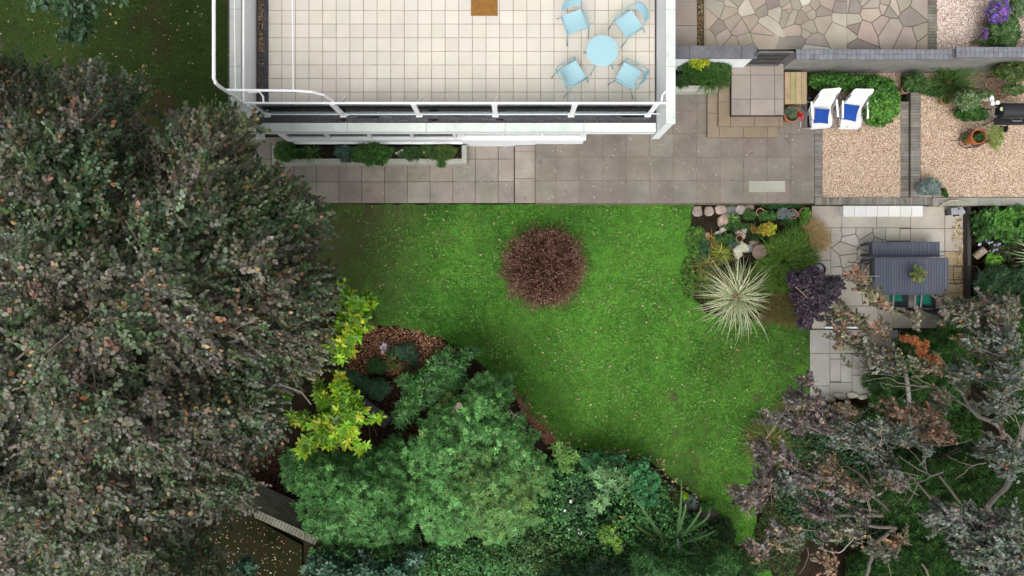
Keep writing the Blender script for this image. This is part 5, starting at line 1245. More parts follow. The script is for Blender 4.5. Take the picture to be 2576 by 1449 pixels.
shrub("yellow_shrub", "small yellowish sprig growing out of the beech beside the lower yellow shrub", "shrub", cv('b4', (95, 870), (150, 860), (180, 900), (120, 930)), 'ros', 10, 2.1, .3, 20, .12, .045, YG, k=7, mat=GLS, tmpl=T_OVAL, depth=.1, stemk=3)

# ---- main green shrubs (bottom centre)
MG = [(3, (.095, .26, .066)), (2, (.14, .35, .10)), (1.6, (.052, .145, .035)), (.8, (.20, .44, .13))]
MD = [(3, (.07, .20, .052)), (2, (.105, .28, .08)), (1.6, (.04, .115, .03)), (.5, (.16, .36, .10))]
LTG = [(2, (.13, .27, .08)), (1, (.18, .31, .07)), (1, (.09, .19, .06))]
BIG = [(1130, 985), (1165, 935), (1195, 920), (1230, 915), (1285, 940), (1292, 995), (1322, 1040), (1345, 1080), (1372, 1108), (1385, 1150), (1397, 1200), (1380, 1260), (1372, 1310), (1320, 1345), (1270, 1375), (1200, 1370), (1130, 1385), (1060, 1360), (1010, 1340), (1000, 1260), (1010, 1190), (985, 1130), (1010, 1080), (1060, 1050), (1100, 1010)]
shrub("evergreen_shrub", "large mid-green evergreen shrub with tiny whorled leaves at the bottom centre", "shrub", BIG, 'ros', 6200, .9, 2.3, 130, .07, .025, MG, k=7, el=.3, tilt=.25, clump=.75, cs=7.0, zones=[(1330, 1240, 80, LTG), (1230, 1290, 60, LTG), (1200, 1190, 50, LTG), (1120, 990, 40, LTG)], namp=.9, ns=28, depth=.7, ragged=20, stemk=26)
DARKB = [(705, 1140), (735, 1118), (800, 1132), (870, 1128), (930, 1128), (960, 1100), (1000, 1085), (1030, 1120), (1040, 1200), (1030, 1300), (1060, 1360), (1010, 1385), (950, 1395), (870, 1380), (790, 1385), (745, 1345), (745, 1290), (725, 1240), (700, 1200)]
shrub("evergreen_shrub", "darker green evergreen shrub left of the bottom centre, above the brick garden wall", "shrub", DARKB, 'ros', 4600, .9, 1.9, 110, .072, .025, MD, k=7, el=.3, tilt=.25, clump=.75, cs=6.0, zones=[(800, 1170, 60, MG), (900, 1250, 60, MG)], namp=.8, ns=26, depth=.7, ragged=16, stemk=22)
# grey bare twigs showing on the green shrub and a pruned trunk end
m = MB()
for i in range(26):
    u_, v_ = R.uniform(1130, 1340), R.uniform(1010, 1340); a = R.uniform(0, 6.28); l = R.uniform(8, 30)
    z = 2.75 + .3 * random.random(); m.tube([P(u_, v_, z - .2), P(u_ + l * .5 * math.cos(a), v_ + l * .5 * math.sin(a), z), P(u_ + l * math.cos(a + .3), v_ + l * math.sin(a + .3), z + .12)], [.010, .008, .004], 5, (.22, .2, .17))
adopt([o for o in bpy.data.objects if o.name == "evergreen_shrub"][0], m.build("twigs", TWIG))
q = tag(empty("pruned_trunk", P(1150, 1040, .02)), "pale sawn-off grey trunk standing among the green shrub leaves", "tree stump"); m = MB()
m.tube([P(1120, 1062, .0), P(1140, 1050, 1.6), P(1151, 1030, 2.5), P(1155, 1020, 2.9)], [.10, .085, .075, .07], 10, (.26, .22, .18)); m.tube([P(1143, 1045, 2.0), P(1146, 1024, 2.6)], [.05, .04], 8, (.3, .26, .2)); adopt(q, m.build("trunk", TWIG))
# elder-like shrub with divided leaves
EL = [(3, (.075, .22, .05)), (2, (.11, .29, .07)), (1, (.05, .14, .035))]
shrub("elder_shrub", "shrub with broad divided dark green leaves beside the bark mulch and lawn", "shrub", cv('b4', (1130, 660), (1180, 600), (1240, 555), (1290, 575), (1330, 620), (1400, 570), (1470, 570), (1480, 600), (1420, 640), (1400, 700), (1370, 850), (1330, 880), (1250, 890), (1150, 960), (1080, 1000), (1010, 1090), (930, 1130), (880, 1080), (890, 990), (930, 920), (960, 860), (920, 790), (930, 750), (1000, 770), (1080, 740)),
      'ros', 620, .7, .8, 50, .13, .04, EL, k=8, mat=GLS, namp=.4, ns=22, depth=.35, ragged=4, el=.2, stemk=12)
# small things in the mulch
shrub("small_shrub", "low blue-green shrub in the bark mulch behind the strappy pot", "shrub", cv('b4', (860, 540), (1010, 520), (1080, 610), (1040, 700), (960, 650), (900, 640), (830, 600)), 'ros', 420, .15, .25, 30, .05, .02, [(1, (.06, .13, .075)), (1, (.09, .17, .10))], base=.02, ragged=4, stemk=5)
shrub("small_shrub", "dark green low plant left of the strappy pot in the mulch", "shrub", cv('b4', (700, 640), (770, 620), (840, 660), (820, 760), (760, 740), (700, 730)), 'ros', 260, .12, .2, 30, .05, .022, [(1, (.06, .16, .045)), (1, (.05, .12, .035))], base=.02, ragged=4, stemk=5)
shrub("ground_cover_plant", "dark mounded small-leaved plant behind the dark slatted bench", "shrub", cv('b4', (540, 700), (640, 740), (720, 770), (850, 790), (880, 850), (830, 900), (780, 950), (700, 900), (600, 820), (520, 770)), 'scat', 2600, .15, .45, 40, .04, .032, [(2, (.045, .115, .06)), (1, (.075, .17, .08))], base=.02, ragged=4, depth=.15, stemk=6)
shrub("small_shrub", "leafy green patch of low plants right of the strappy pot", "shrub", cv('b4', (950, 660), (1060, 650), (1100, 700), (1080, 780), (1000, 790), (930, 720)), 'scat', 900, .08, .15, 30, .05, .02, [(2, (.05, .10, .03)), (1, (.07, .12, .04))], base=.02, ragged=4, stemk=4)
clump("strappy_plant", "strappy green plant in the square orange pot on the mulch", "plant", *cv('b4', (885, 655)), .26, .05, 34, .30, [(1, (.16, .24, .05)), (1, (.10, .17, .04))], .02, 1.0, .2)
f = tag(empty("flower", P(*cv('b4', (808, 560)), .3)), "pinkish white flowers standing in the bark mulch", "flower"); o = f_rosette("petals", ell(*cv('b4', (808, 562)), 6, 16, .3, jit=.3), 12, 6, .42, .05, 10, .05, .035, [(1, (.75, .62, .68))], LF, T_OVAL); adopt(f, o); stems(f, *cv('b4', (808, 562)), .02, .42, .1, 5, .005)
# bark chips
def chips(label, poly, n, z, cols, s=.045, name="bark_chips", cat="mulch"):
    u, v, zz, e = crown(poly, n, z, 0, 1, 0, 30, 0, 5, 8); p = toW(u, v, z + .02 * R.random(n)); a = R.uniform(0, 6.28, n)
    o = leaves(name, p, np.stack([np.cos(a), np.sin(a), .35 * R.normal(size=n)], 1), UP + rvec(n, .5), s * R.uniform(.6, 1.7, n), s * .4 * R.uniform(.6, 1.5, n), pal(cols, n, .3), leafmat("chip", .8, .2, .0), T_OVAL)
    return tag(o, label, cat, kind='stuff')
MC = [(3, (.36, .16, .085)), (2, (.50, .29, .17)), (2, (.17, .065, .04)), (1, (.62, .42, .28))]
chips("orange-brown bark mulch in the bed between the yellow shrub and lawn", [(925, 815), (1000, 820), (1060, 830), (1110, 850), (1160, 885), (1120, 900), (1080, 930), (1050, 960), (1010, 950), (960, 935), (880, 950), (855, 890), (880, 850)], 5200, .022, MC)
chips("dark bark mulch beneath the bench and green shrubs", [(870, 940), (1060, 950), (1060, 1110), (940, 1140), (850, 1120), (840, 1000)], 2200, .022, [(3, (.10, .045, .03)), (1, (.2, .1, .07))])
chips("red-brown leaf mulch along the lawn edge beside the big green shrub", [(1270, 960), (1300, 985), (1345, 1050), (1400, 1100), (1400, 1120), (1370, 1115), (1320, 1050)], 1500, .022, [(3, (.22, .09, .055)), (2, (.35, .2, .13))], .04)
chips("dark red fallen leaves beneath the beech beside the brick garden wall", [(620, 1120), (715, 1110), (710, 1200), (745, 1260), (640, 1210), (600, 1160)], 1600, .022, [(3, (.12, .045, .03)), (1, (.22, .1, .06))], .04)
# fallen leaves
def fallen(label, poly, n, z, s=.06):
    u, v, zz, e = crown(poly, n, z, 0, 1, 0, 30, 0, 3, 5); p = toW(u, v, np.full(n, z)); a = R.uniform(0, 6.28, n)
    o = leaves("fallen_leaves", p, np.stack([np.cos(a), np.sin(a), .15 * R.normal(size=n)], 1), UP + rvec(n, .25), s * R.uniform(.5, 1.5, n), s * .7 * R.uniform(.5, 1.3, n), pal([(3, (.50, .42, .24)), (2, (.42, .26, .14)), (1, (.6, .5, .36)), (1, (.3, .14, .07))], n, .2), LF, T_LOBED)
    return tag(o, label, "fallen leaves", kind='stuff')
fallen("dry tan leaves scattered on the bright main lawn", [(820, 520), (1720, 520), (1720, 700), (2030, 830), (2030, 980), (1900, 1150), (1900, 1300), (1650, 1150), (1400, 1090), (1280, 960), (1120, 840), (920, 800)], 330, .03, .052)
fallen("tan leaves gathered along the lower edge of the main lawn", [(1290, 960), (1420, 1090), (1660, 1150), (1820, 1290), (1790, 1300), (1640, 1185), (1400, 1125), (1300, 1010)], 110, .03, .075)
fallen("leaves scattered over the dark neighbouring lawn", [(0, 0), (540, 0), (540, 300), (380, 300), (250, 140), (0, 110)], 110, .0, .045)
fallen("pale leaves over the brown ground left of the bottom", [(500, 1290), (620, 1300), (760, 1370), (760, 1449), (500, 1449)], 200, .02, .04)
fallen("dead brown leaves heaped beside the lanterns on the dining patio", [(2395, 548), (2425, 545), (2430, 730), (2412, 740), (2405, 640), (2395, 600)], 170, DZ + .015, .07)
fallen("few dry leaves and litter on the grey paving", [(760, 430), (2040, 250), (2040, 505), (780, 505)], 60, PZ + .01, .03)

u, v, zz, e = crown([(860, 530), (1720, 520), (1700, 780), (2020, 840), (2020, 980), (1880, 1180), (1650, 1130), (1400, 1080), (1280, 940), (950, 800)], 5200, .0, 0, 1, 0, 30, 0, 5, 9)
k = fbm(u / 34, v / 34, 91) > .56; u, v = u[k], v[k]; n = len(u)
p = np.repeat(toW(u, v, np.full(n, .03)), 5, 0); az = R.uniform(0, 6.28, n * 5)
tag(leaves("clover", p, np.stack([np.cos(az), np.sin(az), .25 + 0 * az], 1), UP + rvec(n * 5, .2), .035 * R.uniform(.6, 1.5, n * 5), .022, pal([(2, (.12, .33, .045)), (1, (.19, .40, .08)), (1, (.09, .24, .03))], n * 5, .15), LF, T_LANCE), "light green clover and weeds growing in patches in the main lawn", "weeds", kind='stuff')
# ---- russet ball shrub on the lawn
cu, cvv = 1370, 671; zc = .55; x, y, _ = P(cu, cvv, .7)
r = tag(empty("barberry_shrub", (x, y, 0)), "round russet-brown twiggy shrub standing alone on the lawn", "shrub")
n = 17000; d = rvec(n); d[:, 2] = np.abs(d[:, 2]) * .9 - .15; d = nrm(d); lump = .98 + .34 * (fbm(np.arctan2(d[:, 1], d[:, 0]) * 5 + 20, d[:, 2] * 6 + 9, 4) - .5) * 2 + .06 * R.normal(size=n)
rr = lump * (1 - .35 * R.random(n) ** 2); p = np.stack([x + d[:, 0] * 1.07 * rr, y + d[:, 1] * 1.07 * rr, np.maximum(.05, .15 + d[:, 2] * .98 * rr)], 1)
BR = [(3, (.26, .13, .095)), (2, (.34, .185, .135)), (2, (.15, .07, .052)), (1, (.43, .27, .2)), (.6, (.19, .14, .07))]
adopt(r, leaves("foliage", p, d * .6 + rvec(n, 1.0), d + rvec(n, .8), .038 * R.uniform(.6, 1.4, n), .018, pal(BR, n, .25), LF, T_OVAL))
n = 2600; d = rvec(n); d[:, 2] = np.abs(d[:, 2]); d = nrm(d); b0 = np.stack([x + d[:, 0] * .62, y + d[:, 1] * .62, .1 + d[:, 2] * .62], 1)
dd = nrm(d + rvec(n, .7)); tw = leaves("twigs", b0, dd, rvec(n), R.uniform(.32, .52, n), .009, pal([(1, (.24, .13, .09)), (1, (.17, .08, .06))], n, .2), LF, T_LANCE); adopt(r, tw); stems(r, cu, cvv, 0, .8, .6, 16, .012)

# ---- planter plants
def patch(label, uv, ru, rv, n, z, rise, L, W, cols, base, kind='ros', name="small_shrub", cat="plant", rot=0, k=6, mat=None, group=None, tmpl=None, depth=.12, stemk=4, zones=None, ragged=3):
    return shrub(name, label, cat, ell(uv[0], uv[1], ru, rv, rot), kind, n, z, rise, max(8, min(ru, rv or ru)), L, W, cols, k=k, base=base, group=group, mat=mat, tmpl=tmpl, depth=depth, stemk=stemk, namp=.08, ns=12, ragged=ragged, zones=zones)
PG = [(2, (.07, .17, .04)), (1, (.10, .22, .05)), (1, (.045, .11, .03))]; DG = [(2, (.05, .12, .03)), (1, (.035, .085, .025))]; BG = [(1, (.12, .2, .16)), (1, (.08, .14, .11))]
SV = [(2, (.27, .34, .32)), (1, (.38, .45, .43)), (1, (.18, .25, .23))]
patch("leafy green plant at the left end of the long planter", (718, 382), 26, 24, 260, .5, .3, .09, .035, PG, .4, k=7)
clump("strappy_plant", "green strap-leaved plant second in the long planter", "plant", 788, 384, .4, .06, 46, .34, PG, .026, 1.0, .3)
patch("grassy green plant between the leafy plant and the strappy plant in the planter", (757, 385), 16, 14, 120, .45, .15, .07, .02, DG, .4)
patch("blue-grey feathery plant beside the big green bush in the planter", (862, 382), 22, 17, 220, .48, .2, .06, .014, BG, .4, k=8)
patch("blue-grey plant lower down beside the planter edge", (872, 402), 16, 9, 90, .46, .12, .06, .014, BG, .4, k=8)
patch("big bright green bushy plant in the middle of the planter", (936, 389), 50, 27, 520, .5, .38, .085, .028, PG, .4, k=8)
patch("dark green plant with white and pink blooms in the planter", (1032, 386), 34, 17, 240, .46, .2, .07, .02, DG, .4, zones=None)
f = tag(empty("flower", P(1035, 385, .7)), "small white and pink blooms among the planter plants", "flower"); o = f_rosette("petals", ell(1030, 386, 42, 14, 0), 16, 6, .72, .03, 10, .035, .03, [(2, (.8, .72, .68)), (1, (.7, .35, .4))], LF, T_OVAL); adopt(f, o); stems(f, 1032, 386, .42, .72, .3, 8, .004)
clump("strappy_plant", "narrow-leaved green plant right of the middle in the planter", "plant", 1062, 388, .4, .06, 50, .32, PG, .016, 1.0, .3)
patch("bushy olive-green plant at the right end of the long planter", (1110, 384), 42, 21, 520, .48, .28, .07, .016, [(2, (.09, .16, .035)), (1, (.13, .2, .05)), (1, (.05, .10, .025))], .4, k=7)
patch("green plant tuft spilling over the planter front edge near its right end", (1110, 412), 12, 10, 70, .46, .1, .06, .016, PG, .4)
patch("low seedling greenery along the dark planter soil", (985, 376), 30, 8, 90, .42, .06, .04, .018, DG, .4)

# ---- planter beside the steps
patch("dense green feathery shrub in the short planter by the entrance steps", (1775, 175), 62, 33, 1500, .8, .6, .075, .016, [(3, (.055, .14, .025)), (2, (.035, .09, .02)), (1, (.09, .19, .035))], .65, k=8, depth=.25, stemk=10)
patch("yellow-flowering sprig in the short planter by the house", (1762, 158), 26, 13, 70, 1.5, .1, .07, .03, [(2, (.45, .5, .03)), (1, (.25, .35, .03))], .65, k=6, depth=.05)
patch("bluish grey sprig at the house end of the short planter", (1709, 165), 8, 16, 60, .9, .1, .05, .018, BG, .65)
patch("grass-like green fringe at the left end of the short planter", (1715, 205), 15, 16, 120, .7, .2, .10, .014, DG, .65)
clump("strappy_plant", "arching green strap-leaved plant hanging over the short planter front", "plant", 1780, 203, .66, .08, 150, .42, [(2, (.08, .19, .035)), (1, (.05, .12, .025)), (.4, (.16, .26, .06))], .016, .9, .6)
patch("olive green fluffy plant at the step side of the short planter", (1818, 205), 22, 18, 160, .8, .2, .06, .012, [(1, (.10, .15, .04)), (1, (.06, .11, .03))], .65, k=8)

# ---- hedge behind the loungers and plants of the gravel beds
HG = [(3, (.05, .15, .022)), (2, (.075, .2, .03)), (1.5, (.03, .09, .016)), (.5, (.12, .26, .05))]
shrub("hedge_plant", "bright green mounded hedge plant behind and right of the white chairs", "hedge", [(2031, 188), (2080, 180), (2150, 186), (2215, 190), (2250, 205), (2265, 245), (2262, 285), (2245, 302), (2220, 320), (2180, 312), (2164, 290), (2170, 255), (2130, 228), (2085, 232), (2056, 226), (2034, 212)],
      'scat', 12500, PZ + .1, .6, 32, .05, .036, HG, base=PZ, depth=.25, namp=.22, ns=14, ragged=7, stemk=14, clump=.25, cs=6.0, zones=[(2225, 270, 30, [(1, (.10, .26, .04)), (1, (.14, .32, .05))])])
patch("twiggy dark green shrub behind the small terracotta pot", (2305, 205), 34, 22, 420, .7, .4, .055, .028, [(1, (.05, .11, .03)), (1, (.08, .15, .04))], PZ, 'ros', k=6)
clump("strappy_plant", "tall grassy green plant against the long brick wall", "grass plant", 2378, 212, PZ, .22, 420, .75, [(2, (.07, .14, .03)), (1, (.12, .2, .05)), (1, (.035, .08, .02))], .014, 1.25, .1)
patch("dark leafy plants at the foot of the grassy clump by the wall", (2350, 225), 50, 18, 420, .5, .2, .06, .022, DG, PZ)
patch("pale green flowering shrub by the shallow orange pot", (2432, 252), 38, 24, 640, .8, .5, .06, .02, [(2, (.14, .22, .08)), (1, (.3, .36, .22)), (1, (.07, .15, .04))], PZ, k=7)
patch("dark green low bush below the pale flowering shrub in the gravel", (2440, 285), 42, 20, 620, .5, .35, .055, .026, [(2, (.045, .12, .025)), (1, (.07, .16, .035))], PZ, k=6)
patch("olive mixed plants filling the corner by the trellis and right edge", (2545, 178), 52, 26, 900, 1.0, .6, .06, .024, [(2, (.07, .13, .03)), (1, (.14, .17, .05)), (1, (.05, .09, .025))], PZ, k=6, depth=.3)
patch("green climbing leaves on the lower trellis", (2480, 238), 26, 10, 160, .9, .3, .05, .03, [(1, (.09, .16, .05)), (1, (.14, .2, .08))], PZ)
patch("green plants with flowers behind the barbecue at the right edge", (2550, 225), 30, 14, 260, .9, .3, .05, .03, [(1, (.08, .14, .04)), (1, (.12, .18, .06))], PZ)
f = tag(empty("flower", P(2487, 250, 1)), "cluster of white flowers beside the barbecue", "flower"); o = f_rosette("petals", ell(2487, 250, 12, 8, 0), 14, 7, 1.15, .05, 10, .045, .04, [(1, (.85, .85, .8))], LF, T_OVAL); adopt(f, o); stems(f, 2487, 250, PZ, 1.15, .1, 6, .005)
patch("airy yellow-green plant growing out of the big orange pot", (2502, 348), 22, 30, 170, .95, .35, .07, .012, [(2, (.28, .36, .08)), (1, (.18, .26, .06))], PZ, k=6, depth=.3, stemk=12)
patch("dark green leaves inside the rim of the big orange pot", (2461, 345), 13, 11, 50, .9, .08, .06, .025, DG, .85)
patch("small sprig on the left of the big orange pot", (2428, 349), 7, 7, 20, .6, .1, .06, .02, PG, PZ)
patch("round silvery-blue lavender bush at the corner of the gravel bed", (2337, 472), 32, 23, 1100, PZ + .1, .38, .05, .011, SV, PZ, k=9, depth=.12, stemk=8)
patch("small dark green bush beside the lavender at the gravel edge", (2377, 485), 11, 10, 130, PZ + .08, .15, .045, .018, [(1, (.04, .12, .025))], PZ)
patch("greenery in the terracotta pot by the landing", (1990, 284), 14, 13, 130, .78, .12, .07, .014, [(1, (.08, .17, .04)), (1, (.2, .22, .2))], .72, k=7)
f = tag(empty("flower", P(2009, 292, .85)), "bright red geranium flowers in the pot by the landing", "flower"); o = f_rosette("petals", cv('t4', (255, 645), (300, 650), (298, 680), (285, 690), (300, 705), (290, 718), (280, 700), (255, 685)), 14, 6, .88, .04, 10, .035, .032, [(1, (.62, .01, .02))], LF, T_OVAL); adopt(f, o); stems(f, 2005, 290, .72, .86, .08, 5, .004)
patch("twiggy plant in the small terracotta pot at the hedge corner", (2283, 224), 9, 8, 30, .74, .08, .05, .02, DG, .7)
# purple flower bed at the top right
patch("leafy green plant below the purple flowers at the top right", (2525, 78), 42, 48, 900, UZ + .2, .5, .06, .03, [(2, (.08, .15, .05)), (1, (.12, .2, .08)), (1, (.05, .11, .03))], UZ, k=6)
patch("purple-flowering plant at the top right corner above the brick wall", (2512, 30), 32, 34, 420, UZ + .55, .25, .05, .035, [(3, (.18, .08, .42)), (2, (.1, .16, .08)), (1, (.3, .12, .42))], UZ, k=6)
patch("violet flower spikes beside the pink gravel", (2478, 86), 12, 16, 120, UZ + .4, .15, .05, .03, [(2, (.25, .09, .4)), (1, (.1, .16, .06))], UZ, k=6)
patch("pale green bushy plant in the top right corner", (2565, 15), 26, 26, 320, UZ + .5, .3, .06, .03, [(1, (.16, .24, .12)), (1, (.1, .17, .07))], UZ)
patch("low bright green plants along the upper side of the brick wall at right", (2500, 108), 50, 10, 260, UZ + .15, .15, .05, .035, [(1, (.12, .2, .07)), (1, (.2, .26, .12))], UZ)

# ---- rockery plants
patch("green mounded plant below the dark flat stone", (1885, 540), 15, 14, 220, .12, .16, .04, .02, PG, .03)
patch("bright green mounded plant between the rockery pots", (1930, 543), 24, 15, 330, .12, .2, .04, .02, PG, .03)
patch("silvery spiky plant between the two rockery pots", (1970, 538), 14, 12, 90, .2, .1, .08, .01, SV, .03, k=9)
patch("silver plant filling the rockery pot beside the corner pot", (1995, 537), 10, 9, 60, .24, .06, .05, .012, SV, .2)
patch("bright green leafy plant in and over the corner rockery pot", (2026, 548), 16, 22, 190, .3, .15, .06, .035, [(1, (.12, .3, .04)), (1, (.08, .2, .03))], .1)
patch("dark leaves below the corner rockery pots", (1990, 558), 30, 10, 240, .12, .1, .05, .02, DG, .03)
patch("ivy-like dark leaves along the foot of the patio wall", (1965, 518), 60, 5, 260, .1, .12, .05, .03, [(1, (.04, .11, .03))], .03)
patch("upright broad-leaved green plant beside the pink-brown rock", (1845, 556), 13, 11, 16, .12, .1, .14, .045, PG, .03, k=5)
patch("orange and yellow leaved small shrub in the rockery centre", (1930, 577), 22, 16, 190, .25, .25, .06, .03, [(2, (.42, .44, .04)), (1, (.5, .3, .05)), (1, (.2, .28, .04))], .03, k=6)
patch("orange-brown dying leaves left of the yellow rockery shrub", (1900, 577), 11, 10, 60, .15, .1, .05, .03, [(1, (.35, .18, .05)), (1, (.2, .2, .05))], .03)
clump("strappy_plant", "dark green narrow leaved plant above the brown disc", "plant", 1893, 586, .04, .05, 60, .34, DG, .014, .8, .3)
patch("green leafy plant left of the small round rockery pot", (1826, 600), 26, 14, 300, .1, .16, .05, .03, DG + PG, .03)
patch("mixed low greenery above the small rockery pot", (1850, 570), 44, 10, 300, .08, .1, .04, .018, DG + PG, .03)
patch("small blue-green plant between the pot and yellow tuft", (1848, 613), 16, 9, 120, .1, .12, .05, .014, BG, .03)
patch("low green carpet along the left rockery edge", (1752, 610), 26, 46, 1100, .06, .08, .035, .028, [(2, (.08, .2, .03)), (1, (.05, .12, .025)), (1, (.14, .24, .05))], .03)
patch("green carpet of round leaves at the lower left rockery edge", (1730, 700), 16, 52, 700, .06, .08, .04, .034, [(2, (.09, .2, .03)), (1, (.05, .12, .025)), (.5, (.2, .26, .06))], .03)
patch("dark blue-green creeping plant left of the yellow tufts", (1770, 625), 18, 34, 500, .06, .1, .04, .02, [(1, (.045, .11, .05))], .03)
YT = [(2, (.28, .34, .05)), (1, (.4, .42, .08)), (1, (.12, .22, .03))]
clump("grass_tuft", "yellow-green spiky tuft left of the rocks, the lower bright one", "grass plant", 1811, 640, .03, .05, 130, .30, YT, .013, .9, .4)
clump("grass_tuft", "orange-tipped spiky tuft above the bright yellow-green one", "grass plant", 1789, 603, .03, .05, 80, .26, [(2, (.3, .26, .06)), (1, (.18, .24, .05)), (1, (.35, .16, .05))], .013, .9, .4)
clump("grass_tuft", "brownish-green spiky tuft above the big variegated plant at left", "grass plant", 1776, 668, .03, .08, 150, .36, [(2, (.2, .22, .06)), (1, (.3, .17, .06)), (1, (.09, .16, .03))], .014, .9, .4)
clump("grass_tuft", "dark green spiky tuft at the left edge of the variegated plant", "grass plant", 1765, 712, .03, .08, 150, .4, [(2, (.09, .17, .03)), (1, (.16, .22, .05))], .013, .8, .4)
GG = [(3, (.09, .19, .025)), (2, (.14, .25, .035)), (1.5, (.05, .12, .02)), (.6, (.22, .3, .07))]
def grassfield(name, label, cat, poly, n, z, L, W, cols, heading=None, lift=1.1, droop=.4, base=.03):
    u, v, zz, e = crown(poly, n, z, .22, 30, .1, 20, .1, 5, 3); p = toW(u, v, zz); cx, cy, _ = P(sum(a for a, b in poly) / len(poly), sum(b for a, b in poly) / len(poly), z)
    r = tag(empty(name, (cx, cy, base)), label, cat); az = (np.arctan2(p[:, 1] - cy, p[:, 0] - cx) if heading is None else heading) + .9 * R.normal(size=n)
    adopt(r, blades("leaves", p, az, L * R.uniform(.6, 1.3, n), W, lift + .3 * R.normal(size=n), droop + .3 * R.normal(size=n), pal(cols, n, .2), LF, 4)); return r
grassfield("ornamental_grass", "large mass of arching green grass right of the brown disc", "grass plant", [(1925, 620), (1960, 595), (1990, 575), (2030, 590), (2048, 625), (2045, 665), (2010, 680), (1985, 700), (1985, 735), (1945, 730), (1915, 715), (1905, 680), (1895, 655), (1930, 650)], 2300, .15, .34, .013, GG)
grassfield("ornamental_grass", "tan and russet hair-like grass at the top right of the rockery", "grass plant", [(2010, 565), (2040, 562), (2062, 580), (2066, 610), (2055, 635), (2035, 615), (2020, 595)], 1300, .2, .38, .007, [(3, (.42, .28, .13)), (1, (.5, .38, .2)), (1, (.2, .22, .07))], .1)
grassfield("ornamental_grass", "dull green and brown grass behind the variegated plant", "grass plant", [(1840, 690), (1880, 680), (1910, 700), (1920, 740), (1880, 735), (1840, 720), (1800, 700), (1790, 680)], 900, .1, .32, .012, [(2, (.10, .16, .04)), (1, (.2, .2, .08)), (1, (.05, .1, .02))])
grassfield("ornamental_grass", "brown-green arching grass between the variegated plant and the purple bush", "grass plant", [(1925, 735), (1965, 730), (1990, 745), (1998, 780), (1985, 803), (1960, 805), (1930, 795), (1912, 760)], 2400, .12, .36, .012, [(2, (.14, .15, .04)), (2, (.22, .13, .06)), (1, (.09, .15, .03))], -1.3)
patch("low mixed green leaves beneath the variegated starburst plant", (1850, 752), 78, 44, 1500, .04, .08, .05, .025, [(2, (.06, .14, .03)), (1, (.10, .17, .04)), (1, (.14, .10, .05))], .03, k=5, ragged=10)
patch("brown low dead leaves below the variegated plant", (1935, 795), 30, 14, 240, .05, .05, .05, .02, [(1, (.26, .15, .09)), (1, (.12, .16, .04))], .03)
r = clump("variegated_grass", "big starburst plant with long cream and pale green leaves", "grass plant", 1849, 746, .05, .10, 330, 1.08, [(3, (.62, .64, .38)), (2, (.52, .58, .36)), (1.2, (.28, .38, .14)), (2, (.76, .74, .52))], .014, 1.05, 1.0, seg=9, curl=.55)
o = f_rosette("heart", ell(1849, 746, 6, 7), 16, 6, .3, .1, 6, .06, .016, [(1, (.42, .3, .2))], LF); adopt(r, o)
# smoke bush
SM = [(3, (.065, .045, .075)), (2, (.10, .055, .085)), (2, (.045, .04, .055)), (1, (.14, .08, .11)), (.5, (.05, .06, .04))]
shrub("smoke_bush", "dark purple smoke bush between the rockery and the dining patio", "shrub", cv('t6', (1125, 770), (1180, 745), (1230, 755), (1290, 710), (1400, 690), (1470, 720), (1520, 790), (1600, 780), (1680, 820), (1690, 930), (1640, 970), (1620, 1060), (1560, 1130), (1500, 1200), (1440, 1220), (1400, 1190), (1370, 1270), (1290, 1320), (1240, 1290), (1250, 1200), (1200, 1100), (1190, 900), (1130, 830)),
      'scat', 5600, 1.1, .8, 60, .062, .05, SM, tmpl=T_OVAL, namp=.35, ns=22, depth=.35, ragged=5, stemk=12, mat=GLS)
sb = bpy.data.objects["smoke_bush"]; m = MB()
q_ = cv('t6', (1225, 893), (1290, 950), (1325, 985), (1350, 1000)); m.tube([P(a, b, 1.95) for a, b in q_], [.012, .011, .009, .005], 6, (.36, .24, .17)); q_ = cv('t6', (1325, 985), (1285, 1025)); m.tube([P(a, b, 1.95) for a, b in q_], [.009, .005], 6, (.36, .24, .17)); adopt(sb, m.build("twig", TWIG))
# table plant
r = patch("small leafy succulent in a pot on the dining table", (2310, 690), 22, 18, 60, 1.05, .2, .06, .03, [(2, (.25, .34, .09)), (1, (.14, .2, .06)), (1, (.3, .2, .12))], .9, k=7, depth=.1, name="table_plant")
pot("small brown pot on the dining table holding the succulent", 2303, 692, .90, .12, .07, surf("brown_pot", (.12, .07, .05), .7, .1, 5, 40))

# ---- right bed beside the dining patio
RB = [(3, (.045, .12, .03)), (2, (.07, .17, .04)), (1.5, (.03, .075, .02)), (.5, (.12, .22, .05))]
shrub("leafy_shrub", "bright green leafy shrub at the top of the bed right of the dining patio", "shrub", [(2443, 535), (2470, 522), (2520, 520), (2580, 515), (2600, 600), (2540, 610), (2500, 600), (2460, 610), (2446, 580)], 'ros', 1500, .35, .4, 40, .07, .045, RB, zones=[(2530, 550, 40, [(1, (.1, .26, .045))])], k=5, base=.012, depth=.3, tmpl=T_OVAL, ragged=5, namp=.2, ns=18)
shrub("leafy_shrub", "small acid green plant beside the pale cut log", "shrub", ell(2500, 655, 26, 20), 'ros', 220, .3, .2, 20, .06, .035, [(1, (.14, .33, .04)), (1, (.2, .38, .06))], k=5, base=.012)
shrub("leafy_shrub", "fine-leaved dark shrub right of the lower end of the dining patio", "shrub", [(2448, 690), (2490, 665), (2540, 670), (2600, 660), (2600, 780), (2520, 790), (2460, 770), (2446, 730)], 'ros', 1700, .4, .5, 40, .07, .016, [(2, (.035, .085, .035)), (1, (.055, .12, .045))], k=8, base=.012, depth=.3, ragged=5, namp=.2, ns=18)
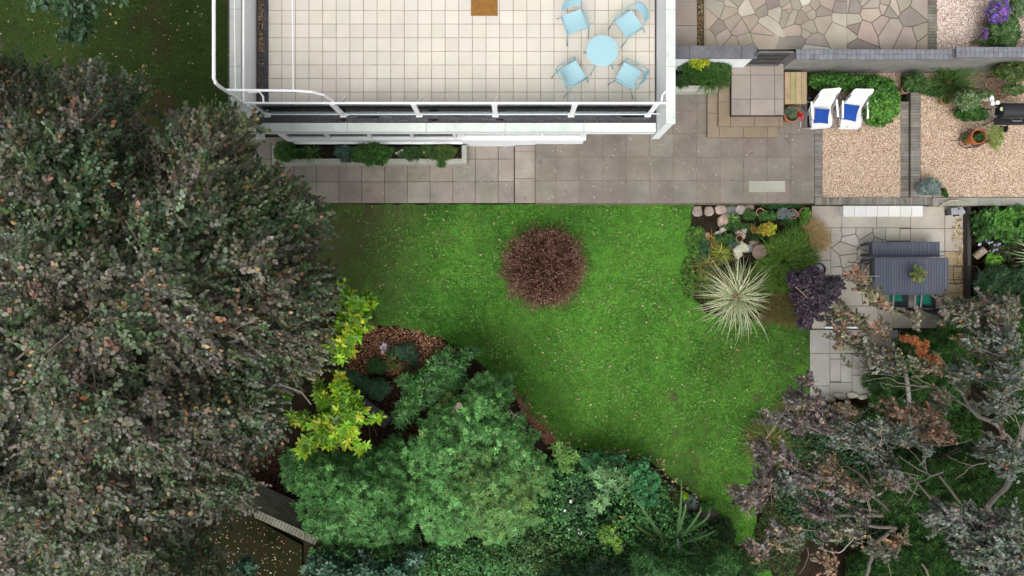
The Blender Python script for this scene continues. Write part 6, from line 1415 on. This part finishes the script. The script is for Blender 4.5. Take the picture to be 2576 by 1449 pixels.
shrub("leafy_shrub", "brown-green scrubby plants in the middle of the right bed", "shrub", [(2470, 600), (2600, 600), (2600, 665), (2530, 660), (2480, 640)], 'ros', 520, .2, .2, 30, .06, .02, [(1, (.08, .11, .04)), (1, (.12, .10, .06)), (1, (.04, .08, .025))], k=6, base=.012)
clump("strappy_plant", "pale striped strap leaves reaching in at the right edge beside the patio bed", "plant", 2604, 650, .3, .05, 26, .85, [(2, (.38, .46, .28)), (1, (.2, .28, .12))], .05, .9, .3)
f = tag(empty("flower", P(2480, 590, .6)), "tiny pale blue flowers in the right bed beside the timber edging", "flower"); o = f_rosette("petals", [(2460, 590), (2530, 610), (2500, 660), (2450, 640)], 14, 6, .62, .05, 10, .03, .025, [(1, (.4, .42, .62))], LF, T_OVAL); adopt(f, o); stems(f, 2480, 600, .02, .6, .2, 5, .004)

# ---- bottom bed: ivy, rosettes, strappy flax
IV = [(3, (.068, .20, .058)), (2, (.105, .28, .08)), (1.5, (.038, .115, .035)), (.5, (.17, .36, .09))]
o = f_scatter("ivy", [(1380, 1150), (1420, 1120), (1500, 1140), (1600, 1160), (1680, 1215), (1700, 1260), (1760, 1300), (1820, 1340), (1850, 1400), (1900, 1520), (770, 1520), (770, 1375), (1060, 1372), (1200, 1350), (1290, 1330), (1320, 1250), (1340, 1180)], 36000, .15, .75, 90, .055, .048, IV, LF, T_OVAL, tilt=.45,
              zones=[(1350, 1390, 70, [(1, (.06, .14, .045)), (.3, (.12, .2, .06))]), (1470, 1260, 60, [(1, (.05, .13, .05))])], namp=.32, ns=26, depth=.3, ragged=6, clump=.35, cs=7.0)
tag(o, "dense dark ivy-like ground cover filling the bed at the bottom centre", "ground cover", kind='stuff')
shrub("geranium_plant", "rounded mound of bright blue-green leaves at the lawn edge, bottom bed", "shrub", cv('b6', (1000, 470), (1060, 440), (1180, 430), (1200, 500), (1290, 560), (1285, 650), (1250, 740), (1290, 800), (1200, 860), (1080, 820), (1050, 720), (1040, 600)), 'ros', 900, .75, .35, 40, .055, .05, [(2, (.045, .18, .06)), (1, (.06, .23, .08)), (1, (.03, .11, .04))], k=5, tmpl=T_OVAL, el=.1, ragged=3, depth=.2, namp=.15, ns=16)
shrub("geranium_plant", "green leafy mound beside the dry leaves at the upper left of the bottom bed", "shrub", cv('b6', (590, 400), (720, 350), (830, 390), (980, 390), (990, 450), (860, 470), (760, 500), (660, 530), (580, 470)), 'ros', 620, .7, .3, 40, .055, .05, [(2, (.05, .17, .06)), (1, (.07, .22, .08)), (1, (.03, .10, .04))], k=5, tmpl=T_OVAL, el=.1, ragged=3, depth=.2, namp=.15, ns=16)
RH = [(2, (.12, .27, .09)), (1, (.09, .21, .07)), (1, (.17, .33, .11))]
shrub("rosette_shrub", "shrub with pale green star-shaped leaf rosettes in the bottom bed", "shrub", cv('b6', (670, 560), (790, 470), (860, 460), (870, 520), (990, 510), (1040, 620), (1040, 700), (960, 710), (870, 740), (850, 860), (760, 890), (720, 930), (660, 920), (650, 850), (700, 750), (760, 680), (690, 610)), 'ros', 58, 1.25, .15, 20, .115, .038, RH, k=9, el=.15, ragged=2, depth=.12, namp=.05, mat=GLS, stemk=7, tmpl=T_OVAL, tilt=.2)
shrub("rosette_shrub", "yellowish green five-fingered leaves beside the big evergreen shrub", "shrub", cv('b6', (340, 310), (430, 270), (480, 320), (590, 390), (580, 440), (520, 480), (530, 540), (470, 555), (410, 500), (380, 420)), 'ros', 62, 1.1, .2, 20, .10, .042, [(2, (.14, .28, .06)), (1, (.11, .22, .05)), (1, (.2, .33, .08))], k=5, el=.1, ragged=2, depth=.12, namp=.05, tmpl=T_OVAL, tilt=.25)
shrub("leafy_shrub", "yellow-green small-leaved shrub in the middle of the bottom bed", "shrub", cv('b6', (860, 950), (900, 960), (930, 1060), (960, 1150), (965, 1220), (910, 1260), (880, 1180), (780, 1160), (730, 1080), (800, 1000), (860, 1010)), 'ros', 190, 1.0, .3, 25, .06, .04, [(2, (.15, .30, .035)), (1, (.22, .38, .05)), (1, (.08, .18, .03))], k=5, el=.3, ragged=2, tmpl=T_OVAL, mat=GLS)
# flax with long explicit blades
r = tag(empty("flax_plant", P(1690, 1372, .02)), "large flax plant with long dark green sword leaves in the bottom bed", "plant")
FX = (.085, .16, .06)
def sword(pts, zs, w, col, name="leaf"):
    p = [Vector(P(a, b, z)) for (a, b), z in zip(pts, zs)]
    # smooth the middle line
    q = []
    for i in range(len(p) - 1):
        for t in (0, .34, .67): 
            a0 = p[max(i - 1, 0)]; a3 = p[min(i + 2, len(p) - 1)]; t2, t3 = t * t, t * t * t
            q.append(.5 * ((2 * p[i]) + (p[i + 1] - a0) * t + (2 * a0 - 5 * p[i] + 4 * p[i + 1] - a3) * t2 + (3 * p[i] - a0 - 3 * p[i + 1] + a3) * t3))
    q.append(p[-1]); m = MB(); n_ = len(q); vs = []
    for i, c in enumerate(q):
        d = (q[min(i + 1, n_ - 1)] - q[max(i - 1, 0)]).normalized(); s = d.cross(Vector((0, 0, 1)))
        s = s.normalized() if s.length > 1e-3 else Vector((1, 0, 0)); up_ = s.cross(d); t = i / (n_ - 1); ww = w * (.55 + .45 * math.sin(math.pi * min(1, t * 1.1))) * (1 - t ** 4) + .001
        vs += [c - s * ww + up_ * ww * .45, c, c + s * ww + up_ * ww * .45]
    fs = []
    for i in range(n_ - 1): fs += [(3 * i, 3 * i + 1, 3 * i + 4, 3 * i + 3), (3 * i + 1, 3 * i + 2, 3 * i + 5, 3 * i + 4)]
    m._add(vs, fs, col); o = m.build(name, GLS, smooth=False); adopt(r, o)
C0 = (1390, 1180)
for pts, zs, c in (([C0, (1440, 1040), (1470, 800), (1475, 590)], (.2, 1.1, 1.9, 2.3), FX), ([C0, (1290, 1080), (1160, 900), (1030, 720)], (.2, 1.1, 1.6, 1.7), FX), ([C0, (1310, 1130), (1190, 960), (1080, 925)], (.2, .9, 1.4, 1.2), FX), ([C0, (1450, 1050), (1510, 850), (1495, 810)], (.2, 1.1, 1.7, 1.6), FX),
                   ([C0, (1530, 1040), (1640, 880), (1625, 810)], (.2, 1.0, 1.5, 1.3), FX), ([C0, (1580, 1030), (1700, 940), (1735, 840)], (.2, .9, 1.4, 1.3), FX), ([C0, (1520, 1150), (1700, 1090), (1785, 1040)], (.2, .8, 1.2, 1.3), FX), ([C0, (1500, 1160), (1560, 1110), (1530, 1060)], (.2, .6, .8, .7), (.12, .16, .1)),
                   ([C0, (1260, 1130), (1150, 1060), (1070, 1005)], (.2, .7, 1.0, 1.1), (.2, .22, .07)), ([C0, (1280, 1180), (1170, 1170), (1120, 1120)], (.2, .6, .9, .9), FX), ([C0, (1480, 1230), (1650, 1255), (1820, 1240)], (.2, .7, .9, .8), FX), ([C0, (1440, 1210), (1440, 1130), (1435, 1120)], (.2, .7, .9, .9), (.16, .2, .18)),
                   ([C0, (1350, 1250), (1260, 1290), (1200, 1330)], (.2, .5, .7, .5), FX), ([C0, (1420, 1280), (1480, 1340), (1560, 1370)], (.2, .5, .6, .5), FX), ([C0, (1570, 1110), (1680, 1060), (1700, 1045)], (.2, .6, .9, .95), (.14, .18, .13)), ([(1400, 1170), (1470, 1120), (1600, 950), (1650, 890)], (.2, .6, 1.2, 1.2), FX)):
    sword(cv('b6', *pts), zs, .034, c)
sword(cv('b6', (1010, 960), (970, 945), (930, 925)), (.9, .95, .95), .03, (.5, .33, .06), "yellow_leaf")
clump("grass_tuft", "silvery spiky tuft beside the lawn at the bottom bed, left one", "grass plant", *cv('b6', (1378, 705)), .1, .04, 90, .20, [(1, (.2, .28, .17)), (1, (.12, .2, .1))], .012, .9, .3)
clump("grass_tuft", "silvery spiky tuft near the sword leaves at the bottom bed, right one", "grass plant", *cv('b6', (1555, 800)), .1, .04, 90, .20, [(1, (.26, .32, .27)), (1, (.16, .22, .18))], .012, .9, .3)
patch("acid green little plant between the two silvery tufts", cv('b6', (1505, 752)), 8, 9, 50, .3, .12, .05, .03, [(1, (.25, .48, .03))], .02, k=5)
patch("round-leaved green plant near the lawn edge right of the sword leaves", cv('b6', (1700, 850)), 16, 14, 110, .2, .15, .05, .04, [(1, (.06, .16, .04))], .02, k=5)
patch("olive small-leaved plants around the silvery tufts", cv('b6', (1400, 800)), 30, 24, 420, .12, .15, .045, .03, [(1, (.07, .12, .04)), (1, (.12, .13, .05))], .02, k=5)
patch("dark leafy plants between sword leaves and lawn corner", cv('b6', (1820, 1080)), 36, 40, 900, .12, .3, .05, .035, [(1, (.035, .075, .025)), (1, (.05, .10, .03))], .02, k=5)
clump("grass_tuft", "olive spiky grass right of the flax plant base", "grass plant", *cv('b6', (1720, 1160)), .03, .08, 110, .42, [(1, (.12, .15, .04)), (1, (.2, .16, .08))], .016, .8, .3)
f = tag(empty("flower", P(1430, 1250, 1.0)), "few tiny white flowers dotted over the ivy", "flower"); o = f_rosette("petals", cv('b6', (470, 740), (700, 1000), (680, 1250), (490, 1220), (300, 800)), 5, 6, 1.1, .05, 10, .045, .04, [(1, (.85, .85, .82))], LF, T_OVAL); adopt(f, o); stems(f, 1430, 1250, .1, .9, .3, 4, .004)
# bottom edge conifers
CON = [(3, (.07, .19, .062)), (2, (.105, .26, .085)), (1, (.16, .34, .12))]
def conifer(label, poly, n, z0, rise, D, cols=CON, L=.11, W=.014, k=6, el=.75, tilt=.6, name="conifer", base=0.0, depth=.5, namp=.5, stemk=12): return shrub(name, label, "conifer", poly, 'ros', n, z0, rise, D, L, W, cols, k=k, el=el, tilt=tilt, base=base, ragged=7, depth=depth, namp=namp, ns=26, stemk=stemk, clump=.5, cs=12.0)
conifer("feathery blue-green conifer at the bottom edge below the flax plant", cv('b6', (1060, 1260), (1130, 1200), (1200, 1190), (1260, 1230), (1310, 1290), (1400, 1330), (1440, 1400), (1470, 1600), (980, 1600), (1020, 1400)), 1500, 1.2, .9, 60)
conifer("feathery green conifer at the bottom edge right of the flax plant", cv('b6', (1500, 1380), (1600, 1390), (1700, 1280), (1780, 1200), (1850, 1150), (1950, 1200), (2010, 1290), (2060, 1350), (2150, 1450), (2150, 1600), (1450, 1600)), 2100, 1.2, .9, 60, [(3, (.07, .18, .055)), (2, (.11, .25, .08))])
conifer("dark feathery conifer fringe at the bottom edge under the ivy", cv('b6', (200, 1480), (330, 1380), (500, 1360), (700, 1300), (850, 1330), (980, 1300), (1040, 1360), (1040, 1600), (200, 1600)), 1500, 1.0, .7, 60, [(3, (.025, .065, .034)), (1, (.045, .1, .05))])
# maple twigs at the bottom left of centre
MP = [(2, (.04, .115, .062)), (2, (.055, .145, .08)), (1, (.025, .075, .04)), (.4, (.10, .19, .11))]
for lab, poly, n in (("blue-green maple-leaved sapling at the bottom edge, the larger right one", cv('b5', (70, 1330), (130, 1270), (200, 1240), (260, 1260), (340, 1250), (420, 1310), (480, 1350), (560, 1270), (560, 1210), (620, 1240), (680, 1300), (760, 1340), (860, 1310), (950, 1290), (1000, 1230), (1080, 1200), (1130, 1250), (1110, 1330), (1050, 1420), (1050, 1600), (60, 1600)), 1150),
                     ("blue-green maple-leaved sapling at the bottom left edge, the smaller left one", [(560, 1440), (590, 1415), (620, 1395), (645, 1420), (640, 1500), (560, 1500)], 160)):
    shrub("maple_sapling", lab, "tree", poly, 'ros', n, 1.6, .9, 60, .10, .07, MP, k=5, el=.1, tmpl=T_LOBED, ragged=4, depth=.35, namp=.3, ns=22, mat=GLS, stemk=8)

# ---- right side: conifers below and the copper-leaved tree above
DC_ = [(3, (.032, .09, .02)), (2, (.052, .14, .028)), (1, (.09, .21, .045))]
conifer("dark green spreading conifer under the branches right of the lower flags", [(2160, 950), (2190, 930), (2230, 890), (2250, 850), (2290, 840), (2340, 830), (2400, 800), (2440, 800), (2470, 830), (2480, 900), (2440, 960), (2420, 1040), (2380, 1100), (2300, 1120), (2230, 1100), (2190, 1050), (2180, 1000)], 5200, .6, 1.1, 90, DC_, stemk=20)
conifer("bright dark-green conifer at the right edge above the trunk", [(2360, 770), (2440, 740), (2520, 760), (2640, 740), (2640, 1150), (2560, 1130), (2500, 1060), (2470, 960), (2440, 880), (2380, 850)], 5000, .7, 1.1, 90, DC_, stemk=20)
conifer("dark green conifer at the lower right behind the thick grey trunk", [(2180, 1200), (2240, 1130), (2330, 1150), (2420, 1130), (2520, 1150), (2640, 1120), (2640, 1560), (2150, 1560), (2120, 1440), (2170, 1380), (2260, 1340), (2200, 1290)], 7500, .6, 1.2, 90, DC_, stemk=24)
conifer("dark conifer in the bottom right between the fallen-leaf soil and grey leaves", [(2130, 1400), (2180, 1370), (2250, 1380), (2240, 1520), (2100, 1520)], 900, .5, .6, 50, DC_, stemk=8)
o = f_scatter("ivy", [(1970, 1060), (2180, 1020), (2230, 1090), (2420, 1060), (2480, 1130), (2300, 1190), (2260, 1290), (2440, 1360), (2440, 1500), (2260, 1500), (2180, 1400), (2080, 1370), (1985, 1350), (1945, 1250), (1960, 1150)], 17000, .1, .35, 60, .05, .042, [(2, (.03, .085, .035)), (1, (.05, .12, .045)), (1, (.02, .05, .02))], LF, T_OVAL, tilt=.45, namp=.2, ns=22, depth=.2, ragged=6)
tag(o, "dark ivy-like ground cover under the right-hand tree", "ground cover", kind='stuff')
conifer("small dark conifer between the two big ones below the pale limb", ell(2425, 1075, 50, 48), 900, .4, .7, 45, DC_, stemk=6)
patch("reddish brown low shrub behind the curved stone edging", (2110, 1040), 60, 26, 1100, .25, .3, .05, .02, [(2, (.06, .07, .03)), (1, (.13, .06, .04)), (1, (.05, .1, .03))], .02, k=6)
for lab, u_, v_, n, L in (("spiky olive grass clump at the right lawn edge, the upper one", 1985, 1030, 260, .45), ("large spiky olive grass clump at the right lawn edge, the lower one", 1925, 1105, 700, .62), ("olive strappy clump under the purple leaves near the lawn", 1985, 1130, 240, .5)):
    clump("grass_tuft", lab, "grass plant", u_, v_, .03, .22, n, L, [(2, (.11, .15, .03)), (1, (.17, .2, .05)), (1, (.06, .1, .02)), (.5, (.25, .2, .08))], .014, .95, .4)
patch("olive and brown low plants under the branches at the lawn's lower right edge", (1965, 1345), 62, 105, 3600, .05, .15, .05, .03, [(2, (.05, .09, .025)), (1, (.09, .075, .03)), (1, (.035, .06, .02))], .02, k=5, ragged=4)
patch("low green weeds at the bottom right of the lawn", (1900, 1400), 46, 40, 900, .05, .1, .05, .035, [(1, (.045, .09, .025))], .02, k=5)

tz = 5.2
RT = [(3, (.105, .10, .068)), (2, (.15, .14, .11)), (2, (.075, .09, .045)), (1, (.16, .12, .09)), (.5, (.22, .21, .18))]
PU = [(2, (.115, .092, .092)), (2, (.155, .13, .125)), (1.8, (.08, .078, .058)), (.8, (.16, .11, .075))]
GY = [(2, (.10, .125, .095)), (2, (.15, .175, .145)), (1.5, (.065, .09, .055)), (.5, (.14, .12, .12))]
OR_ = [(2, (.33, .11, .04)), (1, (.42, .17, .06)), (1.5, (.20, .08, .035))]
OB = [(2, (.20, .125, .075)), (1, (.30, .165, .10)), (1.5, (.12, .11, .065)), (1, (.16, .095, .07))]
OV = [(2, (.14, .135, .075)), (2, (.18, .16, .10)), (1, (.09, .10, .05)), (1, (.25, .16, .09))]
rt = tag(empty("copper_beech_tree", (PX(2500, 2), PY(1330, 2), 0)), "sparse copper-leaved tree with pale bare twigs over the lower right corner", "tree")
HD = 2.45     # branches reach up-left in the photograph's plane
def C7(x, y): return cv('b7', (x, y))
def C8(x, y): return cv('b8', (x, y))
S = []
def add(cxy, ru, rv, rot, n, z, hd, pl_): S.append((cxy[0], cxy[1], ru, rv, rot, n, z, hd, pl_))
# chain over the table, chain over the box
for (x, y, ru, rv, n, pl_) in ((2163, 700, 16, 14, 13, OB), (2180, 722, 22, 16, 20, OV), (2195, 745, 22, 14, 18, OV), (2215, 765, 22, 14, 18, OV), (2235, 782, 14, 10, 10, OB), (2108, 778, 12, 10, 8, OV), (2120, 790, 20, 12, 14, OV), (2150, 808, 26, 15, 22, OV), (2180, 828, 30, 16, 26, OV), (2215, 840, 34, 16, 24, OB), (2240, 815, 16, 14, 12, OV), (2312, 798, 20, 16, 16, OV), (2308, 820, 20, 14, 15, OV)):
    add((x, y), ru, rv, .5, n, tz, HD, pl_)
for (x, y, ru, rv, n, pl_) in ((960, 290, 30, 18, 18, OB), (1040, 340, 42, 26, 34, OV), (1120, 400, 30, 14, 16, RT), (1010, 530, 12, 14, 8, OV), (1260, 480, 40, 24, 34, RT), (1420, 520, 45, 24, 40, RT), (1350, 580, 34, 20, 22, RT), (1640, 570, 46, 18, 24, OV), (1800, 600, 30, 14, 16, OB), (1180, 590, 22, 16, 14, RT)):
    add(C7(x, y), ru * .8, rv * .8, .4, n, tz, HD, pl_)
for (x, y, ru, rv, n, z, pl_) in ((1930, 60, 40, 34, 60, 5.2, RT), (2100, 120, 44, 34, 60, 5.3, RT), (2220, 40, 38, 26, 40, 5.3, RT), (2420, 90, 60, 40, 90, 5.5, RT), (2330, 290, 46, 26, 46, 5.3, RT), (2140, 330, 34, 16, 26, 5.2, OB), (2240, 400, 60, 20, 46, 5.3, GY), (2450, 320, 50, 40, 60, 5.6, GY), (2340, 470, 44, 16, 34, 5.4, RT), (2140, 640, 46, 24, 44, 5.4, GY), (2060, 600, 30, 16, 20, 5.2, GY),
                              (2450, 740, 52, 46, 90, 5.8, GY), (2540, 620, 30, 36, 44, 5.8, GY), (2400, 900, 50, 40, 80, 5.8, GY), (2230, 960, 18, 22, 16, 5.4, GY), (1870, 890, 34, 26, 26, 5.3, RT), (2040, 800, 20, 14, 12, 5.3, RT)):
    add(C7(x, y), ru * .8, rv * .8, .3, n, z, HD, pl_)
for (x, y, ru, rv, n, pl_) in ((620, 720, 14, 20, 14, PU), (540, 860, 26, 14, 20, PU), (680, 900, 34, 20, 26, PU), (330, 1070, 36, 12, 22, PU), (560, 1090, 46, 20, 44, PU), (740, 1120, 44, 26, 44, PU), (900, 1060, 38, 26, 30, PU), (1010, 980, 40, 18, 24, OB), (1000, 1190, 40, 26, 40, GY), (1150, 1240, 44, 24, 44, GY), (1330, 1170, 46, 24, 44, GY), (1520, 1180, 50, 26, 50, GY), (1450, 990, 38, 18, 26, OB), (1600, 1010, 42, 22, 40, OB), (1780, 1060, 46, 26, 46, OB), (1750, 1190, 46, 22, 40, OB), (1880, 1190, 38, 20, 26, OB)):
    add(C7(x, y), ru * .75, rv * .75, .35, n, tz, HD, pl_)
for (x, y, ru, rv, n, pl_) in ((210, 250, 20, 24, 18, PU), (240, 370, 28, 28, 30, PU), (380, 300, 20, 20, 18, PU), (470, 420, 34, 26, 34, PU), (440, 600, 36, 30, 40, GY), (580, 520, 36, 30, 40, PU), (690, 560, 36, 30, 40, PU), (810, 400, 22, 30, 26, OB), (870, 520, 30, 40, 40, OB), (200, 560, 36, 28, 40, PU), (60, 720, 34, 26, 40, PU), (160, 740, 40, 30, 46, PU), (280, 660, 30, 26, 28, PU), (700, 790, 34, 30, 36, PU), (780, 880, 40, 30, 40, PU), (900, 680, 34, 26, 30, PU),
                              (1100, 640, 28, 20, 18, OB), (1180, 700, 20, 16, 12, RT), (1010, 610, 18, 26, 12, OV), (960, 240, 36, 22, 34, GY), (1100, 200, 40, 26, 44, GY), (1160, 290, 46, 24, 44, GY), (1320, 370, 46, 26, 44, GY), (1400, 470, 44, 28, 40, GY), (1440, 570, 50, 22, 40, RT), (1330, 130, 40, 24, 40, GY), (1560, 150, 50, 34, 60, GY), (1720, 260, 24, 16, 14, GY), (1350, 560, 24, 16, 16, RT),
                              (1120, 900, 26, 30, 24, PU), (1100, 1000, 34, 28, 34, RT), (1060, 1080, 26, 18, 16, OV), (1250, 1220, 30, 22, 28, RT), (1340, 1240, 40, 24, 40, RT), (1450, 1130, 26, 34, 26, OB), (380, 1040, 24, 24, 20, PU), (480, 1100, 28, 20, 22, RT), (200, 1200, 34, 18, 20, PU), (170, 1240, 20, 10, 9, OB), (770, 1280, 26, 16, 16, OB), (840, 1350, 24, 16, 18, OB), (760, 1110, 22, 16, 9, PU), (930, 1090, 24, 18, 12, OV), (560, 990, 14, 12, 5, OB), (400, 1190, 9, 9, 4, OB)):
    add(C8(x, y), ru * .75, rv * .75, .35, n, tz - .4, HD, pl_)
for (x, y, ru, rv, n, z, pl_) in ((1900, 880, 50, 30, 26, 7.2, GY), (2050, 930, 70, 44, 60, 7.3, GY), (2200, 1000, 80, 60, 80, 7.4, GY), (2350, 1080, 80, 70, 90, 7.5, GY), (2480, 1000, 60, 70, 80, 7.4, GY), (2500, 1250, 80, 70, 110, 7.6, GY), (2300, 1260, 80, 60, 90, 7.5, GY), (2150, 1150, 60, 40, 44, 7.3, GY), (2560, 1380, 80, 70, 90, 7.6, GY), (2400, 1400, 70, 50, 60, 7.5, GY), (1850, 970, 34, 16, 14, 7.2, GY), (2420, 280, 44, 40, 60, 6.3, GY), (2530, 380, 44, 50, 70, 6.4, GY), (2350, 200, 24, 16, 16, 6.0, OB), (2200, 330, 26, 14, 14, 5.8, GY)):
    add(C8(x, y), ru * .72, rv * .72, .35, n, z, HD + .3, pl_)
spray_tree_part(rt, S, 13, .25, .064, .041, RT, 41, twigs=110, tcol=(.28, .23, .19), zj=.22, tilt=.42, orange=.03, ang=1.0)
fo = f_rosette("orange_foliage", cv('b7', (1430, 270), (1520, 250), (1600, 265), (1690, 310), (1720, 370), (1700, 430), (1780, 440), (1850, 500), (1860, 540), (1780, 520), (1640, 470), (1560, 430), (1530, 410), (1560, 350), (1460, 310)), 380, 5, tz, .1, 20, .045, .02, OR_, LF); adopt(rt, fo)
# limbs and bare twigs
PB = (.15, .13, .11); DB = (.08, .068, .055)
lm = MB()
def limb(k, pts, zs, r0, r1, col=DB):
    q = cv(k, *pts); n_ = len(q); zz = np.interp(np.linspace(0, 1, n_), np.linspace(0, 1, len(zs)), zs)
    pp = [Vector(P(a, b, z)) for (a, b), z in zip(q, zz)]; out = []
    for i in range(len(pp) - 1):
        for t in (0, .33, .66):
            a0, a3 = pp[max(i - 1, 0)], pp[min(i + 2, len(pp) - 1)]; t2, t3 = t * t, t ** 3
            out.append(.5 * ((2 * pp[i]) + (pp[i + 1] - a0) * t + (2 * a0 - 5 * pp[i] + 4 * pp[i + 1] - a3) * t2 + (3 * pp[i] - a0 - 3 * pp[i + 1] + a3) * t3) + Vector((random.uniform(-1, 1), random.uniform(-1, 1), 0)) * .012)
    out.append(pp[-1]); N = len(out); r0 *= .8; r1 *= .8; lm.tube(out, [r0 + (r1 - r0) * i / (N - 1) for i in range(N)], 8, col)
limb('b8', ((2180, 860), (2260, 740), (2330, 660), (2400, 600), (2450, 480), (2490, 300), (2490, 250)), (1.6, 2.6, 3.4, 4.2), .10, .075, (.085, .078, .066))
limb('b7', ((2490, 1300), (2540, 1200), (2580, 1080), (2620, 980)), (4.2, 4.8), .085, .06, PB)
limb('b7', ((2490, 1300), (2460, 1230), (2380, 1150), (2360, 1100), (2300, 1060), (2180, 1010), (2110, 950), (2060, 890), (2020, 800), (1960, 690), (1880, 580), (1840, 500), (1740, 400)), (4.2, 4.9, 5.1, 5.2), .075, .012, PB)
limb('b7', ((2100, 940), (1980, 860), (1850, 770), (1720, 730), (1560, 715), (1420, 690), (1300, 640), (1060, 690)), (5.0, 5.2, 5.1), .03, .006, PB)
limb('b7', ((1980, 850), (1800, 830), (1640, 860), (1500, 850)), (5.1, 5.1), .018, .005, PB)
limb('b7', ((1850, 770), (1700, 700), (1600, 640), (1520, 560)), (5.1, 5.3), .02, .006, PB)
limb('b7', ((1700, 730), (1560, 760), (1480, 800), (1410, 850)), (5.1, 5.2), .015, .005, PB)
limb('b7', ((1560, 715), (1400, 720), (1310, 700), (1265, 690), (1300, 740), (1360, 770)), (5.1, 5.1), .014, .004, PB)
limb('b7', ((1640, 720), (1500, 640), (1360, 620), (1150, 620)), (5.1, 5.2), .012, .004, PB)
limb('b7', ((2150, 960), (2130, 880), (2090, 830)), (5.0, 5.2), .02, .008, PB)
limb('b7', ((2440, 1220), (2300, 1170), (2150, 1120)), (4.9, 5.0), .022, .008, DB)
limb('b7', ((2100, 1210), (1980, 1250), (1840, 1262), (1600, 1250), (1500, 1245)), (5.0, 5.1), .014, .005, PB)
limb('b7', ((2480, 540), (2500, 620), (2540, 710)), (5.4, 5.0), .02, .03, PB)
limb('b7', ((1920, 600), (1850, 520), (1740, 410)), (5.2, 5.3), .016, .006, DB)
limb('b7', ((1160, 920), (1060, 1020), (1030, 1070), (1100, 1060), (1160, 980)), (2.0, 2.2), .010, .005, DB)
limb('b8', ((880, 310), (960, 400), (1080, 470), (1150, 560), (1200, 680), (1260, 730), (1330, 800)), (4.3, 3.4, 2.6), .028, .045, DB)
limb('b8', ((1490, 440), (1600, 550), (1720, 700)), (4.4, 3.4), .022, .03, DB)
limb('b8', ((1730, 490), (1560, 400), (1430, 300)), (4.6, 4.8), .02, .008, PB)
limb('b8', ((1830, 460), (1730, 490), (1640, 540), (1540, 560)), (4.6, 4.8), .025, .008, PB)
limb('b8', ((1700, 470), (1620, 350), (1480, 200)), (4.6, 4.8), .012, .005, PB)
limb('b8', ((1690, 460), (1660, 300), (1640, 220)), (4.6, 4.8), .012, .005, PB)
limb('b8', ((1600, 570), (1550, 680), (1480, 770)), (4.5, 4.4), .014, .006, PB)
limb('b8', ((1550, 690), (1380, 740), (1240, 830)), (4.5, 4.3), .012, .005, DB)
limb('b8', ((2230, 370), (2100, 400), (2040, 450), (1950, 520)), (5.0, 4.8), .018, .008, PB)
limb('b8', ((2100, 390), (2000, 370), (1880, 300)), (5.0, 4.8), .014, .006, PB)
limb('b8', ((1800, 480), (1950, 680), (2060, 820)), (3.6, 2.6), .03, .045, DB)
limb('b8', ((700, 700), (800, 715), (960, 760), (1100, 780), (1240, 815)), (4.0, 3.4), .02, .035, DB)
limb('b8', ((790, 855), (960, 850), (1280, 850)), (2.4, 2.0), .04, .06, (.13, .11, .09))
limb('b8', ((970, 900), (1080, 930), (1200, 950), (1350, 960), (1400, 965)), (3.4, 3.0), .035, .055, (.14, .125, .105))
limb('b8', ((1380, 970), (1300, 1040), (1230, 1095), (1190, 1200), (1160, 1300), (1135, 1420)), (3.1, 3.3), .055, .05, (.14, .125, .105))
limb('b8', ((700, 1150), (830, 1185), (900, 1190), (980, 1110), (1040, 1050)), (4.4, 4.6), .018, .006, (.42, .41, .42))
limb('b8', ((600, 1140), (600, 1220), (570, 1310), (510, 1395)), (4.3, 4.2), .012, .006, PB)
limb('b8', ((870, 840), (960, 960), (1040, 1040), (1120, 1100)), (4.3, 4.3), .012, .006, PB)
limb('b8', ((250, 880), (340, 950), (430, 1030), (500, 1090)), (4.5, 4.3), .010, .006, PB)
limb('b8', ((1640, 1290), (1680, 1350), (1710, 1420)), (2.2, 2.0), .03, .035, (.13, .11, .09))
limb('b8', ((330, 1200), (280, 1230), (160, 1250), (40, 1200)), (4.4, 4.4), .009, .004, PB)
limb('b8', ((2190, 850), (2300, 830), (2420, 820)), (2.8, 3.2), .04, .02, DB)
adopt(rt, lm.build("branch", TWIG))
trunk(rt, [P(2500, 1330, 0), P(2490, 1300, .8), P(2478, 1290, 1.6), P(2482, 1286, 1.9)], .2, .13)
for pts, zs in (((P(2520, 1420, 0), P(2560, 1500, 4), P(2560, 1480, 6.8)), 0),): trunk(rt, list(pts), .16, .05, name="trunk")
gl = tag(empty("bare_trunk", P(2285, 1005, 0)), "slender upright grey trunk with bare twigs among the conifer right of the flags", "tree"); q = cv('b7', (1525, 960), (1525, 850), (1510, 700), (1490, 590), (1430, 480), (1340, 380), (1290, 340)); m = MB(); zz = [1.2, 2.0, 3.0, 3.6, 4.2, 4.6, 4.9]
m.tube([P(a, b, z) for (a, b), z in zip(q, zz)], [.055, .05, .045, .04, .03, .02, .012], 8, (.25, .235, .22)); q = cv('b7', (1490, 590), (1450, 500), (1400, 420)); m.tube([P(a, b, 4) for a, b in q], [.02, .015, .008], 6, (.25, .235, .22)); m.tube([P(2285, 1010, 0), P(2286, 1030, 1.2)], [.06, .055], 8, (.2, .18, .16)); adopt(gl, m.build("trunk", TWIG, smooth=True))
print("plants ok", len(bpy.data.objects))
